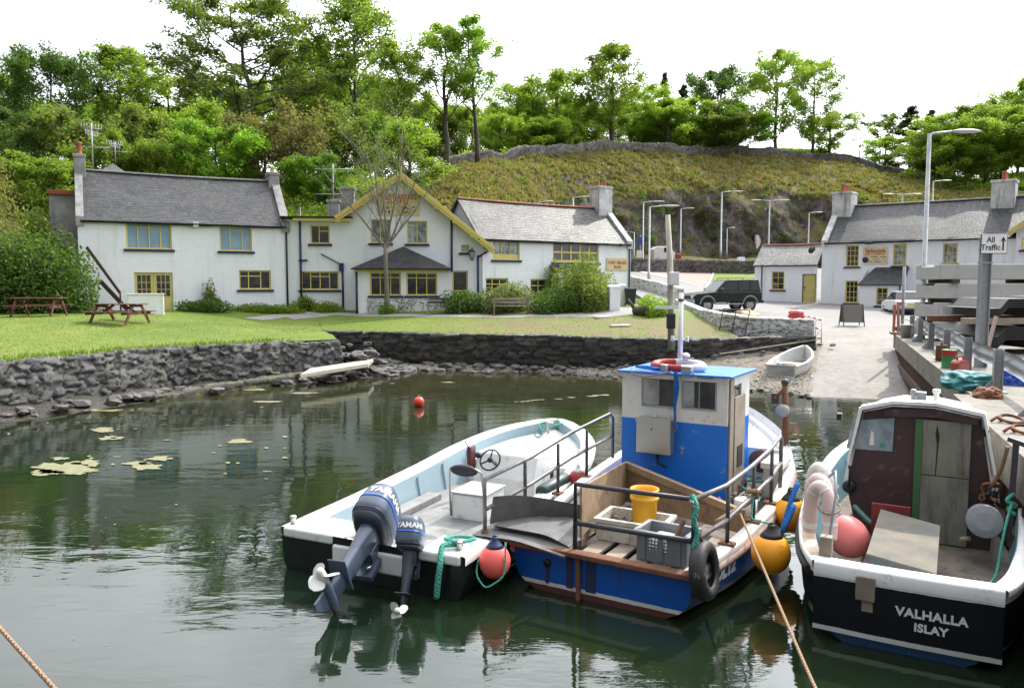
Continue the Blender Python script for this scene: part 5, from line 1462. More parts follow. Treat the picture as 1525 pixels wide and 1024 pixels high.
scatter('bracken', 'dry grass tufts on the sunlit slope behind the bar roof', L_straw, 900, 16, pk_t(640, 840, .6, 3.2), .34, .4, 0, 8, 'bracken', .55)
scatter('hill_grass', 'green grassy tufts over the top of the rock face and the slope', L_grass, 260, 16, pk_t(640, 1480, 2.85, 4.9), .36, .45, 0, 9, 'grass', .6)
scatter('cliff_scrub', 'dark scrub and ivy clinging to the rock face above the car park', L_dark, 150, 40, pk_t(840, 1420, 2.0, 3.1), .30, .8, .1, 10, 'scrub')
scatter('field_grass', 'bright green grass along the crest under the pair of tall trees', L_grass, 800, 14, pk_t(1080, 1320, 5.0, 5.7), .34, .5, 0, 12, 'grass', .6)
def bush(label, leaf, C0, r, n, ls, seed, name='bush', cat='bush', lobes=9, flat=.1, group=None, stems=5):
    """a rounded shrub of leaf sprays on a handful of stems"""
    rg = random.Random(seed); rn = np.random.RandomState(seed)
    t = thing(name, label, cat, C0, 0, group)
    pts = []
    for i in range(lobes):
        a = i * 2.4; q = math.sqrt((i + .3) / lobes)
        pts.append((math.cos(a) * q * r[0] * .72, math.sin(a) * q * r[1] * .72, r[2] * rg.uniform(.35, .85) * (1.05 - .5 * q)))
    P = np.array(pts); idx = rn.choice(lobes, n)
    g = rn.normal(size=(n, 3)); g /= np.linalg.norm(g, axis=1)[:, None]; g *= (rn.rand(n, 1) ** .33)
    C = P[idx] + g * np.array([r[0] * .42, r[1] * .42, r[2] * .36])
    low = rn.rand(n) < .3; C[low, 2] *= rn.rand(low.sum()) * .8
    C[:, 2] = np.maximum(C[:, 2], .02)
    leaf_mesh('foliage', C, ls * rn.uniform(.6, 1.3, n), leaf, t, flat, rn.uniform(-.15, .4, lobes)[idx], seed=seed)
    m = MB()
    for p in pts[:stems]: m.tube([(p[0] * .15, p[1] * .15, -.1), (p[0] * .6, p[1] * .6, p[2] * .5), (p[0], p[1], p[2] * .95)], [.04, .03, .012], 5)
    m.build('stems', M_bark, t)
    return t
def lawnbush(label, leaf, x0, x1, ytop, ybase, n, ls, seed, depth=None, **k):
    c = onlawn((x0 + x1) / 2, ybase); w = (x1 - x0) / FPX * c.y / 2 * 1.2; h = (ybase - ytop) / FPX * c.y * 1.15; n = int(n * 1.3)
    return bush(label, leaf, (c.x, c.y + (depth or w * .7) * .5, c.z - .05), (w, depth or w * .7, h), n, ls, seed, **k)
# rhododendron bank at the left
bush('big dark rhododendron bank left of the white wing, nearest the wheelie bin', L_dark, (-21.3, 35.3, 2.0), (2.6, 2.2, 4.6), 15000, .17, 31, 'rhododendron', 'bush', 16)
bush('tall bronze-tipped rhododendron at the left edge of the picture', L_bronze, (-24.5, 35.0, 2.0), (2.6, 2.4, 8.2), 15000, .17, 32, 'rhododendron', 'bush', 16)
bush('low shaded rhododendron at the left edge behind the far picnic table', L_dark, (-25.3, 34.4, 1.9), (2.8, 1.6, 3.6), 12000, .17, 33, 'rhododendron', 'bush', 14)
bush('loose olive shrub climbing in front of the grey annex', L_olive, (-23.0, 38.0, 2.1), (1.5, 1.3, 5.4), 6000, .17, 34, 'shrub', 'bush', 14)
scatter('bank_leaves', 'shaded leaf litter and ferns under the rhododendron bank', L_dark, 60, 60, lambda: ((rng.uniform(-30, -19.5), rng.uniform(36, 40), 1.9), 1.0), .2, .8, sd=14)
lawnbush('low dark green shrub right of the yellow double door', L_dark, 258, 330, 444, 465, 2600, .12, 41)
lawnbush('thin upright rose bush against the white wing wall', L_olive, 300, 322, 416, 462, 500, .12, 42, stems=6)
lawnbush('low clipped hedge plant along the white wing wall', L_mid, 340, 440, 451, 466, 2600, .11, 43, depth=.7)
lawnbush('spiky dark green plant at the foot of the navy drainpipe', L_mid, 430, 475, 441, 464, 1500, .14, 44, depth=.8)
lawnbush('yellowish low plant in front of the lower link window', L_light, 462, 505, 446, 465, 1300, .11, 45, depth=.7)
lawnbush('trailing plant over the low garden wall in front of the bay', L_grey, 560, 668, 440, 464, 3200, .12, 46, depth=.9)
lawnbush('tuft of bright green leaves below the low garden wall', L_bright, 562, 590, 452, 469, 700, .12, 47, depth=.4)
lawnbush('dark shrub behind the dark brown bench', L_dark, 655, 725, 432, 467, 3000, .12, 48, depth=1.0)
lawnbush('sparse twiggy shrub beside the glazed door', L_olive, 676, 724, 402, 458, 700, .12, 49, depth=.9, stems=9)
lawnbush('rounded grey-green hydrangea bush behind the pale bench', L_grey, 712, 790, 420, 466, 5200, .12, 50, depth=1.4)
lawnbush('dark green clipped bush right of the pale bench', L_dark, 786, 868, 428, 468, 4600, .12, 51, depth=1.4)
lawnbush('tall yellow-green bush at the corner of the bar', L_olive, 826, 912, 394, 462, 6800, .13, 52, depth=1.6)
lawnbush('lower olive bush spilling over the path near the white gate posts', L_olive, 862, 905, 415, 466, 2600, .12, 53, depth=1.0)
bush('green climber growing up the bar wall left of its porch', L_mid, (aty(822, 445, 44.5).x, 44.5, 2.1), (.6, .35, 2.7), 1500, .12, 54)
lawnbush('small yellow-green bush by the log at the roadside', L_light, 956, 1000, 443, 472, 2200, .11, 55, depth=.9)
lawnbush('bright green clump at the foot of the roadside white posts', L_bright, 950, 972, 443, 462, 700, .11, 56, depth=.5)
for i, (a, b) in enumerate(((1275, 262), (1292, 268), (1300, 276), (1268, 252), (1316, 270), (1285, 280))):
    Y = 116 - i; p = onhill(a, Y + 2); q = aty(a, b, Y)
    c = Vector((q.x, Y, zhill(a, Y)))
    g = bush(['yellow gorse bush highest on the right slope', 'yellow gorse bush in the middle of its patch on the slope', 'brightest yellow gorse bush lowest in the patch', 'small gorse bush nearest the ridge wall', 'small gorse bush at the right end of the patch', 'dull yellow gorse bush just above the cottage chimney'][i], L_yel if i != 5 else L_olive, c, (.9, .9, .8), 420, .26, 80 + i, 'gorse_bush', 'bush', 7, group='gorse bushes on the slope')
# grass fringe hanging over the walls
E_ = []
for i in range(5200):
    s = rng.rand(); q = pl(FRONT, s); x, y = q[0] + rng.normal() * .22 - .12, q[1] + rng.normal() * .22 + .18
    if x > -7.5 and y < 29.5 and x < 6: y += .4
    if x > -6.5 and rng.rand() < .75 or (-9 < x < -6.2 and 28.6 < y < 36): continue
    E_.append((x, y, zlawn(x, y) + .03))
tag(leaf_mesh('grass_fringe', E_, np.where(np.array(E_)[:, 0] > -6.5, .09, .16), L_grass, None, 0, None, .25, 21, .55), 'ragged fringe of grass along the top of the harbour walls', 'grass', None, 'stuff')
E_ = []
for i in range(26000):
    px, py = rng.uniform(-20, 980), 466 + 70 * rng.rand() ** 1.3
    d = ray(px, py); t_ = (1.75 - CAMH) / d.z
    x, y = d.x * t_, d.y * t_
    if y > 45: continue
    if any(False for _ in ()): continue
    fx = np.interp(y, [20.6, 25.3, 28.2, 29.7], [-13.9, -11.4, -8.6, -6.7])
    if (y < 30 and x > fx - .2) or (30 <= y < 34.8 and x > -8.4 and y < np.interp(x, [-8.4, 1.05, 6.2, 9], [34.9, 31.9, 30.0, 30.3])): continue
    E_.append((x, y, zlawn(x, y) + .01))
tag(leaf_mesh('lawn_blades', E_, .06, L_grass, None, 0, None, .3, 22, .5), 'short uneven blades of the mown lawn', 'grass', None, 'stuff')
# the bare tree in front of the hotel
def bare_tree(base, H, seed):
    rg = random.Random(seed); m = MB(); leaves = []
    def grow(p, d, L, r, lv):
        pts = [p]; dd = d.copy()
        n = 5
        for i in range(n):
            dd = (dd + Vector((rg.uniform(-.13, .13), rg.uniform(-.13, .13), .05 if lv else 0))).normalized(); pts.append(pts[-1] + dd * L / n)
        m.tube(pts, [r * (1 - .62 * i / n) for i in range(n + 1)], 7 if lv < 2 else 4, False)
        if lv >= 3:
            for q in pts[2:]:
                if rg.random() < .55: leaves.append(q + Vector((rg.uniform(-.08, .08), rg.uniform(-.08, .08), rg.uniform(-.05, .08))))
        if lv < 4:
            k = {0: 0, 1: 7, 2: 4, 3: 3}[lv]
            for i in range(k):
                f = rg.uniform(.18, .98); j = min(n - 1, int(f * n)); b = pts[j].lerp(pts[j + 1], f * n - j)
                ax = Vector((rg.uniform(-1, 1), rg.uniform(-1, 1), rg.uniform(-.1, .55))).normalized()
                grow(b, (dd * .75 + ax * .8).normalized(), L * rg.uniform(.38, .58), r * (1 - .6 * f) * .5, lv + 1)
        return pts
    tr = [(0, 0, -.2), (.02, 0, H * .12), (-.04, .02, H * .25), (-.02, .03, H * .34)]
    m.tube(tr, [.15, .125, .115, .105], 10)
    top = Vector(tr[-1])
    for a, tl, L in ((0.3, .12, .62), (2.6, .3, .5), (1.2, .25, .56), (4.4, .28, .5), (5.6, .55, .48), (3.2, .75, .52), (.1, .95, .40)):
        grow(top - Vector((0, 0, rg.uniform(0, .5))), Vector((math.cos(a) * tl, math.sin(a) * tl, 1)).normalized(), H * L * .92, .055, 1)
    t = thing('bare_tree', 'slender bare tree hardly in leaf standing in front of the hotel name sign', 'tree', base)
    m.build('trunk', M_bark2, t)
    leaf_mesh('crown', [tuple(q) for q in leaves], .085, L_olive, t, 0, None, seed=seed)
    return t
bare_tree((-6.47, 40.2, zlawn(-6.47, 40.2)), 10.6, 8)
# ------------------------------------------------------------------ garden and roadside things
M_brown = paint('red_brown_stain', (0.13, 0.042, 0.026), 0.6, (0.075, 0.03, 0.02), .7, 3, .2)
M_oldwood = paint('weathered_wood', (0.30, 0.25, 0.19), 0.8, (0.18, 0.15, 0.115), .9, 3.0, .4, 25)
M_dkwood = paint('dark_wood', (0.085, 0.055, 0.04), 0.7, (0.05, 0.034, 0.026), .8, 3, .3)
M_white = paint('white_paint', (0.78, 0.78, 0.77), 0.45, (0.62, 0.62, 0.60), .6, 3, .1, dirt=(0.35, 0.3, 0.24), dirtamt=.2)
M_plast = paint('black_plastic', (0.022, 0.023, 0.026), 0.45)
M_steel = paint('grey_steel', (0.30, 0.31, 0.33), 0.5, (0.20, 0.21, 0.225), .7, 5, .1, dirt=(.16, .09, .05), dirtamt=.1)
M_rust = paint('rust', (0.20, 0.085, 0.04), 0.85, (0.10, 0.045, 0.028), .9, 6, .5, 30)
M_rubber = paint('rubber', (0.018, 0.018, 0.019), 0.75, (0.035, 0.034, 0.033), .8, 5, .4, 30)
M_red = paint('red_paint', (0.42, 0.03, 0.02), 0.45, (0.34, 0.03, 0.02), .6, 3)
M_sign_w = paint('sign_white', (0.8, 0.8, 0.8), 0.35)
def picnic(loc, rz, label, L=1.9):
    t = thing('picnic_table', label, 'picnic table', loc, rz, 'picnic tables on the lawn')
    m = MB()
    for i in range(5): m.b(-L / 2, L / 2, -.37 + i * .15, -.37 + i * .15 + .138, .71, .75)
    for x in (-L * .36, L * .36): m.b(x - .02, x + .02, -.36, .36, .62, .709)
    m.build('table_top', M_brown, t, bevel=.006)
    for s in (-1, 1):
        m = MB()
        for k in range(2): m.b(-L / 2, L / 2, s * .74 - .14 + k * .145, s * .74 - .14 + k * .145 + .135, .42, .455)
        m.build('bench_seat', M_brown, t, bevel=.006)
    for x in (-L * .38, L * .38):
        for s in (-1, 1):
            m = MB(); m.bar((x + .025, s * .24, .70), (x + .025, s * .72, 0), .045, .11, (0, 1, 0)); m.build('leg', M_brown, t)
        m = MB(); m.bar((x - .025, -.86, .38), (x - .025, .86, .38), .045, .1); m.build('cross_bearer', M_brown, t)
        m = MB(); m.bar((x, 0, .38), (x * .28, 0, .70), .045, .09); m.build('brace', M_brown, t)
    return t
p = onlawn(178, 482); picnic(p, R(-10), 'red-brown picnic table nearest the harbour wall, its long side facing the water', 2.0)
p = onlawn(58, 471); picnic(p, R(6), 'red-brown picnic table farther back, in front of the rhododendrons', 1.95)
def bench(loc, rz, label, mat, fm, L=1.7, slats=2):
    t = thing('park_bench', label, 'bench', loc, rz)
    m = MB()
    for i in range(4): m.b(-L / 2, L / 2, -.22 + i * .11, -.22 + i * .11 + .095, .42, .45)
    m.build('seat', mat, t, bevel=.005)
    m = MB()
    for i in range(slats): m.box((0, .27 + .03 * i, .60 + .17 * i), (L, .028, .12), Matrix.Rotation(R(-12), 4, 'X'))
    m.build('backrest', mat, t, bevel=.005)
    for x in (-L / 2 + .06, L / 2 - .06):
        m = MB(); m.bar((x, -.22, 0), (x, -.22, .62), .05, .05); m.bar((x, .24, 0), (x, .30, .84), .05, .05); m.bar((x, -.24, .62), (x, .28, .62), .05, .04); m.bar((x, -.22, .40), (x, .26, .40), .045, .05)
        m.build('leg', fm, t)
    return t
p = onlawn(661, 468); bench(p, R(2), 'dark brown slatted bench with grey end frames in front of the bay garden', M_dkwood, M_galv, 1.75)
p = onlawn(761, 469); bench(p, R(4), 'pale weathered slatted bench in front of the rounded hydrangea bush', M_oldwood, M_oldwood, 1.8)
# garden walls
def low_wall(px, h, label, mat, th=.25, sd=40, stone=(.3, .16)):
    c = [onlawn(*q) for q in px]
    o = rubble('garden_wall', [(q.x, q.y) for q in c], [q.z + hh for q, hh in zip(c, h)], [q.z - .2 for q in c], th, stone, mat, None, .06, .04, 0, sd, .3, .05, .02)
    return tag(o, label, 'wall')
low_wall([(539, 466), (570, 466.5), (592, 466)], (.75, .62, .55), 'low rough stone wall at the left foot of the bay window', M_wrub, .4, 41)
c = onlawn(218, 467); t = thing('block_wall', 'short whitewashed block wall standing in front of the yellow double door', 'wall', c, R(20))
m = MB(); m.b(-.74, .74, -.11, .11, -.1, .84); w_ = m.build('wall', M_harl, t, bevel=.02); m = MB(); m.b(-.77, .77, -.14, .14, .84, .9); m.build('coping', M_white, t, bevel=.015)
def wheelie(loc, rz, label, mat, h=1.05):
    t = thing('wheelie_bin', label, 'bin', loc, rz)
    m = MB(); m.add([(-.22, -.26, .12), (.22, -.26, .12), (.22, .22, .12), (-.22, .22, .12), (-.29, -.34, h), (.29, -.34, h), (.29, .34, h), (-.29, .34, h)], [(3, 2, 1, 0), (4, 5, 6, 7), (0, 1, 5, 4), (1, 2, 6, 5), (2, 3, 7, 6), (3, 0, 4, 7)])
    m.b(-.31, .31, -.36, .36, h - .07, h - .001); m.build('body', mat, t, bevel=.02)
    m = MB(); m.box((0, 0, h + .04), (.64, .78, .08), None, .85); m.tube([(-.25, .42, h), (.25, .42, h)], .02, 6); m.build('lid', mat, t, bevel=.02)
    for s in (-1, 1):
        m = MB(); m.lathe([(.03, -.03), (.12, -.03), (.12, .03), (.03, .03)], 14, Matrix.Translation((s * .26, .22, .12)) @ Matrix.Rotation(R(90), 4, 'Y')); m.build('wheel', M_rubber, t)
    return t
p = onlawn(157, 459); wheelie(Vector((p.x, p.y + .3, p.z)), R(20), 'dark grey wheelie bin tucked between the rhododendrons and the white wing', paint('bin_grey', (.05, .055, .06), .5))
p = onlawn(938, 456); wheelie(p, R(10), 'black wheelie bin at the corner of the bar beside the white gate posts', M_plast, 1.0)
p = onlawn(889, 463); t = thing('slate_slab', 'upright dark slate slab leaning beside the bushes at the path', 'slab', p, R(10)); m = MB(); m.box((0, 0, .42), (.48, .06, .86), Matrix.Rotation(R(6), 4, 'X')); m.build('slab', M_slate2, t, bevel=.01)
a, b = aty(129, 368, 36.6), aty(179, 436, 36.3); t = thing('handrail', 'dark sloping handrail on the corner of the white wing by the bushes', 'handrail', (a.x, a.y, 2.0))
m = MB(); m.bar(Vector((0, 0, a.z - 2.0)), Vector((b.x - a.x, b.y - a.y, b.z - 2.0)), .06, .14); m.build('rail', M_dkwood, t)
m = MB(); m.bar(Vector((b.x - a.x, b.y - a.y, -.3)), Vector((b.x - a.x, b.y - a.y, b.z - 2.0)), .06); m.bar(Vector((.6, 0, a.z - 3.6)), Vector((b.x - a.x + .5, b.y - a.y, b.z - 3.0)), .06, .2); m.build('post', M_dkwood, t)
# white posts, short walls and low roadside wall near the bar corner
def post(px, py, h, w, label, mat=M_harl):
    p = onlawn(px, py); t = thing('gate_post', label, 'post', p, R(12)); m = MB(); m.b(-w / 2, w / 2, -w / 2, w / 2, -.1, h); m.build('shaft', mat, t, bevel=.02)
    m = MB(); m.box((0, 0, h + .06), (w * 1.12, w * 1.12, .12), None, .6); m.build('cap', mat, t, bevel=.02)
post(913, 462, 1.15, .55, 'squat whitewashed gate post left of the black wheelie bin'); post(926, 456, 1.2, .42, 'thinner whitewashed gate post touching the black wheelie bin')
post(969, 446, .95, .75, 'broad white block post by the road behind the yellow-green bush')
p = [onroad(942, 426), onroad(962, 431), onroad(990, 438), onroad(1014, 446)]
tag(rubble('verge_wall', [(q.x, q.y) for q in p], [q.z + .75 for q in p], [q.z - .8 for q in p], .4, (.35, .18), M_wrub, None, .08, .06, 0, 51, .35, .06, .04), 'low pale stone wall edging the road behind the bar corner', 'wall')
for i, (x, y) in enumerate(((922, 487), (931, 486), (897, 474))):
    p = onlawn(x, y); m = MB(); m.box((p.x, p.y, p.z + .03), (.75 if i != 1 else .45, .45, .09), Matrix.Rotation(R(6 + i * 5), 4, 'Z'))
    tag(m.build('concrete_slab', paint('pale_concrete', (.6, .58, .54), .8), None, bevel=.01), ['longest pale slab set in the turf near the mast', 'short pale slab touching the longest one in the turf', 'pale slab set in the turf nearest the bushes'][i], 'slab')
p = onlawn(957, 470); t = thing('cut_log', 'short sawn log lying in the grass at the edge of the road', 'log', (p.x, p.y, p.z + .22), R(-60)); m = MB(); m.tube([(-.5, 0, 0), (.5, 0, 0)], [.24, .22], 14); m.tube([(-.5, -.1, .1), (-.8, -.25, .55)], [.1, .06], 8); m.build('log', M_bark, t)
# wooden mast with instruments at the harbour wall
p = onlawn(1000, 494); tz = aty(994, 320, p.y).z; t = thing('wooden_mast', 'tall pale wooden mast with white instrument box at the top of the harbour wall', 'mast', p)
m = MB(); m.tube([(0, 0, -.5), (-.05, 0, 1.5), (-.15, 0, tz - p.z)], [.095, .085, .065], 10); m.build('pole', paint('pale_pole', (.50, .46, .38), .8, (.36, .33, .27), .8, 3), t)
m = MB(); m.b(-.13, .13, -.3, -.1, 1.25, 1.6); m.build('instrument_box', M_white, t, bevel=.02); m = MB(); m.b(-.5, .3, -.22, -.16, .62, .70); m.build('cross_arm', M_white, t); m = MB(); m.b(-.17, .05, -.28, -.12, .1, .5); m.build('junction_box', M_plast, t, bevel=.02)
# black metal gate leaning on the white wall
g = thing('metal_gate', 'black tubular field gate leaning against the whitewashed wall', 'gate', (8.55, 32.2, 1.35), R(-84), rot=(R(-12), 0, R(-70)))
m = MB(); W_, H_ = 1.75, 1.15
for a, b in (((0, 0, 0), (W_, 0, 0)), ((0, 0, H_), (W_, 0, H_)), ((0, 0, 0), (0, 0, H_)), ((W_, 0, 0), (W_, 0, H_)), ((0, 0, H_ * .35), (W_, 0, H_ * .35)), ((0, 0, H_ * .68), (W_, 0, H_ * .68)), ((W_ * .5, 0, 0), (W_ * .5, 0, H_))): m.tube([a, b], .022, 6)
m.build('bars', M_black, g)
# boulder / tarp, red tank, barrier and board at the slip head
p = onroad(1112, 470); m = MB(); bm_ = MB(); rock(bm_, (0, 0, .25), .62, (1.1, .8, .75), 4, 3)
t = thing('covered_heap', 'buff tarpaulin heap behind the whitewashed wall by the dark jeep', 'heap', (aty(1113, 466, 37.5).x, 37.5, zroad(10.5, 37.5))); bm_.sm = [True] * len(bm_.sm); bm_.build('cover', paint('buff_canvas', (.52, .38, .22), .8), t)
t = thing('red_tank', 'red moulded plastic tank with lid at the end of the whitewashed wall', 'tank', (11.55, 31.6, 1.5)); m = MB(); m.lathe([(.27, 0), (.34, .06), (.36, .4), (.33, .75), (.29, .8)], 8, None, False); m.build('body', M_red, t, bevel=.03)
m = MB(); m.lathe([(.31, .80), (.33, .83), (.28, .92), (.12, .97)], 8, None, False); m.build('lid', paint('pink_red_plastic', (.55, .10, .09), .45), t, bevel=.015)
def barrier():
    a = Vector((12.45, 31.2, 1.05)); b = Vector((12.95, 34.9, 1.46))
    t = thing('barrier_fence', 'red and white striped barrier fence beside the top of the slipway', 'fence', a, math.atan2(b.y - a.y, b.x - a.x)); L = (b - a).length
    for k, z_ in enumerate((.25, .62, 1.0)):
        for i in range(8):
            m = MB(); m.tube([(L * i / 8, 0, z_ + .1 * i / 8), (L * (i + 1) / 8, 0, z_ + .1 * (i + 1) / 8)], .035, 6); m.build('rail', M_white if (i + k) % 2 else M_red, t)
    for i in range(5): m = MB(); m.tube([(L * i / 4, 0, -.3), (L * i / 4, 0, 1.15)], .03, 6); m.build('post', M_white, t)
    m = MB(); m.tube([(L * 1.02, .15, -.3), (L * 1.02, .15, 1.35)], .09, 8); m.build('end_post', M_rust, t)
barrier()
p = aty(1268, 488, 36.8); p = Vector((p.x, p.y, 1.5)); t = thing('folding_sign', 'blank grey folding board standing at the head of the slipway', 'sign', p, R(-4))
for s in (-1, 1):
    m = MB(); m.box((0, s * .16, .60), (.92, .02, .82), Matrix.Rotation(s * R(12), 4, 'X')); m.build('board', paint('board_back', (.16, .15, .125), .6), t)
    m = MB()
    for x in (-.47, .47): m.bar((x, s * .34, 0), (x, s * .07, 1.04), .035)
    m.bar((-.47, s * .07, 1.03), (.47, s * .07, 1.03), .035); m.build('frame', M_dkwood, t)
# ------------------------------------------------------------------ vehicles
M_glass = paint('car_glass', (.012, .014, .015), .06, (.03, .033, .036), .5, 2, 0, spec=.35)
def wheel(t, c, r, w, rim=M_galv):
    m = MB(); M_ = Matrix.Translation(c) @ Matrix.Rotation(R(90), 4, 'X')
    m.lathe([(r * .62, -w / 2), (r * .93, -w / 2), (r, -w * .35), (r, w * .35), (r * .93, w / 2), (r * .62, w / 2)], 26, M_, True, False); o = m.build('wheel', M_rubber, t)
    m = MB(); m.lathe([(.03, -w * .42), (r * .2, -w * .42), (r * .26, -w * .32), (r * .55, -w * .36), (r * .64, -w * .48), (r * .64, w * .48)], 20, M_); 
    for k in range(6): a = k * PI / 3; m.box(Vector(c) + Vector((r * .42 * math.cos(a), -w * .40 * (1 if c[1] < 0 else -1), r * .42 * math.sin(a))), (r * .42, .02, r * .12), Matrix.Rotation(-a, 4, 'Y'))
    m.build('rim', rim, o)
def jeep():
    p = onroad(1076, 461); base = Vector((11.95, 44.4, zroad(12, 44.2)))
    t = thing('off_road_car', 'dark green three-door off-road car with grey wheel arches and a rear spare wheel', 'car', base, R(180 + 14))
    G = paint('dark_green_paint', (.006, .015, .012), .32, (.008, .018, .015), .4, 2, 0, spec=.3); W_ = .86
    # lower body: side outline (x forward, z up), extruded
    low = [(-2.05, .52), (-2.08, .78), (-2.05, 1.10), (.62, 1.12), (1.0, 1.10), (1.95, 1.0), (2.12, .88), (2.14, .50)]
    m = MB(); m.prism(low, 'y', -W_, W_); m.build('body', G, t, bevel=.06, seg=3)
    up0 = [(-2.02, 1.08), (.72, 1.08)]; 
    m = MB(); a = [(-2.0, 1.09), (.78, 1.09), (.12, 1.76), (-1.92, 1.80)]
    m.add([(x, -W_ * .97 if z < 1.5 else -W_ * .80, z) for x, z in a] + [(x, W_ * .97 if z < 1.5 else W_ * .80, z) for x, z in a], [(0, 1, 2, 3), (7, 6, 5, 4), (0, 4, 5, 1), (1, 5, 6, 2), (2, 6, 7, 3), (3, 7, 4, 0)])
    cab = m.build('cabin', G, t, bevel=.05, seg=3)
    def pane(q, s):
        m = MB(); y0 = lambda z: s * (W_ * (.97 - .17 * (z - 1.09) / .69) + .012)
        m.add([(x, y0(z), z) for x, z in q] + [(x, y0(z) - s * .02, z) for x, z in q], [tuple(range(4)), tuple(range(7, 3, -1))] + [(i, i + 4, (i + 1) % 4 + 4, (i + 1) % 4) for i in range(4)]); m.build('window', M_glass, cab, bevel=.004)
    for s in (-1, 1):
        pane([(-1.84, 1.17), (-1.36, 1.17), (-1.40, 1.66), (-1.80, 1.68)], s); pane([(-1.26, 1.17), (-.62, 1.17), (-.66, 1.66), (-1.26, 1.66)], s); pane([(-.52, 1.17), (.54, 1.17), (.12, 1.64), (-.52, 1.66)], s)
        m = MB(); m.b(.42, .6, s * (W_ + .03), s * (W_ + .17), 1.12, 1.3); m.build('mirror', M_plast, t, bevel=.03)
        for x in (-1.32, 1.32):
            m = MB(); m.torus((x, s * (W_ - .02), .42), .45, .055, 18, 6, Matrix.Rotation(R(90), 4, 'X'), 0, PI); m.build('wheel_arch', paint('arch_grey', (.2, .205, .2), .5), t)
            wheel(t, (x, s * (W_ - .13), .38), .38, .26)
        m = MB(); m.b(-.85, .85, s * (W_ - .02), s * (W_ + .09), .40, .46); m.build('side_step', M_galv, t, bevel=.015)
        m = MB(); m.b(2.04, 2.13, s * .55 - .16, s * .55 + .16, .72, .90); m.build('headlight', paint('lamp_glass', (.7, .7, .68), .1), t, bevel=.02)
        m = MB(); m.b(-.2, .02, s * W_, s * (W_ + .03), .98, 1.03); m.build('door_handle', M_plast, t)
    m = MB(); m.add([(.80, -.74, 1.13), (.80, .74, 1.13), (.20, .64, 1.70), (.20, -.64, 1.70)], [(0, 1, 2, 3)]); m.build('windscreen', M_glass, t)
    m = MB(); m.b(2.10, 2.26, -.86, .86, .46, .68); m.build('bumper', M_galv, t, bevel=.04); m = MB(); m.b(-2.2, -2.05, -.84, .84, .46, .66); m.build('bumper', M_plast, t, bevel=.04)
    m = MB(); m.lathe([(.05, -.12), (.34, -.12), (.37, -.06), (.37, .08), (.30, .12)], 24, Matrix.Translation((-2.2, .1, 1.02)) @ Matrix.Rotation(R(-90), 4, 'Y')); m.build('spare_wheel', G, t)
    m = MB()
    for s in (-1, 1): m.tube([(-1.7, s * .6, 1.83), (-1.6, s * .6, 1.88), (-.1, s * .6, 1.86), (0, s * .6, 1.79)], .02, 6)
    m.build('roof_rail', M_plast, t)
jeep()
def sedan(base, rz, label, paintm):
    t = thing('parked_car', label, 'car', base, rz); W_ = .85
    m = MB(); m.prism([(-2.15, .35), (-2.22, .62), (-2.12, .92), (-1.4, .98), (1.0, .94), (2.0, .80), (2.2, .62), (2.18, .32)], 'y', -W_, W_); m.build('body', paintm, t, bevel=.09, seg=3)
    a = [(-1.65, .96), (1.05, .94), (.35, 1.40), (-1.0, 1.42)]
    m = MB(); m.add([(x, -W_ * (.95 if z < 1.2 else .72), z) for x, z in a] + [(x, W_ * (.95 if z < 1.2 else .72), z) for x, z in a], [(0, 1, 2, 3), (7, 6, 5, 4), (0, 4, 5, 1), (1, 5, 6, 2), (2, 6, 7, 3), (3, 7, 4, 0)])
    c = m.build('cabin', M_glass, t, bevel=.05); m = MB(); m.b(-1.0, .35, -.62, .62, 1.39, 1.45); m.build('roof', paintm, c, bevel=.03)
    for s in (-1, 1):
        for x in (-1.35, 1.35): wheel(t, (x, s * (W_ - .1), .31), .31, .2)
        m = MB(); m.b(-2.225, -2.14, s * .66 - .15, s * .66 + .15, .64, .86); m.build('tail_light', M_red, t, bevel=.02)
    m = MB(); m.b(-2.26, -2.2, -.82, .82, .36, .48); m.build('bumper', M_plast, t, bevel=.02); m = MB(); m.b(-2.225, -2.19, -.26, .26, .66, .77); m.build('number_plate', M_yel, t)
q = aty(1352, 464, 45.0); sedan((q.x + .55, 46.6, 1.62), R(75), 'white saloon car parked in front of the cottage porch behind the lamp post', paint('white_car', (.75, .75, .76), .25, spec=.6))
def lorry():
    q = aty(1121, 351, 106); zg = 6.9; t = thing('box_lorry', 'white box lorry with red cab panel in the upper car park', 'lorry', (q.x + 2.0, 107.5, zg), R(38))
    m = MB(); m.b(-3.4, 3.4, -1.2, 1.2, .9, q.z - zg); m.build('cargo_box', paint('lorry_white', (.62, .62, .6), .5, dirt=(.35, .33, .3), dirtamt=.3), t, bevel=.05)
    m = MB(); m.b(-3.44, -3.401, -.9, .9, 1.1, 3.1); m.build('rear_door', M_plast, t); m = MB(); m.b(-3.46, -3.441, -1.1, 1.1, .9, 1.9); m.build('tail_panel', M_red, t)
    m = MB()
    for k in range(4): m.b(-1.5 + k * .9, -1.5 + k * .9 + .75, -1.24, -1.2, 2.9, 3.5)
    m.build('vent_panel', M_plast, t)
    m = MB(); m.b(3.5, 5.3, -1.15, 1.15, .5, 2.9); m.build('cab', M_white, t, bevel=.1)
    for x in (-2.2, 2.2, 4.4):
        for s in (-1, 1): wheel(t, (x, s * 1.0, .48), .48, .3)
lorry()
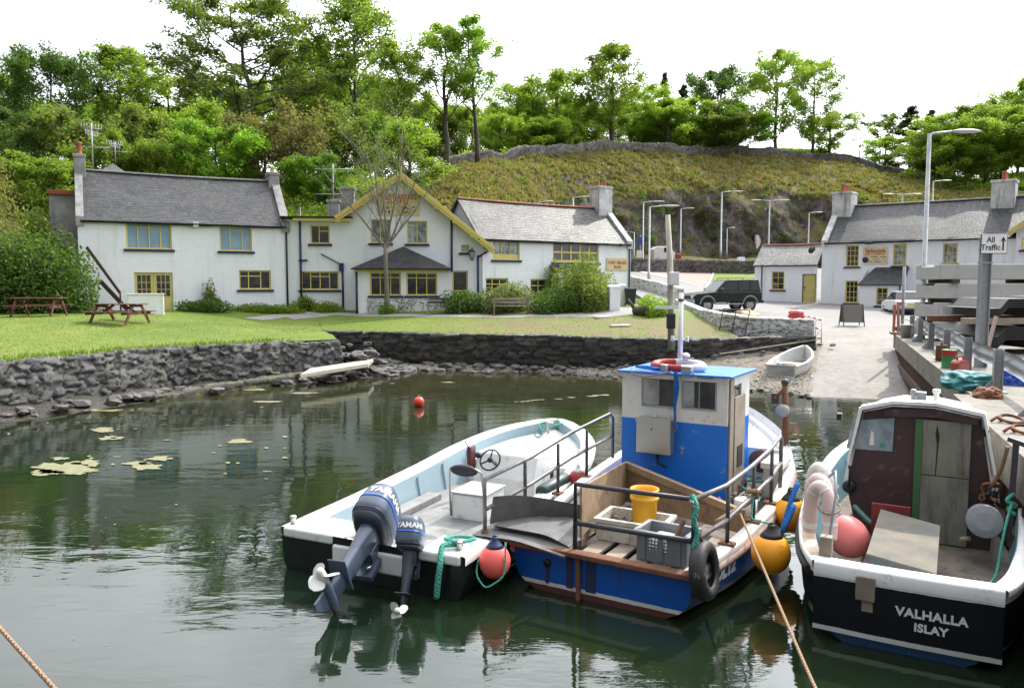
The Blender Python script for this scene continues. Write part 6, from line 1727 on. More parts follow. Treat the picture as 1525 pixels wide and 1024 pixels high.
def van():
    q = aty(983, 382, 92); t = thing('parked_van', 'white van with red bonnet half hidden behind the stone wall of the upper car park', 'van', (q.x, 92, q.z - .8), R(8))
    prof = [(-1.0, .4), (-1.05, 1.6), (-.7, 1.95), (.9, 1.95), (1.5, 1.2), (2.2, 1.0), (2.3, .4)]
    m = MB(); m.prism(prof, 'y', -.8, .8); m.build('body', M_white, t, bevel=.08); m = MB(); m.prism([(1.55, 1.19), (2.22, 1.02), (2.33, .5), (1.5, .5)], 'y', -.82, .82); m.build('bonnet', M_red, t, bevel=.04)
    m = MB(); m.prism([(.2, 1.3), (.2, 1.8), (.85, 1.8), (1.3, 1.25)], 'y', -.815, .815); m.build('window', M_glass, t)
    for x in (-.6, 1.7):
        for s in (-1, 1): wheel(t, (x, s * .7, .33), .33, .2)
van()
q = aty(1104, 391, 88); t = thing('pale_tank', 'small pale blue tank behind the stone wall left of the lorry', 'tank', (q.x, 88, q.z - 1.1)); m = MB(); m.b(-1, 1, -.7, .7, 0, 1.3); m.build('body', paint('pale_blue_plastic', (.45, .62, .68), .5), t, bevel=.08); m = MB(); m.b(-.4, .3, -.4, .4, 1.3, 1.7); m.build('cap', M_white, t, bevel=.05)
q = onroad(953, 400); t = thing('road_sign', 'blue and white road sign on a post beside the sloping road', 'sign', q, R(0)); m = MB(); m.tube([(0, 0, 0), (0, 0, 3.6)], .05, 8); m.build('post', M_galv, t); m = MB(); m.b(-.35, .35, -.08, -.05, 2.6, 3.5); m.build('board', paint('sign_blue', (.03, .08, .3), .4), t); m = MB(); m.b(-.4, .4, -.09, -.05, 1.2, 2.0); m.build('plate', M_sign_w, t)
# ------------------------------------------------------------------ street lamps
def lamp(px, ytop, base, arms, label, reach=1.0, r=.07, dirx=1):
    h = aty(px, ytop, base[1]).z - base[2]
    t = thing('street_lamp', label, 'street lamp', base, 0, 'street lamps')
    m = MB(); m.tube([(0, 0, 0), (0, 0, 1.1), (0, 0, 1.12), (0, 0, h)], [r * 1.35, r * 1.35, r, r * .75], 10); m.build('post', M_galv, t)
    for s in arms:
        m = MB(); m.tube([(0, 0, h - .1), (s * .12, 0, h), (s * reach * .6, 0, h + .08)], [r * .6, r * .5, r * .45], 8); a = m.build('arm', M_galv, t)
        m = MB(); m.ball((s * reach * .88, 0, h + .08), (reach * .38, .12, .075), 14, 8); m.build('lamp_head', paint('lamp_head_grey', (.5, .5, .5), .4), a)
    return t
lamp(975, 308, onroad(966, 428), (1,), 'street lamp on the roadside nearest the wooden mast, its base in a white block', 1.8, .085)
lamp(955, 301, onroad(957, 402), (1,), 'street lamp just left of the one with the white block base', 1.8, .085)
lamp(1013, 311, aty(1013, 384, 96), (1,), 'street lamp standing against the rock face right of the wooden mast', 1.3, .09)
lamp(1075, 286, aty(1073, 386, 92), (1,), 'tallest street lamp in the upper car park in front of the rock face', 2.0, .11)
lamp(1145, 299, aty(1144, 390, 90), (1, -1), 'double-armed street lamp beside the white box lorry', 1.8, .09)
lamp(1203, 317, aty(1203, 385, 100), (1,), 'street lamp rising behind the outbuilding roof', 1.4, .09)
lamp(1082, 340, aty(1082, 386, 98), (1,), 'short thin street lamp right of the tallest one', .8, .07)
lamp(944, 346, aty(944, 392, 90), (-1,), 'short street lamp half hidden by the bar chimney skew', 1.4, .07)
lamp(853, 294, aty(853, 400, 78), (1,), 'street lamp showing above the bar roof left of its chimney', 1.4, .09)
lamp(802, 301, aty(802, 400, 80), (1,), 'street lamp whose head just shows over the middle of the bar roof', 1.2, .08)
lamp(1386, 270, aty(1386, 370, 84), (1,), 'street lamp rising behind the cottage roof right of the tall grey lamp', 1.6, .1)
lamp(1341, 290, aty(1341, 370, 88), (1, -1), 'double-armed street lamp behind the cottage roof', 1.8, .09)
q = aty(1372, 505, 27.0)
lamp(1375, 199, (q.x, 27.0, 1.5), (1,), 'tall grey street lamp on the quay in front of the cottage, highest of all', 1.42, .085)
# ------------------------------------------------------------------ quay
QD = Vector((.378, .926, 0)).normalized(); QN = Vector((QD.y, -QD.x, 0))
def Q(s, n, z=1.6): return Vector((QN.x * n + QD.x * s, QN.y * n + QD.y * s, z))
M_quay = m_ground('quay_concrete', (.25, .228, .195), (.165, .148, .125), (.31, .288, .255), .9, 6, .45, .8, 40)
m = MB()
for n0, s0, s1 in ((2.03, -8, 15.3), (2.31, 15.3, 33.2)):
    a, b, c, d = Q(s0, n0), Q(s1, n0), Q(s1, 40), Q(s0, 40)
    for za, zb, ins in ((1.08, 1.6, 0),):
        m.add([(p.x, p.y, zb) for p in (a, b, c, d)] + [(p.x, p.y, za) for p in (a, b, c, d)], [(3, 2, 1, 0), (4, 5, 6, 7), (0, 1, 5, 4), (1, 2, 6, 5), (3, 0, 4, 7)])
    e, f = Q(s0, n0 + .35), Q(s1, n0 + .35)
    m.add([(e.x, e.y, 1.081), (f.x, f.y, 1.081), (f.x, f.y, -1.5), (e.x, e.y, -1.5)], [(0, 1, 2, 3)])
o = m.build('quay', M_quay, recalc=True); o['kind'] = 'structure'
m = MB(); k = 0
s = -2.0
while s < 33:
    n0 = 2.03 if s < 15.3 else 2.31; p = Q(s, n0 + .16); m.tube([(p.x, p.y, -1.2), (p.x, p.y, 1.08)], .11, 8, False); s += .42
for n0, s0, s1 in ((2.03, -3, 15.2), (2.31, 15.4, 33)): m.bar(Q(s0, n0 + .04, .55), Q(s1, n0 + .04, .55), .12, .2)
tag(m.build('quay_piles', paint('stained_pile', (.10, .052, .034), .85, (.045, .032, .025), .9, 3, .5, 20, dirt=(.03, .035, .02), dirtamt=.4)), 'row of rusty brown piles under the concrete edge of the quay', 'piles', kind='stuff')
# guard rail along the quay
def s_of(px, n):
    k = (px - 762.5) / FPX / .9975
    return (QN.x * n - k * QN.y * n) / (k * QD.y - QD.x) if abs(k * QD.y - QD.x) > 1e-6 else 20
t = thing('guard_rail', 'galvanised steel crash barrier with upright posts along the quay edge', 'guard rail', Q(0, 2.85, 1.6), math.atan2(QD.y, QD.x))
posts = [s_of(x, 2.85) for x in (1496, 1448, 1415, 1391, 1374, 1361)]; posts = [posts[0] - 2.9, *posts]
S0, S1 = posts[0] - 1.5, posts[-1] + .8
m = MB(); prof = [(.0, .36), (.07, .40), (.07, .46), (.01, .50), (.01, .55), (.07, .59), (.07, .66), (.0, .70)]
rows = []
for i in range(int((S1 - S0) / .4) + 1):
    x = S0 + i * .4; wv = .025 * math.sin(x * 1.9) + .012 * math.sin(x * 5); dv = .02 * math.sin(x * .9)
    rows.append([(x, -y - .03 + wv * .6, z + dv) for y, z in prof])
m.grid(rows, True); m.grid([[(x, y + .006, z) for x, y, z in r] for r in rows], True)
m.build('rail', paint('galvanised_rail', (.42, .43, .45), .42, (.3, .31, .33), .7, 3, .1, metal=.35), t, recalc=False)
for s in posts:
    m = MB(); m.b(s - .07, s + .07, .135, .15, 0, .76); m.b(s - .07, s + .07, .0, .015, 0, .76); m.b(s - .008, s + .008, .015, .135, 0, .76); m.b(s - .16, s + .16, -.06, .36, .0, .02)
    m.prism([(.15, .021), (.33, .021), (.15, .24)], 'x', s - .008, s + .008); m.build('post', M_steel, t)
# "All Traffic" sign on its I-section post
sp = s_of(1462, 3.25); b = Q(sp, 3.25); zt = aty(1470, 350, b.y).z
t = thing('traffic_sign', 'white ALL TRAFFIC arrow sign on a grey steel post behind the guard rail', 'sign', b, R(-6))
m = MB(); H_ = zt - 1.6
m.b(-.10, .10, -.012, .012, 0, H_ - .05); m.b(-.11, -.088, -.08, .08, 0, H_ - .05); m.b(.088, .11, -.08, .08, 0, H_ - .05); m.build('post', M_steel, t)
m = MB(); w_, h_ = .285, .225; zc = H_ - h_ + .02
m.box((.10, -.14, zc), (w_ * 2, .02, h_ * 2)); bd = m.build('board', M_black, t, bevel=.008)
m = MB(); m.b(.10 - w_ + .016, .10 + w_ - .016, -.156, -.151, zc - h_ + .016, zc + h_ - .016); m.build('face', M_sign_w, bd)
for tx, dz in (('All', .085), ('Traffic', -.085)): xf(tm := text_mb(tx, .175, .002, 1.0, 'CENTER', .92, bold=.003), frameM((.10 - .075, -.158, zc + dz), (1, 0, 0), (0, 0, 1))); tm.build('lettering', M_black, bd, recalc=False)
m = MB(); x = .10 + .19; m.prism([(x - .017, zc - .15), (x + .017, zc - .15), (x + .017, zc + .07), (x + .06, zc + .05), (x, zc + .16), (x - .06, zc + .05), (x - .017, zc + .07)], 'y', -.160, -.157); m.build('arrow', M_black, bd)
for z_ in (zc - .12, zc + .12, zc - .42): m = MB(); m.b(-.125, .125, -.095, -.085, z_ - .015, z_ + .015); m.b(-.125, .125, .085, .095, z_ - .015, z_ + .015); m.build('clip', M_galv, t)
m = MB(); m.box((.30, .2, .55), (.07, .05, 1.25), Matrix.Rotation(R(12), 4, 'Y')); tag(m.build('steel_offcut', paint('pink_primer', (.45, .33, .30), .6), None, loc=b), 'pinkish primed steel offcut leaning behind the sign post', 'offcut')
# concrete beams in a stack
M_beam = paint('beam_concrete', (.46, .455, .44), .8, (.36, .355, .345), .7, 1.2, .3, 25, dirt=(.24, .235, .225), dirtamt=.25, streak=True)
BX, BY = aty(1397, 480, 25.8).x, 25.8
rr_ = random.Random(4); k = 0; names = ('lowest', 'second', 'third', 'topmost')
for j in range(4):
    z0 = 1.75 + .635 * j; off = (.0, -.0, .02, .0)[j]
    t = thing('concrete_beam', f'{names[j]} long grey concrete beam of the stack behind the guard rail', 'beam', (BX + off, BY, z0), R(1.2), 'stacked concrete beams')
    m = MB(); m.prism([(0, 0), (1.5, 0), (1.5, .50), (1.18, .50), (1.10, .42), (.4, .42), (.32, .50), (0, .50)], 'x', 0, 5.8); m.build('beam', M_beam, t, bevel=.02)
    m = MB()
    for x in (1.55, 3.0, 4.45): m.b(x, x + .012, -.003, .02, .02, .48)
    m.build('joint', M_cemr, t)
    if j:
        for x in (.5, 3.2):
            s_ = MB(); s_.b(x - .12, x + .12, -.1, 1.45, -.13, -.004); tag(s_.build('timber_spacer', M_dkwood, None, loc=(BX + off, BY, z0), bevel=.01), f'{"left" if x < 1 else "right"} brown timber spacer under the {names[j]} concrete beam', 'timber')
# sheet piles
M_pile = paint('sheet_pile_steel', (.075, .07, .068), .55, (.04, .037, .036), .8, 3, .3, 20, dirt=(.13, .08, .05), dirtamt=.3)
def pile_stack(x0, y0, z0, n, label, L=2.2, w=1.15):
    t = thing('sheet_pile_stack', label, 'steel sheets', (x0, y0, z0), R(2))
    for i in range(n):
        z = i * .052; m = MB()
        pr = [(0, 0), (.22, 0), (.42, .26), (.95, .26), (1.15, 0), (1.37, 0)]
        q = [(a * w, b + z) for a, b in pr] + [(a * w, b + z + .02) for a, b in reversed(pr)]
        m.prism([(a - .7 * w, b) for a, b in q], 'y', 0, L); m.build('sheet', M_pile, t)
    return t
for k, (px_, z_, n, lb) in enumerate(((1496, 1.75, 7, 'lower stack of dark corrugated steel sheets right behind the sign post'), (1572, 1.75, 8, 'lower stack of dark corrugated steel sheets at the right edge of the picture'), (1498, 2.62, 5, 'upper stack of dark corrugated steel sheets on brown timbers behind the sign post'), (1576, 2.62, 6, 'upper stack of dark corrugated steel sheets at the right edge of the picture'))):
    q = aty(px_, 470, 21.5); pile_stack(q.x, 20.9, z_, n, lb)
for k in range(2):
    q = aty(1440, 460, 21.5); m = MB(); m.b(0, 4.2, 0, .16, 0, .16); tag(m.build('timber_bearer', M_oldwood if k == 0 else M_rust, None, loc=(q.x - .45, 20.85 + 1.7 * k, 2.43), bevel=.01), ['long pale brown timber bearer between the two layers of steel sheets', 'rear reddish timber bearer between the two layers of steel sheets'][k], 'timber')
# things on the quay edge
M_teal = paint('teal_tarp', (.02, .17, .17), .6, (.015, .11, .12), .8, 6, .3)
b = Q(s_of(1415, 2.55), 2.55); t = thing('paint_drum', 'green and red tin drum with white label on the quay edge', 'drum', b); m = MB(); m.lathe([(.155, 0), (.16, .02), (.155, .03), (.155, .40), (.16, .41), (.15, .42), (.14, .40)], 18); m.build('body', paint('drum_green', (.04, .22, .07), .4, dirt=(.1, .08, .05), dirtamt=.2), t); m = MB(); m.lathe([(.158, .28), (.158, .398)], 18, None, True, False); m.build('label', M_red, t)
b = Q(s_of(1403, 2.6), 2.6); t = thing('oil_drum', 'small brown oil tin behind the green and red drum', 'drum', b); m = MB(); m.lathe([(.13, 0), (.13, .38), (.12, .40)], 14); m.build('body', M_rust, t); m = MB(); m.lathe([(.03, .40), (.03, .44)], 8); m.build('cap', M_black, t)
b = Q(s_of(1431, 2.55), 2.55); t = thing('jerry_can', 'faded red plastic fuel can beside the green drum', 'fuel can', b, R(25)); m = MB(); m.prism([(-.16, 0), (.17, 0), (.18, .26), (.12, .32), (-.1, .33), (-.17, .27)], 'y', -.1, .1); m.build('body', paint('faded_red_plastic', (.42, .09, .06), .5), t, bevel=.025); m = MB(); m.tube([(-.09, 0, .33), (-.07, 0, .40), (.09, 0, .39), (.1, 0, .32)], .018, 6); m.lathe([(.03, .31), (.03, .37)], 8, Matrix.Translation((.15, 0, -.02))); m.build('handle', M_red, t)
def heap(name, label, c, r, mat, sd, cat, n=3):
    mb = MB(); bm = bmesh.new(); bmesh.ops.create_icosphere(bm, subdivisions=5, radius=1); vs = []
    for v in bm.verts:
        p = v.co; q = 1 + .28 * mnoise.noise(p * 1.5 + Vector((sd, 0, 0))); f = abs(mnoise.noise(Vector((p.x * 2.6, p.y * 2.6, p.z * 3 + sd))))
        q -= .34 * f; z = p.z * q; vs.append((c[0] + p.x * q * r[0], c[1] + p.y * q * r[1], c[2] + max(-.02, z * r[2] + .32 * r[2])))
    mb.add(vs, [tuple(x.index for x in f.verts) for f in bm.faces], True); bm.free()
    o = mb.build(name, mat); return tag(o, label, cat)
b = Q(s_of(1446, 2.42), 2.42); heap('tarpaulin', 'crumpled teal tarpaulin bundle on the quay edge under the guard rail', b, (.42, .60, .26), M_teal, 2.0, 'tarpaulin')
b = Q(s_of(1474, 2.5), 2.5); heap('rag_heap', 'brown sacking heap beside the teal tarpaulin', b, (.22, .26, .14), paint('brown_sacking', (.22, .10, .05), .9), 5.0, 'heap')
b = Q(s_of(1514, 3.3), 3.3); heap('blue_sheet', 'bright blue plastic sheet heaped behind the guard rail at the right edge', b, (.3, .3, .3), paint('blue_plastic', (.02, .09, .5), .4), 8.0, 'heap')
for i, px_ in enumerate((1512, 1534)):
    b = Q(s_of(px_, 2.36), 2.36); t = thing('mooring_ring', ['rusty mooring ring lying on the quay edge', 'second rusty mooring ring nearer the right edge of the picture'][i], 'mooring ring', b + Vector((0, 0, .02))); m = MB(); m.torus((0, 0, .03), .14, .022, 20, 8, Matrix.Rotation(R(14), 4, 'X')); m.build('ring', M_rust, t); m = MB(); m.tube([(-.13, 0, 0), (-.2, 0, .06), (-.28, 0, 0)], .02, 6); m.build('staple', M_rust, t)
# junk at the far end of the rail: grey bucket, red plank, steel post
b = Q(s_of(1352, 2.6), 2.55); t = thing('steel_bucket', 'grey metal bucket at the far end of the guard rail', 'bucket', b); m = MB(); m.lathe([(.17, 0), (.21, .45), (.225, .47), (.20, .46), (.16, .03)], 16); m.build('body', M_galv, t); m = MB(); m.torus((0, 0, .46), .2, .012, 16, 6, Matrix.Rotation(R(60), 4, 'X'), 0, PI); m.build('handle', M_steel, t)
b = Q(s_of(1345, 2.55), 2.5); t = thing('steel_post', 'plain grey steel post standing beside the bucket at the slip head', 'post', b); m = MB(); m.tube([(0, 0, 0), (0, 0, 2.55)], .055, 10); m.build('shaft', M_steel, t); m = MB(); m.lathe([(.10, 0), (.10, .03)], 10); m.build('foot', M_steel, t)
b = Q(s_of(1340, 2.5), 2.42); t = thing('red_trestle', 'red wooden trestle leaning at the far end of the quay', 'trestle', b, R(68)); m = MB(); m.bar((-.3, 0, 0), (.25, 0, 1.2), .1, .05); m.bar((-.1, .15, 0), (.4, .1, 1.1), .1, .05); m.build('planks', paint('faded_red_wood', (.34, .09, .06), .7, (.2, .07, .05), .8, 4), t); m = MB(); m.b(-.4, .6, -.1, .25, .0, .09); m.build('base', M_oldwood, t)
# ------------------------------------------------------------------ small boats and floats
q = atz(624, 605, .0); t = thing('mooring_buoy', 'round orange-red mooring buoy floating alone in open water', 'buoy', (q.x, q.y, .13)); m = MB(); m.ball((0, 0, 0), .155, 24, 16); m.build('float', paint('orange_buoy', (.72, .06, .025), .4, (.6, .05, .025), .5, 3), t); m = MB(); m.torus((0, 0, .165), .03, .01, 12, 6, Matrix.Rotation(R(90), 4, 'X')); m.build('eye', M_steel, t)
# ------------------------------------------------------------------ boats
def superloft(rows, n=24, e=3.0):
    """rows of (z, hx, hy, cx, cy): rounded-rectangle sections stacked along z"""
    out = []
    for z, hx, hy, cx, cy in rows:
        r = []
        for k in range(n):
            a = 2 * PI * k / n; c, s_ = math.cos(a), math.sin(a)
            r.append((cx + hx * math.copysign(abs(c) ** (2 / e), c), cy + hy * math.copysign(abs(s_) ** (2 / e), s_), z))
        out.append(r)
    m = MB(); m.grid(out, True, True)
    N = len(out)
    m.f += [tuple(range(n - 1, -1, -1)), tuple((N - 1) * n + k for k in range(n))]; m.sm += [False, False]; m.mi += [0, 0]
    return m
def m_hull(name, bands, rough=.35, dirt=(.12, .06, .03), damt=.3, sheer=0.0, scuff=(.4, .4, .4)):
    t = NT(name); v = t.co('Object'); xyz = t.sep(v)
    z = t.math('SUBTRACT', xyz[2], t.math('MULTIPLY', xyz[1], sheer))
    z = t.math('ADD', z, t.math('MULTIPLY', t.math('SUBTRACT', t.noise(v, 9, 3), .5), .012))
    cc = None
    for i, (lim, c) in enumerate(bands):
        n = t.noise(v, 2.5, 5, .65); c = t.mix(t.ramp(n, [(.4, 0), (.75, .55)]), c, tuple(x * .65 for x in c))
        cc = c if cc is None else t.mix(t.math('GREATER_THAN', z, lim), cc, c)
    st = t.noise(t.co('Object', (5, 5, .5)), 1.6, 6, .75)
    cc = t.mix(t.ramp(st, [(.66 - .14 * damt, 0), (.74, .75)]), cc, dirt)
    sn = t.noise(t.co('Object', (1.2, 1.2, 4)), 4.0, 7, .8)
    cc = t.mix(t.ramp(sn, [(.66, 0), (.70, .6)]), cc, scuff)
    return t.set(cc, t.math('MULTIPLY_ADD', st, .3, rough - .12), normal=t.bump(t.noise(v, 3.0, 4, .6), .12, .02), spec=.45)
def hull(root, st, gw, deck, mh, mg, mi, md, cx=0.0, sec=9, e=1.6, gt=.05, rub=None, flare=.0, n=44, transom=True):
    """st rows: y, half beam at sheer, z sheer, z keel, fullness"""
    st = np.array(st); Y = np.linspace(st[0, 0], st[-1, 0], n)
    # smooth interpolation
    def sm(c):
        v = np.interp(Y, st[:, 0], st[:, c]); k = np.array([1, 2, 3, 2, 1]) / 9.0
        w = np.convolve(np.pad(v, 2, 'edge'), k, 'valid'); w[0], w[-1] = v[0], v[-1]; w[1], w[-2] = (v[1] + w[1]) / 2, (v[-2] + w[-2]) / 2
        return w
    HB, ZS, ZK, FU = sm(1), sm(2), sm(3), sm(4)
    def section(i, sgn):
        out = []
        for k in range(sec + 1):
            t = k / sec
            x = HB[i] * (1 - (1 - t) ** (1.5 + 2.6 * FU[i])) * (1 - flare * (1 - t)); z = ZK[i] + (ZS[i] - ZK[i]) * t ** (1.0 + .8 * FU[i])
            out.append((cx + sgn * x, Y[i], z))
        return out
    m = MB()
    rows = [list(reversed(section(i, -1))) + section(i, 1)[1:] for i in range(n)]
    m.grid(rows, True)
    h = m.build('hull', mh, root, recalc=True)
    if transom:
        m = MB(); r = rows[0]; m.add(r, [tuple(range(len(r)))]); m.build('transom', mh, root, recalc=False)
    # gunwale cap: outer and inner line with a lip
    def ring(i, sgn, d, dz): return (cx + sgn * max(0.0, HB[i] - d), Y[i] - (.0 if d <= 0 else 0), ZS[i] + dz)
    m = MB()
    for sgn in (-1, 1):
        m.grid([[ring(i, sgn, -.025, -gt), ring(i, sgn, -.03, 0), ring(i, sgn, -.015, .018), ring(i, sgn, gw * .5, .022), ring(i, sgn, gw - .015, .018), ring(i, sgn, gw, .0), ring(i, sgn, gw, -gt)] for i in range(n)], True)
    g = m.build('gunwale', mg, root)
    # inside skin and deck
    m = MB(); zd = np.interp(Y, [deck[0][0], deck[1][0]], [deck[0][1], deck[1][1]])
    for sgn in (-1, 1):
        m.grid([[(cx + sgn * max(0, HB[i] - gw), Y[i], ZS[i] - .01), (cx + sgn * max(0, HB[i] - gw - .02), Y[i], ZS[i] - (ZS[i] - zd[i]) * .4), (cx + sgn * max(0, HB[i] - gw - .07), Y[i], zd[i])] for i in range(n)], True)
    m.build('inner_side', mi, root)
    m = MB(); m.grid([[(cx - max(0, HB[i] - gw - .065), Y[i], zd[i] + .002), (cx, Y[i], zd[i] + .012), (cx + max(0, HB[i] - gw - .065), Y[i], zd[i] + .002)] for i in range(n)], False)
    m.build('deck', md, root)
    if rub:
        m = MB()
        for sgn in (-1, 1): m.tube([(cx + sgn * (HB[i] + .015), Y[i], ZS[i] - rub[0]) for i in range(n)], rub[1], 6)
        m.build('rubbing_strake', rub[2], root)
    return lambda y: (float(np.interp(y, Y, HB)), float(np.interp(y, Y, ZS)))
def bframe(o, deg):
    a = R(deg)
    return Matrix.Translation((o[0], o[1], 0)) @ Matrix.Rotation(-a, 4, 'Z')
def rope(name, label, pts, r, mat, sag=0.0, cat='rope', n=24, parent=None):
    P = [Vector(p) for p in pts]; q = []
    for a, b in zip(P, P[1:]):
        k = max(2, n // (len(P) - 1))
        for i in range(k):
            t = i / k; p = a.lerp(b, t); p.z -= sag * 4 * t * (1 - t); q.append(p)
    q.append(P[-1])
    if len(P) > 2 and sag == 0:
        for _ in range(3): q = [q[0]] + [(q[i - 1] + q[i] * 2 + q[i + 1]) / 4 for i in range(1, len(q) - 1)] + [q[-1]]
    m = MB(); m.tube(q, r, 8)
    o = m.build(name, mat, parent)
    return tag(o, label, cat) if parent is None else o
def m_rope(name, a, b):
    t = NT(name); v = t.co('UV'); w = t.new('ShaderNodeTexWave'); w.inputs['Scale'].default_value = 16; w.bands_direction = 'DIAGONAL'; w.inputs['Distortion'].default_value = 1.0; t.l.new(v, w.inputs['Vector'])
    return t.set(t.mix(w.outputs[1], a, b), .8, normal=t.bump(w.outputs[1], .6, .01), spec=.2)
M_rtan = m_rope('tan_rope', (.36, .24, .15), (.20, .12, .075)); M_rgrn = m_rope('green_rope', (.10, .40, .30), (.05, .25, .2)); M_rblu = m_rope('blue_rope', (.02, .16, .45), (.015, .09, .3)); M_rgry = m_rope('grey_rope', (.32, .31, .28), (.18, .17, .15))
M_ply = paint('plywood', (.36, .25, .155), .75, (.25, .17, .10), .9, 2.2, .25, 30, dirt=(.12, .085, .055), dirtamt=.45)
M_bsteel = paint('worn_navy_steel', (.028, .032, .045), .45, (.06, .06, .065), .8, 7, .2, dirt=(.16, .075, .04), dirtamt=.35)
M_rail = paint('worn_pipe', (.22, .215, .21), .45, (.10, .09, .085), .9, 7, .2, 30, metal=.3, dirt=(.15, .07, .04), dirtamt=.45)
M_olddeck = paint('old_deck', (.21, .175, .14), .8, (.11, .09, .075), .9, 3, .4, 25, dirt=(.06, .05, .045), dirtamt=.5)
M_oldwht = paint('worn_white_paint', (.70, .69, .66), .5, (.56, .54, .5), .6, 3, .15, 30, dirt=(.34, .27, .2), dirtamt=.12)
M_ss = paint('stainless', (.50, .49, .46), .32, (.40, .39, .36), .6, 3, .05, metal=.85)
M_orange = paint('orange_float', (1.0, .42, .02), .4, (.9, .33, .015), .6, 3, .06, dirt=(.30, .12, .03), dirtamt=.12)
M_pinkf = paint('pink_red_float', (.92, .15, .13), .4, (.82, .12, .10), .6, 3, .06, dirt=(.4, .12, .1), dirtamt=.1)
M_blk = M_rubber
def fender(p, r, mat, top, label, h=1.12, name='fender_buoy'):
    t = thing(name, label, 'fender', p)
    m = MB(); prof = [(max(.001, r * math.sin(PI * i / 20)), -r * h * math.cos(PI * i / 20)) for i in range(0, 17)]
    m.lathe(prof, 28, None, True, False); m.build('float', mat, t)
    rt = prof[-1]
    m = MB(); m.lathe([(rt[0] * 1.02, rt[1] - .005), (rt[0] * .75, r * h * .98), (r * .24, r * h * 1.16), (r * .2, r * h * 1.3), (r * .2, r * h * 1.4), (.01, r * h * 1.42)], 22); m.build('neck', top, t)
    m = MB(); m.torus((0, 0, r * h * 1.36), r * .13, r * .05, 12, 6, Matrix.Rotation(R(90), 4, 'X')); m.build('eye', top, t)
    return t
# ================================================================== white open motor boat
MA = bframe((-1.58, 8.82), 25); ta = thing('motor_boat', 'open white motor boat with two outboard engines and a steering console', 'boat'); ta.matrix_world = MA
M_gel = paint('white_gelcoat', (.78, .78, .765), .3, (.66, .66, .64), .7, 2, .04, spec=.5, dirt=(.46, .43, .36), dirtamt=.3)
M_blueg = paint('blue_grey_inside', (.30, .41, .46), .5, (.24, .33, .38), .6, 2, .1)
M_gdeck = paint('grey_deck', (.26, .26, .25), .7, (.14, .14, .135), .9, 3, .3, 40)
M_hullA = m_hull('dark_green_hull', [(-9, (.006, .010, .008)), (.02, (.010, .016, .013))], .25, damt=.1)
shA = hull(ta, [(0, 1.27, .50, -.22, 1.0), (1.5, 1.31, .52, -.22, 1.0), (3.2, 1.31, .60, -.22, 1.0), (4.2, 1.27, .70, -.2, .9), (4.95, 1.10, .80, -.12, .8), (5.5, .78, .90, .05, .6), (5.85, .38, .97, .3, .5), (6.0, .10, .99, .5, .5)], .24, ((0, .14), (4.2, .16)), M_hullA, M_gel, M_blueg, M_gdeck, cx=-.12, gt=.09)
XA = -.12
m = MB()
# aft deck with a cut-down motor well
for x0, x1 in ((-1.36, -.62), (.58, 1.12)):
    m.b(x0, x1, -.03, .55, .40, .525)
m.b(-.62, .58, .10, .30, .16, .40); m.b(-.62, .58, -.03, .095, .16, .41)
m.build('stern_deck', M_gel, ta, bevel=.03, seg=3)
m = MB(); m.b(-.62, .58, .30, .56, .1, .30); m.build('motor_well', M_gel, ta, bevel=.02)
# frames up the inside
for i in range(5):
    y = 1.3 + i * .75; hb, zs = shA(y)
    for s_ in (-1, 1): m = MB(); m.tube([(XA + s_ * (hb - .25), y, zs - .06), (XA + s_ * (hb - .27), y, zs - .2), (XA + s_ * (hb - .31), y, .16)], .025, 6, False); m.build('rib', M_blueg, ta)
# side locker steps
m = MB(); m.b(XA - .98, XA - .74, .6, 3.0, .15, .26); m.build('side_step', M_gdeck, ta, bevel=.02)
# bow: casting deck and hatch
m = MB(); rows = []
for y in np.linspace(4.25, 5.9, 12):
    hb, zs = shA(y); w_ = max(.02, hb - .22); rows.append([(XA - w_, y, .52 + (y - 4.25) * .17), (XA, y, .54 + (y - 4.25) * .17), (XA + w_, y, .52 + (y - 4.25) * .17)])
m.grid(rows, False)
hb = shA(4.25)[0] - .22
m.add([(XA - hb, 4.25, .15), (XA + hb, 4.25, .15), (XA + hb, 4.25, .53), (XA - hb, 4.25, .53)], [(0, 1, 2, 3)])
bw = m.build('foredeck', M_gel, ta, recalc=False)
m = MB(); m.b(XA - .02, XA + .62, 4.22, 4.247, .24, .46); m.build('locker_opening', M_dark, bw)
m = MB(); m.bar((XA + .3, 4.2, .2), (XA + .42, 4.2, .50), .02); m.build('strut', M_white, bw)
# console with wheel
m = MB(); m.prism([(3.35, .15), (4.05, .15), (4.05, .78), (3.75, .86), (3.5, .86), (3.35, .50)], 'x', XA - .38, XA + .66); co_ = m.build('console', M_gel, ta, bevel=.04, seg=3)
wc = Vector((XA - .02, 3.24, .80)); Rw = Matrix.Rotation(R(58), 4, 'X')
m = MB(); m.torus(wc, .165, .014, 32, 8, Rw)
for a in (90, 210, 330): m.tube([wc, wc + Rw.to_3x3() @ Vector((.16 * math.cos(R(a)), .16 * math.sin(R(a)), 0))], .014, 6)
m.ball(wc, .045, 12, 8); m.tube([wc, wc + Vector((0, .2, -.1))], .02, 6); m.build('steering_wheel', M_black, co_)
m = MB(); m.b(XA - .46, XA - .39, 3.3, 3.48, .55, .95); m.bar((XA - .43, 3.35, .9), (XA - .45, 3.22, 1.06), .02); m.build('throttle', paint('dark_red_plastic', (.10, .02, .02), .4), co_, bevel=.015)
m = MB(); m.ball((XA - .26, 3.30, .84), .05, 14, 8); m.build('compass', M_black, co_)
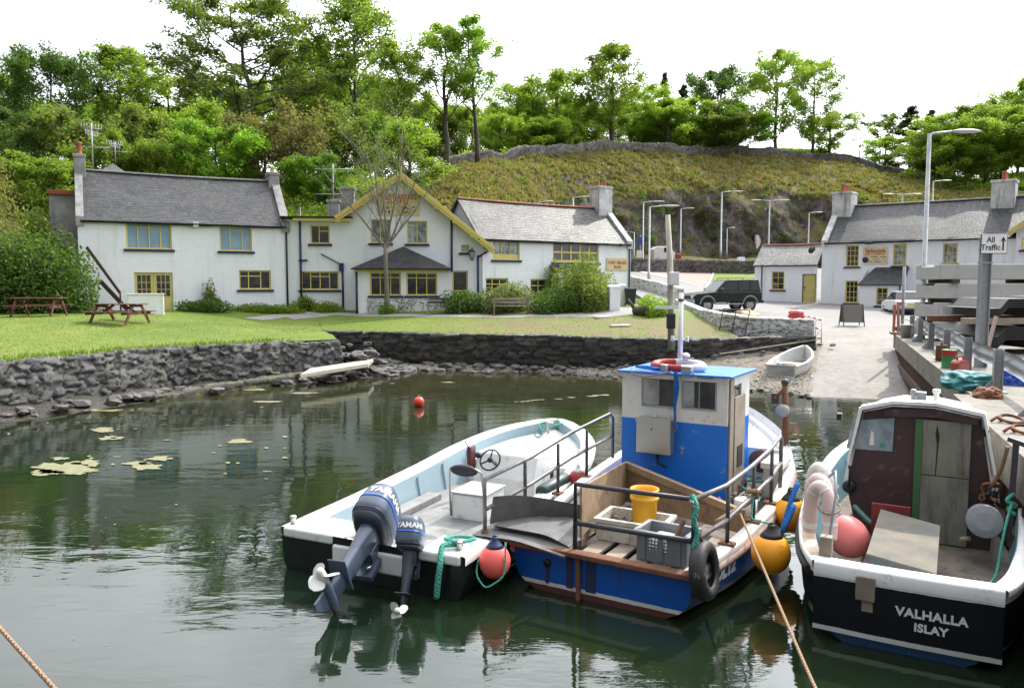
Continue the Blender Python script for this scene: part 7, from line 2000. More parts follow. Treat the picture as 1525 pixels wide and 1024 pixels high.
# seat box and hoop backrest
sx, sy = XA + .14, 2.45
m = MB(); m.b(sx - .27, sx + .27, sy - .24, sy + .40, .14, .52); sb = m.build('seat_box', M_gel, ta, bevel=.03, seg=2)
m = MB(); m.b(sx - .29, sx + .29, sy - .26, sy + .42, .525, .55); m.build('seat_pad', paint('grey_pad', (.42, .42, .41), .6), sb, bevel=.015)
m = MB(); hp = []
for k in range(13): a = PI * k / 12; hp.append((sx - .25 * math.cos(a), sy - .30 - .06 * math.sin(a), .86 + .10 * math.sin(a)))
m.tube([(sx - .27, sy - .24, .2), (sx - .27, sy - .27, .55), *hp, (sx + .27, sy - .27, .55), (sx + .27, sy - .24, .2)], .017, 8); m.build('seat_hoop', M_ss, sb)
m = MB(); m.ball((sx, sy - .35, .90), (.22, .05, .085), 18, 10); m.build('back_pad', M_plast, sb)
for x, y in ((-1.32, .12), (1.02, .15)):
    m = MB(); m.lathe([(.035, 0), (.03, .07), (.045, .085), (.04, .11), (.0, .115)], 12, Matrix.Translation((x, y, .52))); m.build('bollard', M_ss, ta)
m = MB(); m.tube([(XA - .06, 5.7, .8), (XA - .06, 5.7, 1.0)], .03, 8); m.tube([(XA - .16, 5.7, .97), (XA + .04, 5.7, .97)], .02, 6); m.build('bow_cleat', M_ss, ta)
rope('bow_line', '', [(XA - .1, 5.65, 1.0), (XA - .2, 5.5, .95), (XA - .05, 5.45, .84), (XA - .16, 5.4, .80), (XA, 5.6, .92), (XA + .2, 5.75, .97)], .02, M_rgrn, parent=ta); rope('bow_line', '', [(XA - .1, 5.7, .98), (XA + .02, 5.5, .9), (XA - .1, 5.3, .76), (XA - .22, 5.4, .8), (XA - .1, 5.6, .95)], .014, M_rgry, parent=ta)
# the engines
M_eng = paint('engine_blue_grey', (.075, .095, .14), .28, (.06, .078, .115), .5, 2, .04, spec=.6)
M_eng2 = paint('engine_dark', (.028, .036, .05), .4, (.05, .055, .065), .6, 5, .1)
M_stripe = paint('engine_stripe', (.02, .12, .55), .3); M_let = paint('letter_white', (.78, .78, .78), .4)
M_prop = paint('propeller_white', (.62, .62, .58), .4, (.45, .45, .42), .7, 5, .1)
def outboard(x, y, z, k, tilt, rz, blade):
    """k = scale; upright engine modelled round its tilt pivot, aft is -y"""
    m = superloft([(.14, .13, .17, 0, -.24), (.02, .10, .15, 0, -.25), (-.28, .075, .13, 0, -.26), (-.52, .06, .12, 0, -.27), (-.66, .045, .12, 0, -.28), (-.80, .035, .11, 0, -.29)], 20, 2.6)
    m.prism([(-.54, -.60), (-.30, -.62), (-.14, -.61), (-.14, -.595), (-.54, -.585)], 'x', -.10, .10)           # anti-ventilation plate
    Mz = Matrix.Translation((0, -.31, -.86)) @ Matrix.Rotation(R(90), 4, 'X')
    m.lathe([(.005, -.24), (.045, -.18), (.062, -.06), (.062, .12), (.05, .22)], 16, Mz)                          # torpedo
    m.prism([(-.22, -.90), (-.46, -.92), (-.48, -1.10), (-.40, -1.12), (-.24, -.98)], 'x', -.012, .012)             # skeg
    m.b(-.10, .10, -.17, .03, -.16, .10); m.b(-.15, .15, -.03, .04, -.34, .10); m.tube([(-.09, -.1, -.3), (-.09, .02, -.12)], .02, 6); m.tube([(.09, -.1, -.3), (.09, .02, -.12)], .02, 6)
    o = m.build('outboard_motor', M_eng2 if k < .8 else M_eng, ta, bevel=.006, seg=1)
    o.location = (x, y, z); o.rotation_euler = (-R(tilt), 0, R(rz)); o.scale = (k, k, k)
    c = superloft([(.13, .17, .27, 0, -.25), (.15, .205, .31, 0, -.25), (.22, .215, .325, 0, -.255), (.36, .205, .315, 0, -.26), (.50, .185, .285, 0, -.27), (.575, .15, .24, 0, -.275), (.60, .10, .17, 0, -.28)], 32, 3.2).build('cowling', M_eng, o)
    superloft([(.06, .15, .23, 0, -.24), (.10, .195, .295, 0, -.25), (.129, .19, .29, 0, -.25)], 28, 3.0).build('tray', M_eng2, o)
    superloft([(.318, .2125, .3215, 0, -.26), (.345, .2105, .3195, 0, -.26)], 32, 3.2).build('stripe', M_stripe, o)
    superloft([(.152, .212, .318, 0, -.252), (.162, .2135, .3205, 0, -.252)], 32, 3.2).build('seam', M_eng2, o)
    per = [(math.copysign(abs(math.cos(a)) ** .625, math.cos(a)), math.copysign(abs(math.sin(a)) ** .625, math.sin(a))) for a in np.linspace(0, 2 * PI, 241)]
    arc = [0]
    for p, q in zip(per, per[1:]): arc.append(arc[-1] + math.hypot((q[0] - p[0]) * .2, (q[1] - p[1]) * .3))
    for a0 in ((-40, 90) if k > .8 else (-78, 110)):
        tm = text_mb('YAMAHA', .115, .0015, 1.05, 'CENTER', 1.1, bold=.004); s0 = float(np.interp((a0 % 360) / 360 * 240, range(241), arc)); vv = []
        for X_, Y_, Z_ in tm.v:
            u = ((s0 + X_) % arc[-1]); cx_, cy_ = np.interp(u, arc, [p[0] for p in per]), np.interp(u, arc, [p[1] for p in per])
            z = .425 + Y_; e_ = 1.012 + .008 * (Z_ > 0); hx, hy, oy = [np.interp(z, [.36, .5, .575], c) for c in ((.205, .185, .15), (.315, .285, .24), (-.26, -.27, -.275))]
            vv.append((cx_ * hx * e_, oy + cy_ * hy * e_, z))
        tm.v = vv; tm.build('lettering', M_let, o, recalc=False)
    m = MB(); m.lathe([(.05, 0), (.052, .05), (.042, .14), (.03, .17)], 16, Matrix.Translation((0, -.53, -.86)) @ Matrix.Rotation(R(90), 4, 'X'))
    for j in range(3):
        a0 = R(20 + 120 * j); rows = []
        for u in np.linspace(0, 1, 7):
            w_ = .085 * math.sin(PI * (.12 + .80 * u)) + .01; rr = .04 + blade * u; row = []
            for v_ in np.linspace(-1, 1, 5):
                a = a0 + v_ * w_ / max(.06, rr) * .8; row.append((rr * math.cos(a), -.60 + v_ * w_ * .55, -.86 + rr * math.sin(a)))
            rows.append(row)
        m.grid(rows, True); m.grid([[(p[0], p[1] - .008, p[2]) for p in r] for r in rows], True)
    m.build('propeller', M_prop, o)
    return o
outboard(-.07, .02, .36, 1.06, 62, 8, .13)
outboard(.50, .0, .42, .70, 26, 18, .12)
rope('fuel_line', '', [(-.1, .05, .6), (.0, .25, .5), (.1, .45, .42), (.35, .5, .4)], .012, M_red, parent=ta)
rope('stern_line', '', [(1.0, .25, .56), (.85, .05, .60), (.92, -.1, .42), (.90, -.12, .25), (.88, -.12, .05)], .035, M_rgrn, parent=ta); rope('stern_line', '', [(1.02, .2, .60), (1.1, .45, .58), (.8, .5, .55), (.72, .3, .57), (1.0, .12, .62)], .022, M_rgrn, parent=ta)
# ================================================================== blue fishing boat
MBm = bframe((.99, 8.295), 31); tb = thing('fishing_boat', 'blue and white inshore fishing boat with wheelhouse, pipe rails and plywood pen', 'boat'); tb.matrix_world = MBm
M_hullB = m_hull('blue_boat_hull', [(-9, (.10, .035, .03)), (.07, (.62, .61, .57)), (.115, (.006, .085, .38))], .32, (.05, .032, .026), .55, .012)
M_bblue = paint('boat_blue', (.005, .16, .66), .38, (.004, .13, .56), .6, 2, .05, 30, dirt=(.3, .34, .42), dirtamt=-.1)
CB = -.06
shB = hull(tb, [(0, 1.06, .52, -.10, .75), (1.2, 1.27, .58, -.28, .75), (2.6, 1.38, .70, -.4, .75), (3.8, 1.30, .86, -.42, .68), (4.7, 1.05, .99, -.4, .5), (5.4, .66, 1.10, -.32, .35), (5.9, .27, 1.2, -.1, .25), (6.1, .03, 1.25, .2, .2)], .13, ((0, .36), (4.4, .42)), M_hullB, M_oldwht, M_oldwht, M_olddeck, cx=CB, gt=.07, rub=(.10, .05, paint('pinkish_rubbing_strake', (.34, .25, .22), .7, (.2, .13, .11), .9, 5, .3)))
# transom cap, stains and rudder post
m = MB(); m.b(CB - 1.08, CB + 1.08, -.10, .05, .485, .545); tr = m.build('transom_beam', M_rust, tb, bevel=.012)
m = MB(); m.b(-.30, -.255, -.05, -.005, -.15, .47); m.build('rudder_rod', M_rust, tb)
m = MB(); m.lathe([(.045, 0), (.045, .02)], 14, Matrix.Translation((CB - .62, -.004, .34)) @ Matrix.Rotation(R(90), 4, 'X')); m.build('scupper', M_black, tb)
for a, b, c in ((CB - .645, CB - .60, .34), (-.44, -.36, .47), (-.20, -.08, .47)): m = MB(); m.b(a, b, -.008, -.003, .10, c); m.build('rust_stain', paint('stain_brown', (.03, .022, .03), .8, (.008, .03, .12), .95, 9), tb)
# wheelhouse
x0, x1, y0, y1 = -.97, .56, 2.8, 3.95
WHb, WHm, WHt = .44, 1.58, 2.24
m = MB(); wall_open(m, x0, x1, WHb, WHm, [], y0)
m.add([(x0, y0, WHb), (x0, y1, WHb), (x0, y1, WHm), (x0, y0, WHm)], [(3, 2, 1, 0)]); m.add([(x1, y0, WHb), (x1, y1, WHb), (x1, y1, WHm), (x1, y0, WHm)], [(0, 1, 2, 3)]); m.add([(x0, y1, WHb), (x1, y1, WHb), (x1, y1, WHm), (x0, y1, WHm)], [(3, 2, 1, 0)])
wh = m.build('wheelhouse', M_bblue, tb, recalc=False)
BF = Matrix(MBm)
def bpx(px_, py_, y):
    o = MBm.inverted() @ Vector((0, 0, CAMH)); d = MBm.inverted().to_3x3() @ ray(px_, py_); t = (y - o.y) / d.y; p = o + d * t; return p.x, p.z
def brect(a, b, c, d, y):
    p, q, r, s_ = bpx(a, b, y), bpx(c, d, y), bpx(a, d, y), bpx(c, b, y)
    return ((p[0] + r[0]) / 2, (q[0] + s_[0]) / 2, (r[1] + q[1]) / 2, (p[1] + s_[1]) / 2)
w1 = brect(955.5, 561, 1006.5, 606, y0); w2 = brect(1015.5, 566, 1067.5, 610, y0)
m = MB(); wall_open(m, x0, x1, WHm, WHt, [w1, w2], y0, .04)
ww = [(2.95, 3.5, 1.74, 2.1)]
for xx, fl_ in ((x0, True), (x1, False)):
    mm = MB(); wall_open(mm, y0, y1, WHm, WHt, ww, 0, .03)
    m.add([(xx + (v[1] if xx == x0 else -v[1]), v[0], v[2]) for v in mm.v], [tuple(reversed(f)) if fl_ else f for f in mm.f])
mm = MB(); wall_open(mm, x0, x1, WHm, WHt, [(x0 + .15, -.25, 1.75, 2.1), (-.12, x1 - .15, 1.75, 2.1)], 0, .03); m.add([(v[0], y1 - v[1], v[2]) for v in mm.v], mm.f)
up = m.build('upper_cabin', M_oldwht, wh, recalc=True)
m = MB(); m.b(x0 + .02, x1 - .02, y0 + .02, y1 - .02, WHm - .12, WHm - .1); m.build('cabin_floor', M_dark, wh)
M_bglass = NT('boat_glass'); M_bglass.set((.85, .9, .9), .03, spec=.5); M_bglass.b.inputs['Transmission Weight'].default_value = .85; M_bglass.b.inputs['IOR'].default_value = 1.1; M_bglass = M_bglass.m
for w_ in (w1, w2):
    a, b, c, d = w_; m = MB(); f = .022
    m.b(a, a + f, y0 - .012, y0 + .02, c, d); m.b(b - f, b, y0 - .012, y0 + .02, c, d); m.b(a + f, b - f, y0 - .012, y0 + .02, d - f, d); m.b(a + f, b - f, y0 - .012, y0 + .02, c, c + f)
    m.b(a + (b - a) * .5 - .008, a + (b - a) * .5 + .008, y0 - .002, y0 + .018, c + f, d - f)
    wf = m.build('window', M_galv, up, bevel=.006); m = MB(); m.b(a + .01, b - .01, y0 + .006, y0 + .012, c + .01, d - .01); m.build('pane', m_pane('wheelhouse_glass', (.02, .022, .022), (.06, .06, .055), .05, 2.5), wf); m = MB(); q_ = a + (b - a) * (.05 if w_ is w1 else .02); m.b(q_, q_ + (b - a) * (.44 if w_ is w1 else .34), y0 - .004, y0 + .004, c + .03, d - .03); m.build('see_through_panel', m_pane('pale_view_glass', (.20, .21, .20), (.34, .35, .33), .08, 3), wf)  # lighter view through each window is painted as a pale grey panel
m = MB(); m.b(w1[0] + .3, w1[1] + .1, y0 + .35, y0 + .37, WHm - .1, WHt - .06); m.b(w2[0] + .22, w2[0] + .45, y0 + .3, y0 + .32, WHm - .1, WHt - .05); m.build('cabin_panel', M_dark, up)
m = MB(); m.lathe([(.05, 0), (.05, .12)], 12, Matrix.Translation((-.60, y0 + .22, WHm + .05))); m.build('red_lamp', M_red, up)
m = MB(); m.add([(x0 - .06, y0 - .08, WHt), (x1 + .07, y0 - .08, WHt), (x1 + .07, y1 + .1, WHt - .02), (x0 - .06, y1 + .1, WHt - .02), (x0 - .06, y0 - .08, WHt + .03), (x1 + .07, y0 - .08, WHt + .03), (x1 + .07, y1 + .1, WHt + .02), (x0 - .06, y1 + .1, WHt + .02)], [(3, 2, 1, 0), (4, 5, 6, 7), (0, 1, 5, 4), (1, 2, 6, 5), (2, 3, 7, 6), (3, 0, 4, 7)]); m.build('roof', M_bblue, wh, bevel=.012)
m = MB(); m.b(x0 + .01, x1 - .01, y0 - .02, y0 - .003, WHt - .07, WHt - .005); m.build('trim', M_oldwht, wh)
# side door, worn wood
m = MB(); m.b(x1 + .002, x1 + .03, y0 + .04, y0 + .22, WHb, WHt - .03); m.b(x1 + .002, x1 + .035, y0 + .26, y0 + .80, WHb + .1, WHt - .30); m.build('door', M_oldwood, wh, bevel=.006)
m = MB(); m.b(x1 + .006, x1 + .045, y0 + .40, y0 + .66, WHb + .5, WHb + .8); m.build('door_panel', M_dark, wh)
bx = brect(947, 623, 998, 676, y0 - .2); m = MB(); m.b(bx[0], bx[1], y0 - .2, y0 - .002, bx[2], bx[3]); sbx = m.build('steel_locker', M_ss, wh, bevel=.014); m = MB(); m.b(bx[0] - .005, bx[1] + .005, y0 - .21, y0 - .202, bx[3] - .05, bx[3] + .004); m.tube([((bx[0] + bx[1]) / 2, y0 - .1, bx[3]), ((bx[0] + bx[1]) / 2, y0 - .1, bx[3] + .035)], .03, 10); m.build('locker_lid', M_ss, sbx)
m = MB(); m.lathe([(.012, 0), (.012, .01)], 8, Matrix.Translation(((bx[0] + bx[1]) / 2 - .02, y0 - .2, bx[3] - .15)) @ Matrix.Rotation(R(90), 4, 'X')); m.build('lock', M_black, sbx)
m = MB(); m.tube([((bx[0] + bx[1]) / 2, y0 - .03, bx[2]), ((bx[0] + bx[1]) / 2 + .01, y0 - .03, bx[2] - .15), ((bx[0] + bx[1]) / 2 + .14, y0 - .05, bx[2] - .2)], .015, 6); m.build('cable', M_black, sbx)
# roof gear
ZT = WHt + .03
mx, mz = bpx(1013, 525, y0 + .55)
m = MB(); m.tube([(mx, y0 + .55, ZT - .02), (mx, y0 + .55, bpx(1013, 436, y0 + .55)[1])], [.038, .03], 10); m.tube([(mx - .12, y0 + .55, ZT + .42), (mx + .10, y0 + .55, ZT + .42)], .014, 6); mast = m.build('mast', M_white, wh)
for s_ in (-.12, .10): m = MB(); m.b(mx + s_ - .02, mx + s_ + .02, y0 + .53, y0 + .57, ZT + .40, ZT + .47); m.build('mast_light', M_white, mast)
m = MB(); m.tube([(mx, y0 + .55, ZT + .98), (mx, y0 + .55, ZT + 1.02)], .042, 10); m.build('mast_cap', M_rust, mast)
m = MB(); m.lathe([(.02, 0), (.06, .02), (.06, .05), (.03, .075), (.0, .08)], 14, Matrix.Translation((mx + .10, y0 + .5, ZT + .16))); m.tube([(mx + .1, y0 + .5, ZT), (mx + .1, y0 + .5, ZT + .17)], .016, 6); m.build('gps_dome', M_white, mast)
def lifebuoy(parent):
    c = Vector((mx + .05, y0 + .33, ZT + .06)); M_ = Matrix.Rotation(R(8), 4, 'X')
    for j in range(4):
        m = MB(); m.torus(c, .30, .062, 14, 10, M_ @ Matrix.Diagonal((1.15, .62, 1, 1)), PI / 2 * j + .3, PI / 2 * (j + 1) + .3); m.build('lifebuoy', [M_oldwht, M_red, M_red, M_oldwht][j], parent)
lifebuoy(wh)
m = MB(); m.b(mx - .10, mx - .02, y0 - .0, y0 + .12, ZT + .0, ZT + .10); m.build('deck_light', M_galv, wh, bevel=.01); m = MB(); m.b(mx + .22, mx + .36, y0 - .06, y0 + .06, ZT - .06, ZT + .10); m.build('deck_light', M_galv, wh, bevel=.01)
rope('roof_rope', '', [(mx - .55, y0 + .05, ZT + .03), (mx - .52, y0 - .09, ZT - .03), (mx - .3, y0 - .10, ZT - .08), (mx - .05, y0 - .09, ZT - .02), (mx + .1, y0 - .09, ZT + .02)], .012, M_rgry, parent=wh); rope('roof_rope', '', [(mx - .5, y0 + .1, ZT + .04), (mx - .3, y0 - .04, ZT + .04), (mx - .1, y0 + .02, ZT + .04), (mx - .35, y0 + .2, ZT + .04), (mx - .5, y0 + .08, ZT + .05)], .016, M_rblu, parent=wh)
for k in range(4): rope('roof_rope', '', [(mx + .14 + .012 * k, y0 - .09, ZT + .02), (mx + .15 + .02 * k, y0 - .10, ZT - .2), (mx + .14 + .025 * (k % 2), y0 - .10, ZT - .45), (mx + .17, y0 - .10, ZT - .62 - .05 * k)], .011, M_rblu, parent=wh)
rope('roof_rope', '', [(mx + .17, y0 - .1, ZT - .68), (mx + .12, y0 - .1, ZT - .76), (mx + .16, y0 - .1, ZT - .82), (mx + .2, y0 - .1, ZT - .75), (mx + .17, y0 - .1, ZT - .68)], .006, M_rgry, parent=wh)
rope('roof_rope', '', [(mx + .36, y0 - .02, ZT + .03), (mx + .45, y0 - .1, ZT - .03), (mx + .62, y0 - .1, ZT - .04), (mx + .70, y0 - .1, ZT - .02)], .008, M_black, parent=wh)
# pipe rails
def rails(name, paths, mat, r=.027):
    m = MB()
    for p in paths: m.tube(p, r, 8)
    return m.build(name, mat, tb)
def gl(y, s_, dz): hb, zs = shB(y); return (CB + s_ * (hb - .07), y, zs + dz)
H1, H2 = .76, .38
rails('stern_rail', [[(-.36, .05, .50), (-.36, .05, 1.28), (.99, .05, 1.30), (.99, .05, .5)], [(-.36, .05, .84), (.99, .05, .86)]], M_bsteel, .03)
pr = [(.99, .05, 1.30), gl(.9, 1, .70), gl(1.6, 1, .72), gl(2.4, 1, .74), gl(2.95, 1, .74)]
rails('starboard_rail', [pr, [gl(2.95, 1, .74), gl(3.05, 1, .68), gl(3.05, 1, 0)], [(.99, .05, .86), gl(.9, 1, .30), gl(1.6, 1, .34), gl(2.4, 1, .36), gl(3.02, 1, .36)]], M_rail)
for y in (.95, 1.75, 2.45): rails('stanchion', [[gl(y, 1, 0), gl(y, 1, .71)]], M_bsteel, .024); m = MB(); q = gl(y, 1, .03); m.b(q[0] - .09, q[0] + .09, q[1] - .06, q[1] + .06, q[2] - .012, q[2] + .012); m.build('rail_foot', M_rust, tb)
PX = -1.5
rails('port_rail', [[(PX, -.05, .55), (PX, -.05, 1.20), (-1.47, 1.0, 1.27), (-1.43, 2.1, 1.42), (-1.34, 3.2, 1.53), (-1.32, 3.28, 1.47), (-1.32, 3.28, .84)], [(PX, -.03, .84), (-1.47, 1.0, .92), (-1.43, 2.1, 1.06), (-1.33, 3.28, 1.18)]], M_rail, .026)
for y, x in ((.85, -1.47), (1.7, -1.44), (2.5, -1.39)): hb, zs = shB(y); rails('stanchion', [[(x, y, zs - .02), (x, y, zs + .70)]], M_bsteel, .024); m = MB(); m.b(x - .07, x + .07, y - .06, y + .06, zs + .0, zs + .03); m.build('rail_foot', M_rust, tb)
rails('corner_post', [[(PX, -.05, .40), (PX, -.05, .60)]], M_rust, .045)
# sorting table with rubber mats over the port quarter
m = MB(); m.b(-1.56, -.42, -.06, .75, .50, .53); m.build('side_platform', M_olddeck, tb)
def mat_sheet(pts, n=14, seed=0):
    m = MB(); rows = []
    for j in range(9):
        v = j / 8; row = []
        for i in range(n + 1):
            u = i / n; a = pts[0].lerp(pts[1], u); b = pts[3].lerp(pts[2], u); p = a.lerp(b, v)
            p.z += .05 * math.sin(PI * u) * (1 - v) + .03 * mnoise.noise(Vector((u * 2, v * 2, seed)))
            row.append(p)
        rows.append(row)
    m.grid(rows, True); m.grid([[p - Vector((0, 0, .018)) for p in r] for r in rows], True)
    return m
M_mat = paint('grey_rubber_mat', (.145, .14, .135), .7, (.085, .082, .08), .9, 5, .3, 30)
mat_sheet([Vector((-1.62, -.16, .55)), Vector((-.40, -.14, .50)), Vector((-.38, .25, .60)), Vector((-1.56, .30, .60))], 14, 1).build('rubber_mat', M_mat, tb)
mat_sheet([Vector((-1.45, .05, .63)), Vector((-.42, .02, .56)), Vector((-.40, .70, .66)), Vector((-1.35, .75, .66))], 14, 4).build('rubber_mat', M_mat, tb)
m = MB(); rows = []
for j in range(7):
    v = j / 6; rows.append([(-1.53 + .05 * v + .95 * u, .10 + .78 * u + .08 * math.sin(PI * u), .62 + .30 * v * (1 - .25 * u) + .05 * math.sin(4 * u + v)) for u in np.linspace(0, 1, 14)])
m.grid(rows, True); m.grid([[(p[0], p[1] + .02, p[2]) for p in r] for r in rows], True); m.build('rubber_mat', M_mat, tb)
# plywood pen
a = Vector((-.40, .30, 0)); b = Vector((-.73, 2.42, 0)); c = Vector((1.10, 1.66, 0))
m = MB(); m.add([(a.x, a.y, .48), (b.x, b.y, .45), (b.x, b.y, 1.02), (a.x, a.y, 1.18)], [(0, 1, 2, 3)]); m.add([(a.x - .025, a.y, .48), (b.x - .025, b.y + .02, .45), (b.x - .025, b.y + .02, 1.02), (a.x - .025, a.y, 1.18)], [(3, 2, 1, 0)]); m.add([(a.x, a.y, 1.18), (b.x, b.y, 1.02), (b.x - .025, b.y + .02, 1.02), (a.x - .025, a.y, 1.18)], [(0, 1, 2, 3)]); m.add([(a.x, a.y, .48), (a.x, a.y, 1.18), (a.x - .025, a.y, 1.18), (a.x - .025, a.y, .48)], [(0, 1, 2, 3)])
m.build('plywood_panel', M_ply, tb)
m = MB(); d_ = (c - b).normalized(); n_ = Vector((d_.y, -d_.x, 0)) * .025
m.add([b + Vector((0, 0, .45)), c + Vector((0, 0, .5)), c + Vector((0, 0, .80)), b + Vector((0, 0, 1.02))] + [b - n_ + Vector((0, 0, .45)), c - n_ + Vector((0, 0, .5)), c - n_ + Vector((0, 0, .80)), b - n_ + Vector((0, 0, 1.02))], [(0, 1, 2, 3), (7, 6, 5, 4), (2, 6, 7, 3), (1, 5, 6, 2), (0, 3, 7, 4)]); m.bar(b + n_ * 1.5 + Vector((0, 0, .98)), c + n_ * 1.5 + Vector((0, 0, .76)), .03, .09); m.build('plywood_panel', M_ply, tb)
m = MB()
for k in range(5): m.b(-.32 + .28 * k, -.12 + .28 * k, .12, 1.4, .47, .50)
m.build('deck_boards', M_oldwood, tb)
# inside of port gunwale: old timber
m = MB(); m.grid([[(CB - shB(y)[0] + .14, y, shB(y)[1] - .03), (CB - shB(y)[0] + .16, y, shB(y)[1] - .28)] for y in np.linspace(.6, 2.8, 10)], False); m.build('bulwark_lining', M_oldwood, tb)
# hauler, winch and bow fittings
hp = Vector((.92, 4.75, .96)); 
m = MB(); m.tube([hp, hp + Vector((0, 0, .5)), hp + Vector((-.02, 0, 1.0))], [.055, .05, .045], 8); m.bar(hp + Vector((-.02, 0, .95)), hp + Vector((-.16, -.05, .78)), .08, .05); hl = m.build('hauler_post', M_rust, tb)
m = MB(); Mh = Matrix.Translation(hp + Vector((-.03, -.07, .60))) @ Matrix.Rotation(R(90), 4, 'X'); m.lathe([(.02, .06), (.10, .055), (.10, .035), (.07, .02), (.07, -.0), (.10, -.015), (.10, -.03), (.02, -.035)], 18, Mh); m.build('hauler_sheave', M_galv, hl)
m = MB(); m.ball(hp + Vector((-.02, 0, 1.03)), (.06, .06, .06), 10, 8); m.build('hauler_head', M_plast, hl); m = MB(); m.b(hp.x - .2, hp.x - .1, hp.y - .08, hp.y - .01, hp.z + .70, hp.z + .86); m.build('rope_guide', M_plast, hl)
m = MB(); m.b(.42, .98, 4.12, 4.16, .62, 1.06); wn1 = m.build('winch_guard', M_oldwht, tb, bevel=.01)
m = MB(); m.lathe([(.0, .06), (.05, .06), (.09, .03), (.16, .02), (.17, .0)], 20, Matrix.Translation((.70, 4.115, .86)) @ Matrix.Rotation(R(90), 4, 'X')); m.build('winch_drum', M_rust, wn1)
m = MB(); m.b(.88, 1.18, 3.35, 4.0, .93, 1.02); m.b(.90, 1.12, 3.45, 3.9, .5, .93); m.build('side_locker', M_oldwht, tb, bevel=.015)
# bulwark at the bow, painted white inside
m = MB()
for s_ in (1, -1): m.grid([[(CB + s_ * (shB(y)[0] + .01), y, shB(y)[1]), (CB + s_ * (shB(y)[0] + .03), y, shB(y)[1] + .12 * min(1, (y - 4.3) / .8))] for y in np.linspace(4.3, 6.08, 14)], True); m.grid([[(CB + s_ * (shB(y)[0] - .03), y, shB(y)[1]), (CB + s_ * (shB(y)[0] - .01), y, shB(y)[1] + .12 * min(1, (y - 4.3) / .8))] for y in np.linspace(4.3, 6.08, 14)], True)
m.build('bow_bulwark', M_white, tb)
m = MB(); m.grid([[(CB - max(.02, shB(y)[0] - .1), y, shB(y)[1] - .06), (CB + max(.02, shB(y)[0] - .1), y, shB(y)[1] - .06)] for y in np.linspace(4.75, 6.05, 10)], False); m.build('foredeck', M_oldwht, tb)
# gear heaped on deck by the wheelhouse: pots and tangled rope
rg = random.Random(12)
for k in range(16):
    a_ = rg.uniform(.62, 1.0); y_ = rg.uniform(2.3, 4.0); pts = []
    for i in range(7): pts.append((a_ + rg.uniform(-.14, .14), y_ + rg.uniform(-.2, .2), .50 + rg.uniform(0, .22)))
    rope('rope_tangle', '', pts, .014, rg.choice([M_rtan, M_rgry, M_rgrn, M_rtan]), parent=tb, n=36)
m = MB(); m.lathe([(.13, 0), (.15, .02), (.15, .20), (.12, .21)], 16, Matrix.Translation((.88, 2.6, .47))); m.build('white_tub', M_oldwht, tb)
tm = text_mb('OL12', .24, .002, 1.0, 'LEFT', .95, bold=.012); hb0, hb1 = shB(.55)[0], shB(1.35)[0]
xf(tm, frameM((CB + hb0 * .985 + .02, .50, .345), (hb1 - hb0, .8, .02), (.10, 0, 1))); tm.build('registration_letters', M_let, tb, recalc=False)
for x in (.99,):
    rope('lashing', '', [(x - .02, .05, 1.34), (x + .05, .0, 1.25), (x + .02, -.02, 1.1), (x + .06, .02, .95), (x + .02, .0, .8)], .028, M_rgrn, parent=tb); rope('lashing', '', [(x - .03, .03, 1.30), (x + .04, -.01, 1.22), (x + .0, .06, 1.2), (x + .05, .0, 1.12), (x, -.02, 1.3)], .02, M_rgry, parent=tb)
q = gl(1.7, 1, .36); rope('lashing', '', [(q[0] - .05, q[1] - .05, q[2] + .05), (q[0] + .06, q[1], q[2] + .06), (q[0] + .02, q[1] + .1, q[2] - .04), (q[0] - .04, q[1] + .02, q[2] - .1), (q[0] - .3, q[1] - .5, q[2] - .25)], .03, M_rtan, parent=tb)
# --- things standing in the blue boat
def Wb(x, y, z): return MBm @ Vector((x, y, z))
def crate(loc, rz, label, mat, L, W, H, holes=False, lip=.03):
    t = thing('fish_crate', label, 'crate', loc, rz)
    m = MB(); th = .025
    m.b(-L / 2, L / 2, -W / 2, W / 2, 0, .03)
    for s_ in (-1, 1):
        if holes and s_ == -1:
            ops = [(-.14 + .036 * i, -.115 + .036 * i, .10 + .036 * j, .125 + .036 * j) for i in range(6) for j in range(5)]; ops.append((-.12, .06, H * .72, H * .86))
            mm = MB(); wall_open(mm, -L / 2, L / 2, .03, H, ops, -W / 2, th); m.add(mm.v, mm.f)
            m.add([(-L / 2, -W / 2 + th, .03), (L / 2, -W / 2 + th, .03), (L / 2, -W / 2 + th, .09), (-L / 2, -W / 2 + th, .09)], [(3, 2, 1, 0)])
        else: m.b(-L / 2, L / 2, s_ * W / 2 - (th if s_ > 0 else 0), s_ * W / 2 + (0 if s_ > 0 else th), .03, H)
        m.b(s_ * L / 2 - (th if s_ > 0 else 0), s_ * L / 2 + (0 if s_ > 0 else th), -W / 2 + th, W / 2 - th, .03, H)
        for x in (-L * .36, 0, L * .36): m.b(x - .025, x + .025, s_ * (W / 2), s_ * (W / 2 + .016), .02, H - .06)
    m.build('box', mat, t)
    m = MB()
    for s_ in (-1, 1): m.b(-L / 2 - lip, L / 2 + lip, s_ * W / 2 - (.0 if s_ > 0 else lip), s_ * W / 2 + (lip if s_ > 0 else 0), H - .05, H); m.b(s_ * L / 2 - (0 if s_ > 0 else lip), s_ * L / 2 + (lip if s_ > 0 else 0), -W / 2, W / 2, H - .05, H)
    m.build('rim', mat, t, bevel=.006)
    return t
M_wplas = paint('dirty_white_plastic', (.66, .63, .56), .5, (.5, .46, .39), .8, 5, .1, dirt=(.28, .2, .12), dirtamt=.4); M_gplas = paint('grey_plastic', (.20, .215, .235), .5, (.16, .17, .19), .6, 4)
c1_ = crate(Wb(.03, .86, .505), R(-31 + 3), 'dirty white fish crate in the stern pen under the yellow bucket', M_wplas, .78, .52, .26)
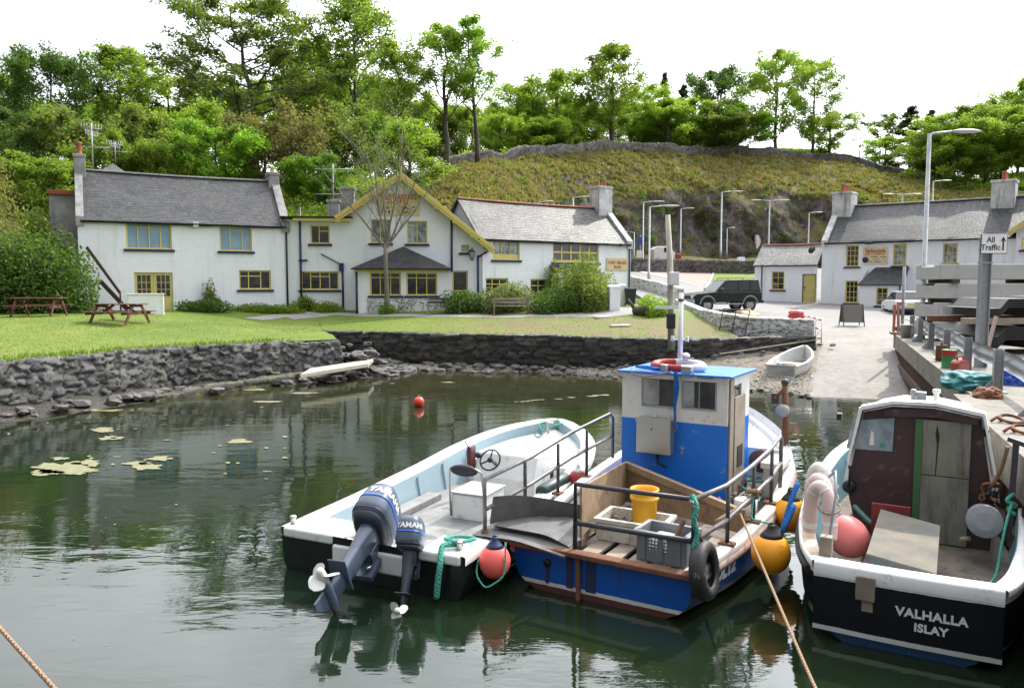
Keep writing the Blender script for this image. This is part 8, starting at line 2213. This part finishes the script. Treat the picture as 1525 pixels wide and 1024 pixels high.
crate(Wb(.60, .38, .505), R(-31 - 2), 'grey perforated fish crate against the stern rail of the blue boat', M_gplas, .56, .38, .34, True)
m = MB(); rg = random.Random(3)
for i in range(60): p = Wb(-.18 + rg.uniform(-.14, .18), .86 + rg.uniform(-.2, .2), .60 + rg.uniform(0, .09)); rock(m, p, rg.uniform(.018, .035), (1.3, 1, .6), i, 1)
tag(m.build('shellfish', paint('shells', (.22, .2, .15), .7, (.07, .07, .06), .9, 9)), 'small dark shells lying in the white fish crate', 'shellfish', kind='stuff')
t = thing('bucket', 'yellow plastic bucket standing in the white fish crate', 'bucket', Wb(.08, 1.02, .64)); m = MB(); m.lathe([(.135, 0), (.14, .01), (.155, .30), (.172, .305), (.172, .335), (.158, .34), (.162, .40), (.172, .405), (.172, .43), (.158, .43), (.15, .38), (.13, .02)], 28, None, True, False); m.build('body', paint('yellow_plastic', (.80, .42, .015), .4, (.7, .34, .012), .6, 3, .05), t); m = MB(); m.lathe([(.001, .02), (.13, .02)], 20, None, True, False); m.build('base', M_orange, t)
t = thing('white_bag', 'crumpled white bag stuffed in the grey crate', 'bag', Wb(.58, .40, .70)); mm = MB(); rock(mm, (0, 0, 0), .13, (1.3, .9, .7), 7, 3); mm.build('bag', M_white, t)
m = MB(); m.bar(Wb(.66, .36, .66), Wb(.74, .50, .92), .03, .05); tag(m.build('wooden_stick', M_rust), 'short reddish stick poking out of the grey crate', 'stick')
t = thing('tyre_fender', 'black car tyre hung as a fender at the stern corner of the blue boat', 'tyre', Wb(1.10, .10, .56)); t.rotation_euler = (0, 0, R(-31)); Mt = Matrix.Rotation(R(82), 4, 'Y') @ Matrix.Rotation(R(0), 4, 'X')
m = MB(); m.lathe([(.17, -.07), (.235, -.085), (.285, -.07), (.30, -.035), (.30, .035), (.285, .07), (.235, .085), (.17, .07), (.165, .05), (.235, .055), (.25, 0), (.235, -.055), (.165, -.05), (.17, -.07)], 36, Mt, True, False); m.build('tyre', paint('old_tyre', (.016, .016, .017), .6, (.03, .03, .03), .8, 5, .5, 45, dirt=(.25, .25, .24), dirtamt=.05), t)
m = MB(); m.tube([(-.03, 0, .29), (-.1, -.02, .5), (-.12, -.05, .7)], .018, 6); m.build('hanging_rope', M_rtan, t)
def fpx(px_, py_, Y, r, mat, top, label, h=1.1): q = aty(px_, py_, Y); return fender(q, r, mat, top, label, h)
q = Wb(1.52, 1.15, .0); b_ = aty(1148, 823, q.y); fender((b_.x, b_.y, b_.z), .215, M_orange, M_plast, 'big orange ball fender with black neck hanging off the blue boat', 1.08)
rope('fender_line', 'thin line holding the big orange ball fender to the blue boat rail', [Vector((b_.x, b_.y, b_.z + .33)), Wb(1.22, 1.5, .75), Wb(1.2, 1.7, 1.0)], .01, M_rgrn)
q = Wb(1.75, 2.6, 0); b2 = aty(1177, 765, q.y); fender((b2.x, b2.y, b2.z), .20, M_orange, M_plast, 'orange fender half hidden between the blue boat and the dark-hulled boat', 1.15)
b3 = aty(737, 835, 8.55); fender((b3.x, b3.y, b3.z), .178, M_pinkf, paint('navy_plastic', (.02, .03, .10), .45), 'red ball fender with navy top squeezed between the white and blue boats', 1.12)
rope('fender_line', 'dark line looping under the red ball fender', [Wb(-1.48, -.1, .55), Vector((b3.x - .22, b3.y - .12, b3.z - .1)), Vector((b3.x - .1, b3.y - .22, b3.z - .24)), Vector((b3.x + .12, b3.y - .2, b3.z - .1)), Vector((b3.x + .12, b3.y - .1, b3.z + .25))], .011, M_rgrn)
b4 = Wb(-1.55, 2.55, .62); fender(b4, .15, M_red, M_white, 'small red fender lying between the white boat and the far end of the port rail', 1.1)
t = thing('roll_fender', 'dark green cylindrical fender lying along the side of the white boat', 'fender', Wb(-1.74, 1.75, .58)); m = MB(); a_, b_2 = Vector((0, -.0, 0)), Vector((.40, .62, .06)); m.tube([a_, a_.lerp(b_2, .06), a_.lerp(b_2, .94), b_2], [.08, .11, .11, .08], 18); m.build('body', paint('dark_green_vinyl', (.012, .04, .032), .4), t); m = MB(); m.tube([b_2, b_2 + Vector((.05, .08, .01))], .03, 8); m.build('eye', M_plast, t)
rope('mooring_rope', 'tan mooring rope running from the blue boat rail to the bottom edge of the picture', [Wb(1.12, 1.35, .86), aty(1216, 1030, 5.3), aty(1290, 1150, 4.2)], .014, M_rtan)
rope('mooring_rope', 'tan mooring rope crossing the bottom left corner of the picture', [aty(-70, 850, 5.2), aty(-2, 933, 4.4), aty(82, 1026, 3.8), aty(160, 1110, 3.3)], .012, M_rtan)
# ================================================================== dark-hulled boat with the name on the stern
MC = bframe((3.6, 7.2), 29); tcb = thing('cabin_boat', 'dark-hulled white-topped cabin boat with its name and port lettered across the stern', 'boat'); tcb.matrix_world = MC
CC = .12
M_hullC = m_hull('navy_black_hull', [(-9, (.02, .075, .17)), (.085, (.62, .62, .60)), (.15, (.006, .007, .013)), (.64, (.70, .70, .68))], .22, (.02, .02, .02), .15, .018, (.05, .05, .055))
M_lblue = paint('light_blue_inside', (.17, .38, .45), .55, (.12, .28, .34), .8, 3, .15, dirt=(.2, .17, .13), dirtamt=.3)
shC = hull(tcb, [(0, .80, .76, -.12, .7), (.35, .97, .77, -.25, .75), (1.3, 1.13, .80, -.35, .75), (2.8, 1.24, .88, -.42, .7), (4.2, 1.14, 1.02, -.42, .6), (5.4, .78, 1.2, -.35, .45), (6.2, .30, 1.36, -.1, .3), (6.5, .03, 1.42, .1, .2)], .15, ((0, .34), (5, .42)), M_hullC, M_white, M_lblue, M_olddeck, cx=CC, gt=.05)
# curved stern rail cap and inner face
m = MB(); pts = [(CC + .80 * s_, -.02 - .03 * (1 - s_ * s_), 0) for s_ in np.linspace(-1, 1, 13)]
m.grid([[(x, y - .03, .655), (x, y - .035, .765), (x, y - .02, .785), (x, y + .07, .792), (x, y + .15, .785), (x, y + .155, .40)] for x, y, _ in pts], True); m.build('stern_rail', M_white, tcb)
m = MB(); m.grid([[(x, y - .010, .10 + .0 * x), (x, y - .035, .655)] for x, y, _ in pts], True); m.build('stern_panel', M_hullC, tcb)
m = MB(); m.box((CC - .33, -.085, .60), (.17, .03, .23)); m.box((CC - .31, -.065, .44), (.10, .02, .14)); m.build('rudder_plate', M_oldwood, tcb, bevel=.006)
for tx, zz, sz in (('VALHALLA', .44, .115), ('ISLAY', .31, .105)):
    tm = text_mb(tx, sz, .002, 1.06, 'CENTER', 1.02, bold=.004); tm.v = [(CC + .23 + a, -.056 - .03 * (1 - ((.23 + a) / .8) ** 2) - .025 * (zz + b - .1) / .555 + (.02 if c < 0 else .012), zz + b) for a, b, c in tm.v]; tm.build('name_letters', M_let, tcb, recalc=False)
# port quarter: rubbing band and worn capping
m = MB(); m.tube([(CC - shC(y)[0] - .03, y, shC(y)[1] - .12) for y in np.linspace(.1, 2.2, 12)], .035, 8); m.build('rubber_strip', M_rubber, tcb)
m = MB(); m.grid([[(CC - shC(y)[0] + d, y, shC(y)[1] + .026) for d in (0, .06, .13)] for y in np.linspace(.12, 1.7, 10)], False); m.build('worn_capping', paint('worn_brown_cap', (.42, .27, .16), .75, (.6, .55, .48), .9, 4), tcb)
# bulkhead and cabin
YB_ = 2.45
ol = [(-.50, .36), (-.64, .95), (-.60, 1.35), (-.47, 1.97), (-.15, 2.05), (.30, 2.06), (.78, 1.98), (.90, 1.35), (.96, .95), (.92, .36)]
M_mar = paint('maroon_brown', (.052, .024, .026), .55, (.035, .018, .019), .8, 3, .1, dirt=(.14, .09, .06), dirtamt=.22)
m = MB(); m.prism(ol, 'y', YB_, YB_ + .04); bh = m.build('bulkhead', M_mar, tcb)
olb = [(-.52, .98), (-.44, 1.45), (-.36, 1.92), (-.1, 1.99), (.30, 2.0), (.68, 1.93), (.76, 1.45), (.84, .98)]
m = MB(); r0_ = [(-.64, YB_ + .04, .95), (-.60, YB_ + .04, 1.35), (-.47, YB_ + .04, 1.97), (-.15, YB_ + .04, 2.05), (.30, YB_ + .04, 2.06), (.78, YB_ + .04, 1.98), (.90, YB_ + .04, 1.35), (.96, YB_ + .04, .95)]
r1_ = [(x, YB_ + 1.7, z - .05) for x, z in olb]; r2_ = [(CC + (x - CC) * .7, YB_ + 2.6, 1.1 + (z - 1.0) * .25) for x, z in olb]
m.grid([r0_, r1_, r2_], False); cb = m.build('cabin', M_white, tcb)
m = MB(); m.grid([[(x * 1.03 - .004, YB_ - .10, z + .015), (x * 1.03 - .004, YB_ + .05, z + .02)] for x, z in [(-.62, 1.30), (-.485, 1.98), (-.15, 2.075), (.30, 2.085), (.79, 2.0), (.93, 1.30)]], False)
m.grid([[(x * 1.0, YB_ - .10, z - .025), (x * 1.0, YB_ + .05, z - .025)] for x, z in [(-.60, 1.30), (-.465, 1.96), (-.15, 2.05), (.30, 2.06), (.77, 1.98), (.90, 1.30)]], False)
m.grid([[(x * 1.03 - .004, YB_ - .10, z + .015), (x, YB_ - .10, z - .025)] for x, z in [(-.62, 1.30), (-.485, 1.98), (-.15, 2.075), (.30, 2.085), (.79, 2.0), (.93, 1.30)]], False); m.build('cabin_edge', M_white, cb)
for a_, b_ in (((-.66, .95), (-.50, 1.97)), ((.97, .95), (.80, 1.99))):
    m = MB(); m.add([(a_[0] - .03, YB_ - .03, a_[1]), (a_[0] + .02, YB_ - .03, a_[1]), (b_[0] + .012, YB_ - .03, b_[1]), (b_[0] - .03, YB_ - .03, b_[1])] + [(a_[0] - .035, YB_ + .045, a_[1]), (a_[0] + .035, YB_ + .045, a_[1]), (b_[0] + .03, YB_ + .045, b_[1]), (b_[0] - .03, YB_ + .045, b_[1])], [(0, 1, 2, 3), (0, 4, 5, 1), (1, 5, 6, 2), (3, 7, 4, 0), (2, 6, 7, 3)]); m.build('corner_trim', M_white, bh)
m = MB(); m.prism([(-.24, 1.985), (.32, 2.03), (.76, 1.96), (.74, 1.86), (.32, 1.915), (-.24, 1.885)], 'y', YB_ - .07, YB_ - .003); m.build('door_track', M_mar, bh, bevel=.008)
def cpx(px_, py_, y):
    Mi = MC.inverted(); o = Mi @ Vector((0, 0, CAMH)); d = Mi.to_3x3() @ ray(px_, py_); t = (y - o.y) / d.y; p = o + d * t; return p.x, p.z
wp = [cpx(*q, YB_ - .01) for q in ((1260, 667), (1329, 672), (1332, 622), (1270, 626))]
m = MB(); m.add([(x, YB_ - .012, z) for x, z in wp] + [(x, YB_ - .002, z) for x, z in wp], [(0, 1, 2, 3), (0, 4, 5, 1), (1, 5, 6, 2), (2, 6, 7, 3), (3, 7, 4, 0)]); wf = m.build('window', paint('cabin_window', (.16, .22, .26), .06, (.34, .40, .42), .9, 5, .05), bh)
wcx = sum(x for x, z in wp) / 4; wcz = sum(z for x, z in wp) / 4
m = MB(); m.prism([(wcx - .02, wcz - .13), (wcx + .04, wcz - .13), (wcx + .03, wcz + .03), (wcx, wcz + .06)], 'y', YB_ - .02, YB_ - .014); m.build('bottle', M_oldwht, wf); m = MB(); m.ball((wcx + .13, YB_ - .02, wcz - .11), (.03, .01, .03), 10, 8); m.build('green_cap', M_rgrn, wf)
dx0, dx1 = cpx(1358, 700, YB_)[0], cpx(1444, 700, YB_)[0]
m = MB(); m.b(dx0 + .10, dx1, YB_ - .045, YB_ - .004, 1.22, 1.885); m.b(dx0 + .10, dx1, YB_ - .045, YB_ - .004, .40, 1.21); dr = m.build('cabin_door', paint('grey_door', (.22, .215, .175), .65, (.14, .14, .11), .9, 2.5, .2, 25, dirt=(.06, .052, .045), dirtamt=.6, streak=True), bh, bevel=.006)
m = MB(); m.b(dx0 + .02, dx0 + .098, YB_ - .04, YB_ - .004, .55, 1.89); m.build('green_stripe', paint('door_green', (.045, .13, .045), .5), dr); m = MB(); m.add([(dx0 + .25, YB_ - .047, 1.84), (dx0 + .28, YB_ - .047, 1.70), (dx0 + .27, YB_ - .047, 1.55), (dx0 + .255, YB_ - .047, 1.22), (dx0 + .245, YB_ - .047, 1.22), (dx0 + .255, YB_ - .047, 1.6), (dx0 + .235, YB_ - .047, 1.72)], [(0, 1, 2, 3, 4, 5, 6)]); m.build('split', M_dark, dr)
m = MB(); m.b(dx1 - .09, dx1 - .05, YB_ - .055, YB_ - .045, 1.27, 1.31); m.build('hinge', M_rust, dr)
q = cpx(1264, 725, YB_ - .06); m = MB(); m.lathe([(.08, 0), (.08, .04), (.05, .06)], 16, Matrix.Translation((q[0], YB_ - .005, q[1])) @ Matrix.Rotation(R(90), 4, 'X')); m.tube([(q[0], YB_ - .06, q[1]), (q[0] + .01, YB_ - .12, q[1] + .26)], .013, 6); m.ball((q[0] + .01, YB_ - .12, q[1] + .27), .024, 8, 6); m.build('engine_control', M_black, bh)
# roof fittings
for px_, kk in ((1364, 0), (1371, 1), (1394, 2)):
    q = cpx(px_, 600, YB_ + .25); m = MB(); z0 = 2.06
    if kk == 1: m.b(q[0] - .05, q[0] + .06, YB_ + .2, YB_ + .3, z0, z0 + .12)
    elif kk == 0: m.lathe([(.03, 0), (.03, .1), (.045, .1), (.03, .15)], 10, Matrix.Translation((q[0] - .03, YB_ + .22, z0)))
    else: m.lathe([(.035, 0), (.03, .13), (.045, .14), (.045, .18), (.0, .19)], 12, Matrix.Translation((q[0], YB_ + .25, z0 - .02)))
    m.build(['horn', 'winch', 'navigation_light'][kk], [M_galv, M_galv, M_white][kk], cb, bevel=.005)
m = MB(); q = cpx(1237, 603, YB_); m.b(q[0] + .08, q[0] + .14, YB_ - .06, YB_ + .06, 1.80, 1.88); m.b(.80, .86, YB_ - .06, YB_ + .06, 1.74, 1.82); m.build('side_light', M_black, cb)
# engine box, red board, gas bottle, post with crossbar
m = MB(); m.add([(-.20, .40, .36), (.36, .24, .36), (.34, 1.46, .36), (-.16, 1.66, .36), (-.22, .38, .78), (.36, .22, .74), (.38, 1.42, .86), (-.18, 1.64, .90)], [(3, 2, 1, 0), (0, 1, 5, 4), (1, 2, 6, 5), (2, 3, 7, 6), (3, 0, 4, 7)]); eb = m.build('engine_box', paint('flaking_blue_wood', (.07, .13, .18), .75, (.15, .13, .10), .95, 5, .3, 30), tcb, bevel=.008)
m = MB(); m.add([(-.24, .34, .785), (.38, .18, .745), (.40, 1.44, .865), (-.20, 1.66, .905), (-.24, .34, .81), (.38, .18, .77), (.40, 1.44, .89), (-.20, 1.66, .93)], [(4, 5, 6, 7), (0, 1, 5, 4), (1, 2, 6, 5), (2, 3, 7, 6), (3, 0, 4, 7)]); m.build('engine_lid', paint('worn_plank_lid', (.17, .14, .10), .8, (.10, .105, .10), .95, 4, .6, 25, dirt=(.07, .14, .18), dirtamt=.35, streak=False), eb)
m = MB(); m.b(-.30, .10, 1.72, 1.76, .42, .97); m.build('red_board', paint('red_board_paint', (.20, .03, .025), .6), tcb)
q = cpx(1454, 760, 1.95); m = MB(); m.lathe([(.10, -.12), (.17, -.12), (.18, -.10), (.18, .16), (.10, .18)], 24, Matrix.Translation((.83, 2.0, .86)) @ Matrix.Rotation(R(80), 4, 'X')); m.torus((.83, 1.87, .84), .12, .012, 20, 6, Matrix.Rotation(R(80), 4, 'X')); m.sm = [False] * len(m.sm); m.build('hauler_drum', M_steel, tcb, bevel=.01)
m = MB(); m.tube([(.70, 1.9, .66), (.60, 1.86, .64)], .03, 8); m.build('tap', M_oldwood, tcb)
m = MB(); m.bar((1.07, 2.05, .7), (1.10, 2.05, 1.78), .06, .06); m.bar((1.02, 2.02, 1.80), (1.24, 1.94, 1.74), .04, .05); gp = m.build('gantry_post', M_bsteel, tcb)
rope('pipe', '', [(1.02, 2.0, 1.72), (.98, 2.1, 1.45), (.92, 2.2, 1.25), (.86, 2.3, 1.12)], .022, M_rtan, parent=gp); rope('lashing', '', [(1.1, 2.0, 1.2), (1.02, 1.95, 1.12), (1.14, 1.98, 1.08), (1.04, 2.0, 1.02), (1.12, 1.95, .98)], .022, M_rgrn, parent=gp)
rope('trailing_line', '', [(1.08, 1.95, 1.1), (1.0, 1.6, .9), (.96, 1.5, .6), (.92, 1.25, .38), (.70, 1.15, .37), (.62, .98, .37), (.76, .86, .37), (.9, .95, .37)], .014, M_rgrn, parent=tcb)
for k in range(7): rg = random.Random(k); rope('rusty_gear', '', [(.88 + rg.uniform(-.1, .12), 2.2 + rg.uniform(-.15, .15), 1.1 + rg.uniform(-.15, .15)) for _ in range(5)], .02, M_rust if k % 2 else M_black, parent=tcb)
rope('engine_hose', '', [(-.52, 2.2, .78), (-.35, 2.0, .68), (-.2, 1.9, .62)], .03, paint('green_hose', (.05, .13, .12), .5), parent=tcb); rope('engine_hose', '', [(-.35, 1.6, .5), (-.3, 1.3, .62), (-.34, 1.0, .45)], .014, M_rgry, parent=tcb)
m = MB(); m.b(-.66, -.54, .12, .24, .78, .98); m.build('quarter_post', M_oldwood, tcb, bevel=.012)
m = MB(); m.tube([(-.60, .3, .8), (-.55, .42, 1.35), (-.58, .6, 1.55), (-.66, .75, 1.45)], .014, 6); m.build('bent_rod', M_steel, tcb)
# pipe fenders hung over the port quarter, each a thing
def Wc(x, y, z): return MC @ Vector((x, y, z))
M_pipe = paint('pink_white_foam', (.62, .44, .40), .6, (.70, .60, .56), .8, 4, .15, 30, dirt=(.35, .16, .13), dirtamt=.1)
def pipe_fender(y, dy, col_, label, top):
    t = thing('foam_fender', label, 'fender', (0, 0, 0)); t.matrix_world = MC
    hb, zs = shC(y); xo = CC - hb + .17
    P = [(xo - .12, y + .12, zs - .25), (xo - .10, y + .10, zs + .15), (xo - .08, y + .06, top - .10), (xo + .0, y, top), (xo + .10, y - .06, top - .10), (xo + .13, y - .1, zs + .15), (xo + .13, y - .12, zs + .04)]
    q = []
    P = [Vector(p) for p in P]
    for a, b in zip(P, P[1:]):
        for i in range(6): q.append(a.lerp(b, i / 6))
    q.append(P[-1])
    for _ in range(6): q = [q[0]] + [(q[i - 1] + q[i] * 2 + q[i + 1]) / 4 for i in range(1, len(q) - 1)] + [q[-1]]
    m = MB(); m.tube(q, .07, 16); m.build('tube', col_, t)
    for f in (.15, .38, .62, .85):
        i = int(f * (len(q) - 2)); m = MB(); m.tube([q[i], q[i].lerp(q[i + 1], .9)], .074, 16, False); m.build('tape_band', M_white, t)
    m = MB(); m.torus(q[int(len(q) * .72)], .11, .012, 20, 6, Matrix.Rotation(R(25), 4, 'X')); m.build('lashing', M_rgry, t)
pipe_fender(1.55, 0, paint('white_foam', (.72, .70, .66), .6, dirt=(.4, .3, .25), dirtamt=.2), 'white foam pipe fender bent over the gunwale, farthest along', 1.38)
pipe_fender(1.15, 0, M_pipe, 'pinkish foam pipe fender bent over the gunwale in the middle of the three', 1.34)
pipe_fender(.72, 0, M_pipe, 'pinkish foam pipe fender with round holes nearest the stern', 1.36)
b5 = Wc(-.60, 1.12, .78); b5 = aty(1262, 798, b5.y); fender((b5.x, b5.y, b5.z), .22, paint('salmon_float', (.80, .22, .20), .5, (.70, .16, .15), .7, 3, .08), paint('purple_top', (.12, .07, .2), .5), 'large salmon-pink float lying on the stern deck behind the foam pipes', 1.12).rotation_euler = (R(-35), R(-40), 0)
rope('blue_line', 'bright blue rope bundle hanging beside the foam pipe fenders', [Wc(-1.12, 1.75, 1.1), Wc(-1.16, 1.6, .95), Wc(-1.2, 1.45, .75), Wc(-1.22, 1.3, .6), Wc(-1.15, 1.4, .75), Wc(-1.1, 1.55, .95), Wc(-1.2, 1.25, .62)], .03, M_rblu)
# ================================================================== dinghy on the beach
Mdg = Matrix.Translation((9.3, 26.7, .16)) @ Matrix.Rotation(R(-38), 4, 'Z') @ Matrix.Rotation(R(7), 4, 'X'); td = thing('rowing_dinghy', 'small white rowing dinghy drawn up on the shingle beside the slipway', 'boat'); td.matrix_world = Mdg
M_dg = paint('dinghy_white', (.68, .68, .66), .45, (.56, .56, .54), .7, 3, .06, dirt=(.3, .28, .24), dirtamt=.2)
shD = hull(td, [(0, .52, .56, .05, .9), (.8, .64, .54, 0, .9), (1.6, .60, .58, .02, .8), (2.2, .38, .68, .1, .6), (2.6, .06, .76, .28, .4)], .06, ((0, .16), (2.4, .2)), M_dg, M_white, M_dg, paint('dinghy_floor', (.40, .38, .34), .7), gt=.04)
for y in (.5, 1.25): m = MB(); hb = shD(y)[0] - .05; m.b(-hb, hb, y - .11, y + .11, .36, .385); m.build('thwart', M_dg, td)
m = MB(); m.b(-.46, .46, .0, .045, .2, .55); m.build('transom_board', M_dg, td)
rope('painter', 'pale painter line from the dinghy bow up to the barrier fence', [Mdg @ Vector((0, 2.6, .72)), Vector((11.9, 30.9, 1.1)), Vector((12.4, 31.3, 1.6))], .012, M_rgrn)
m = MB(); m.bar(atz(1072, 527, .95), Vector((11.9, 30.2, 1.35)), .07, .03); tag(m.build('plank', M_oldwood), 'long thin pale plank lying on the beach below the harbour wall', 'plank')
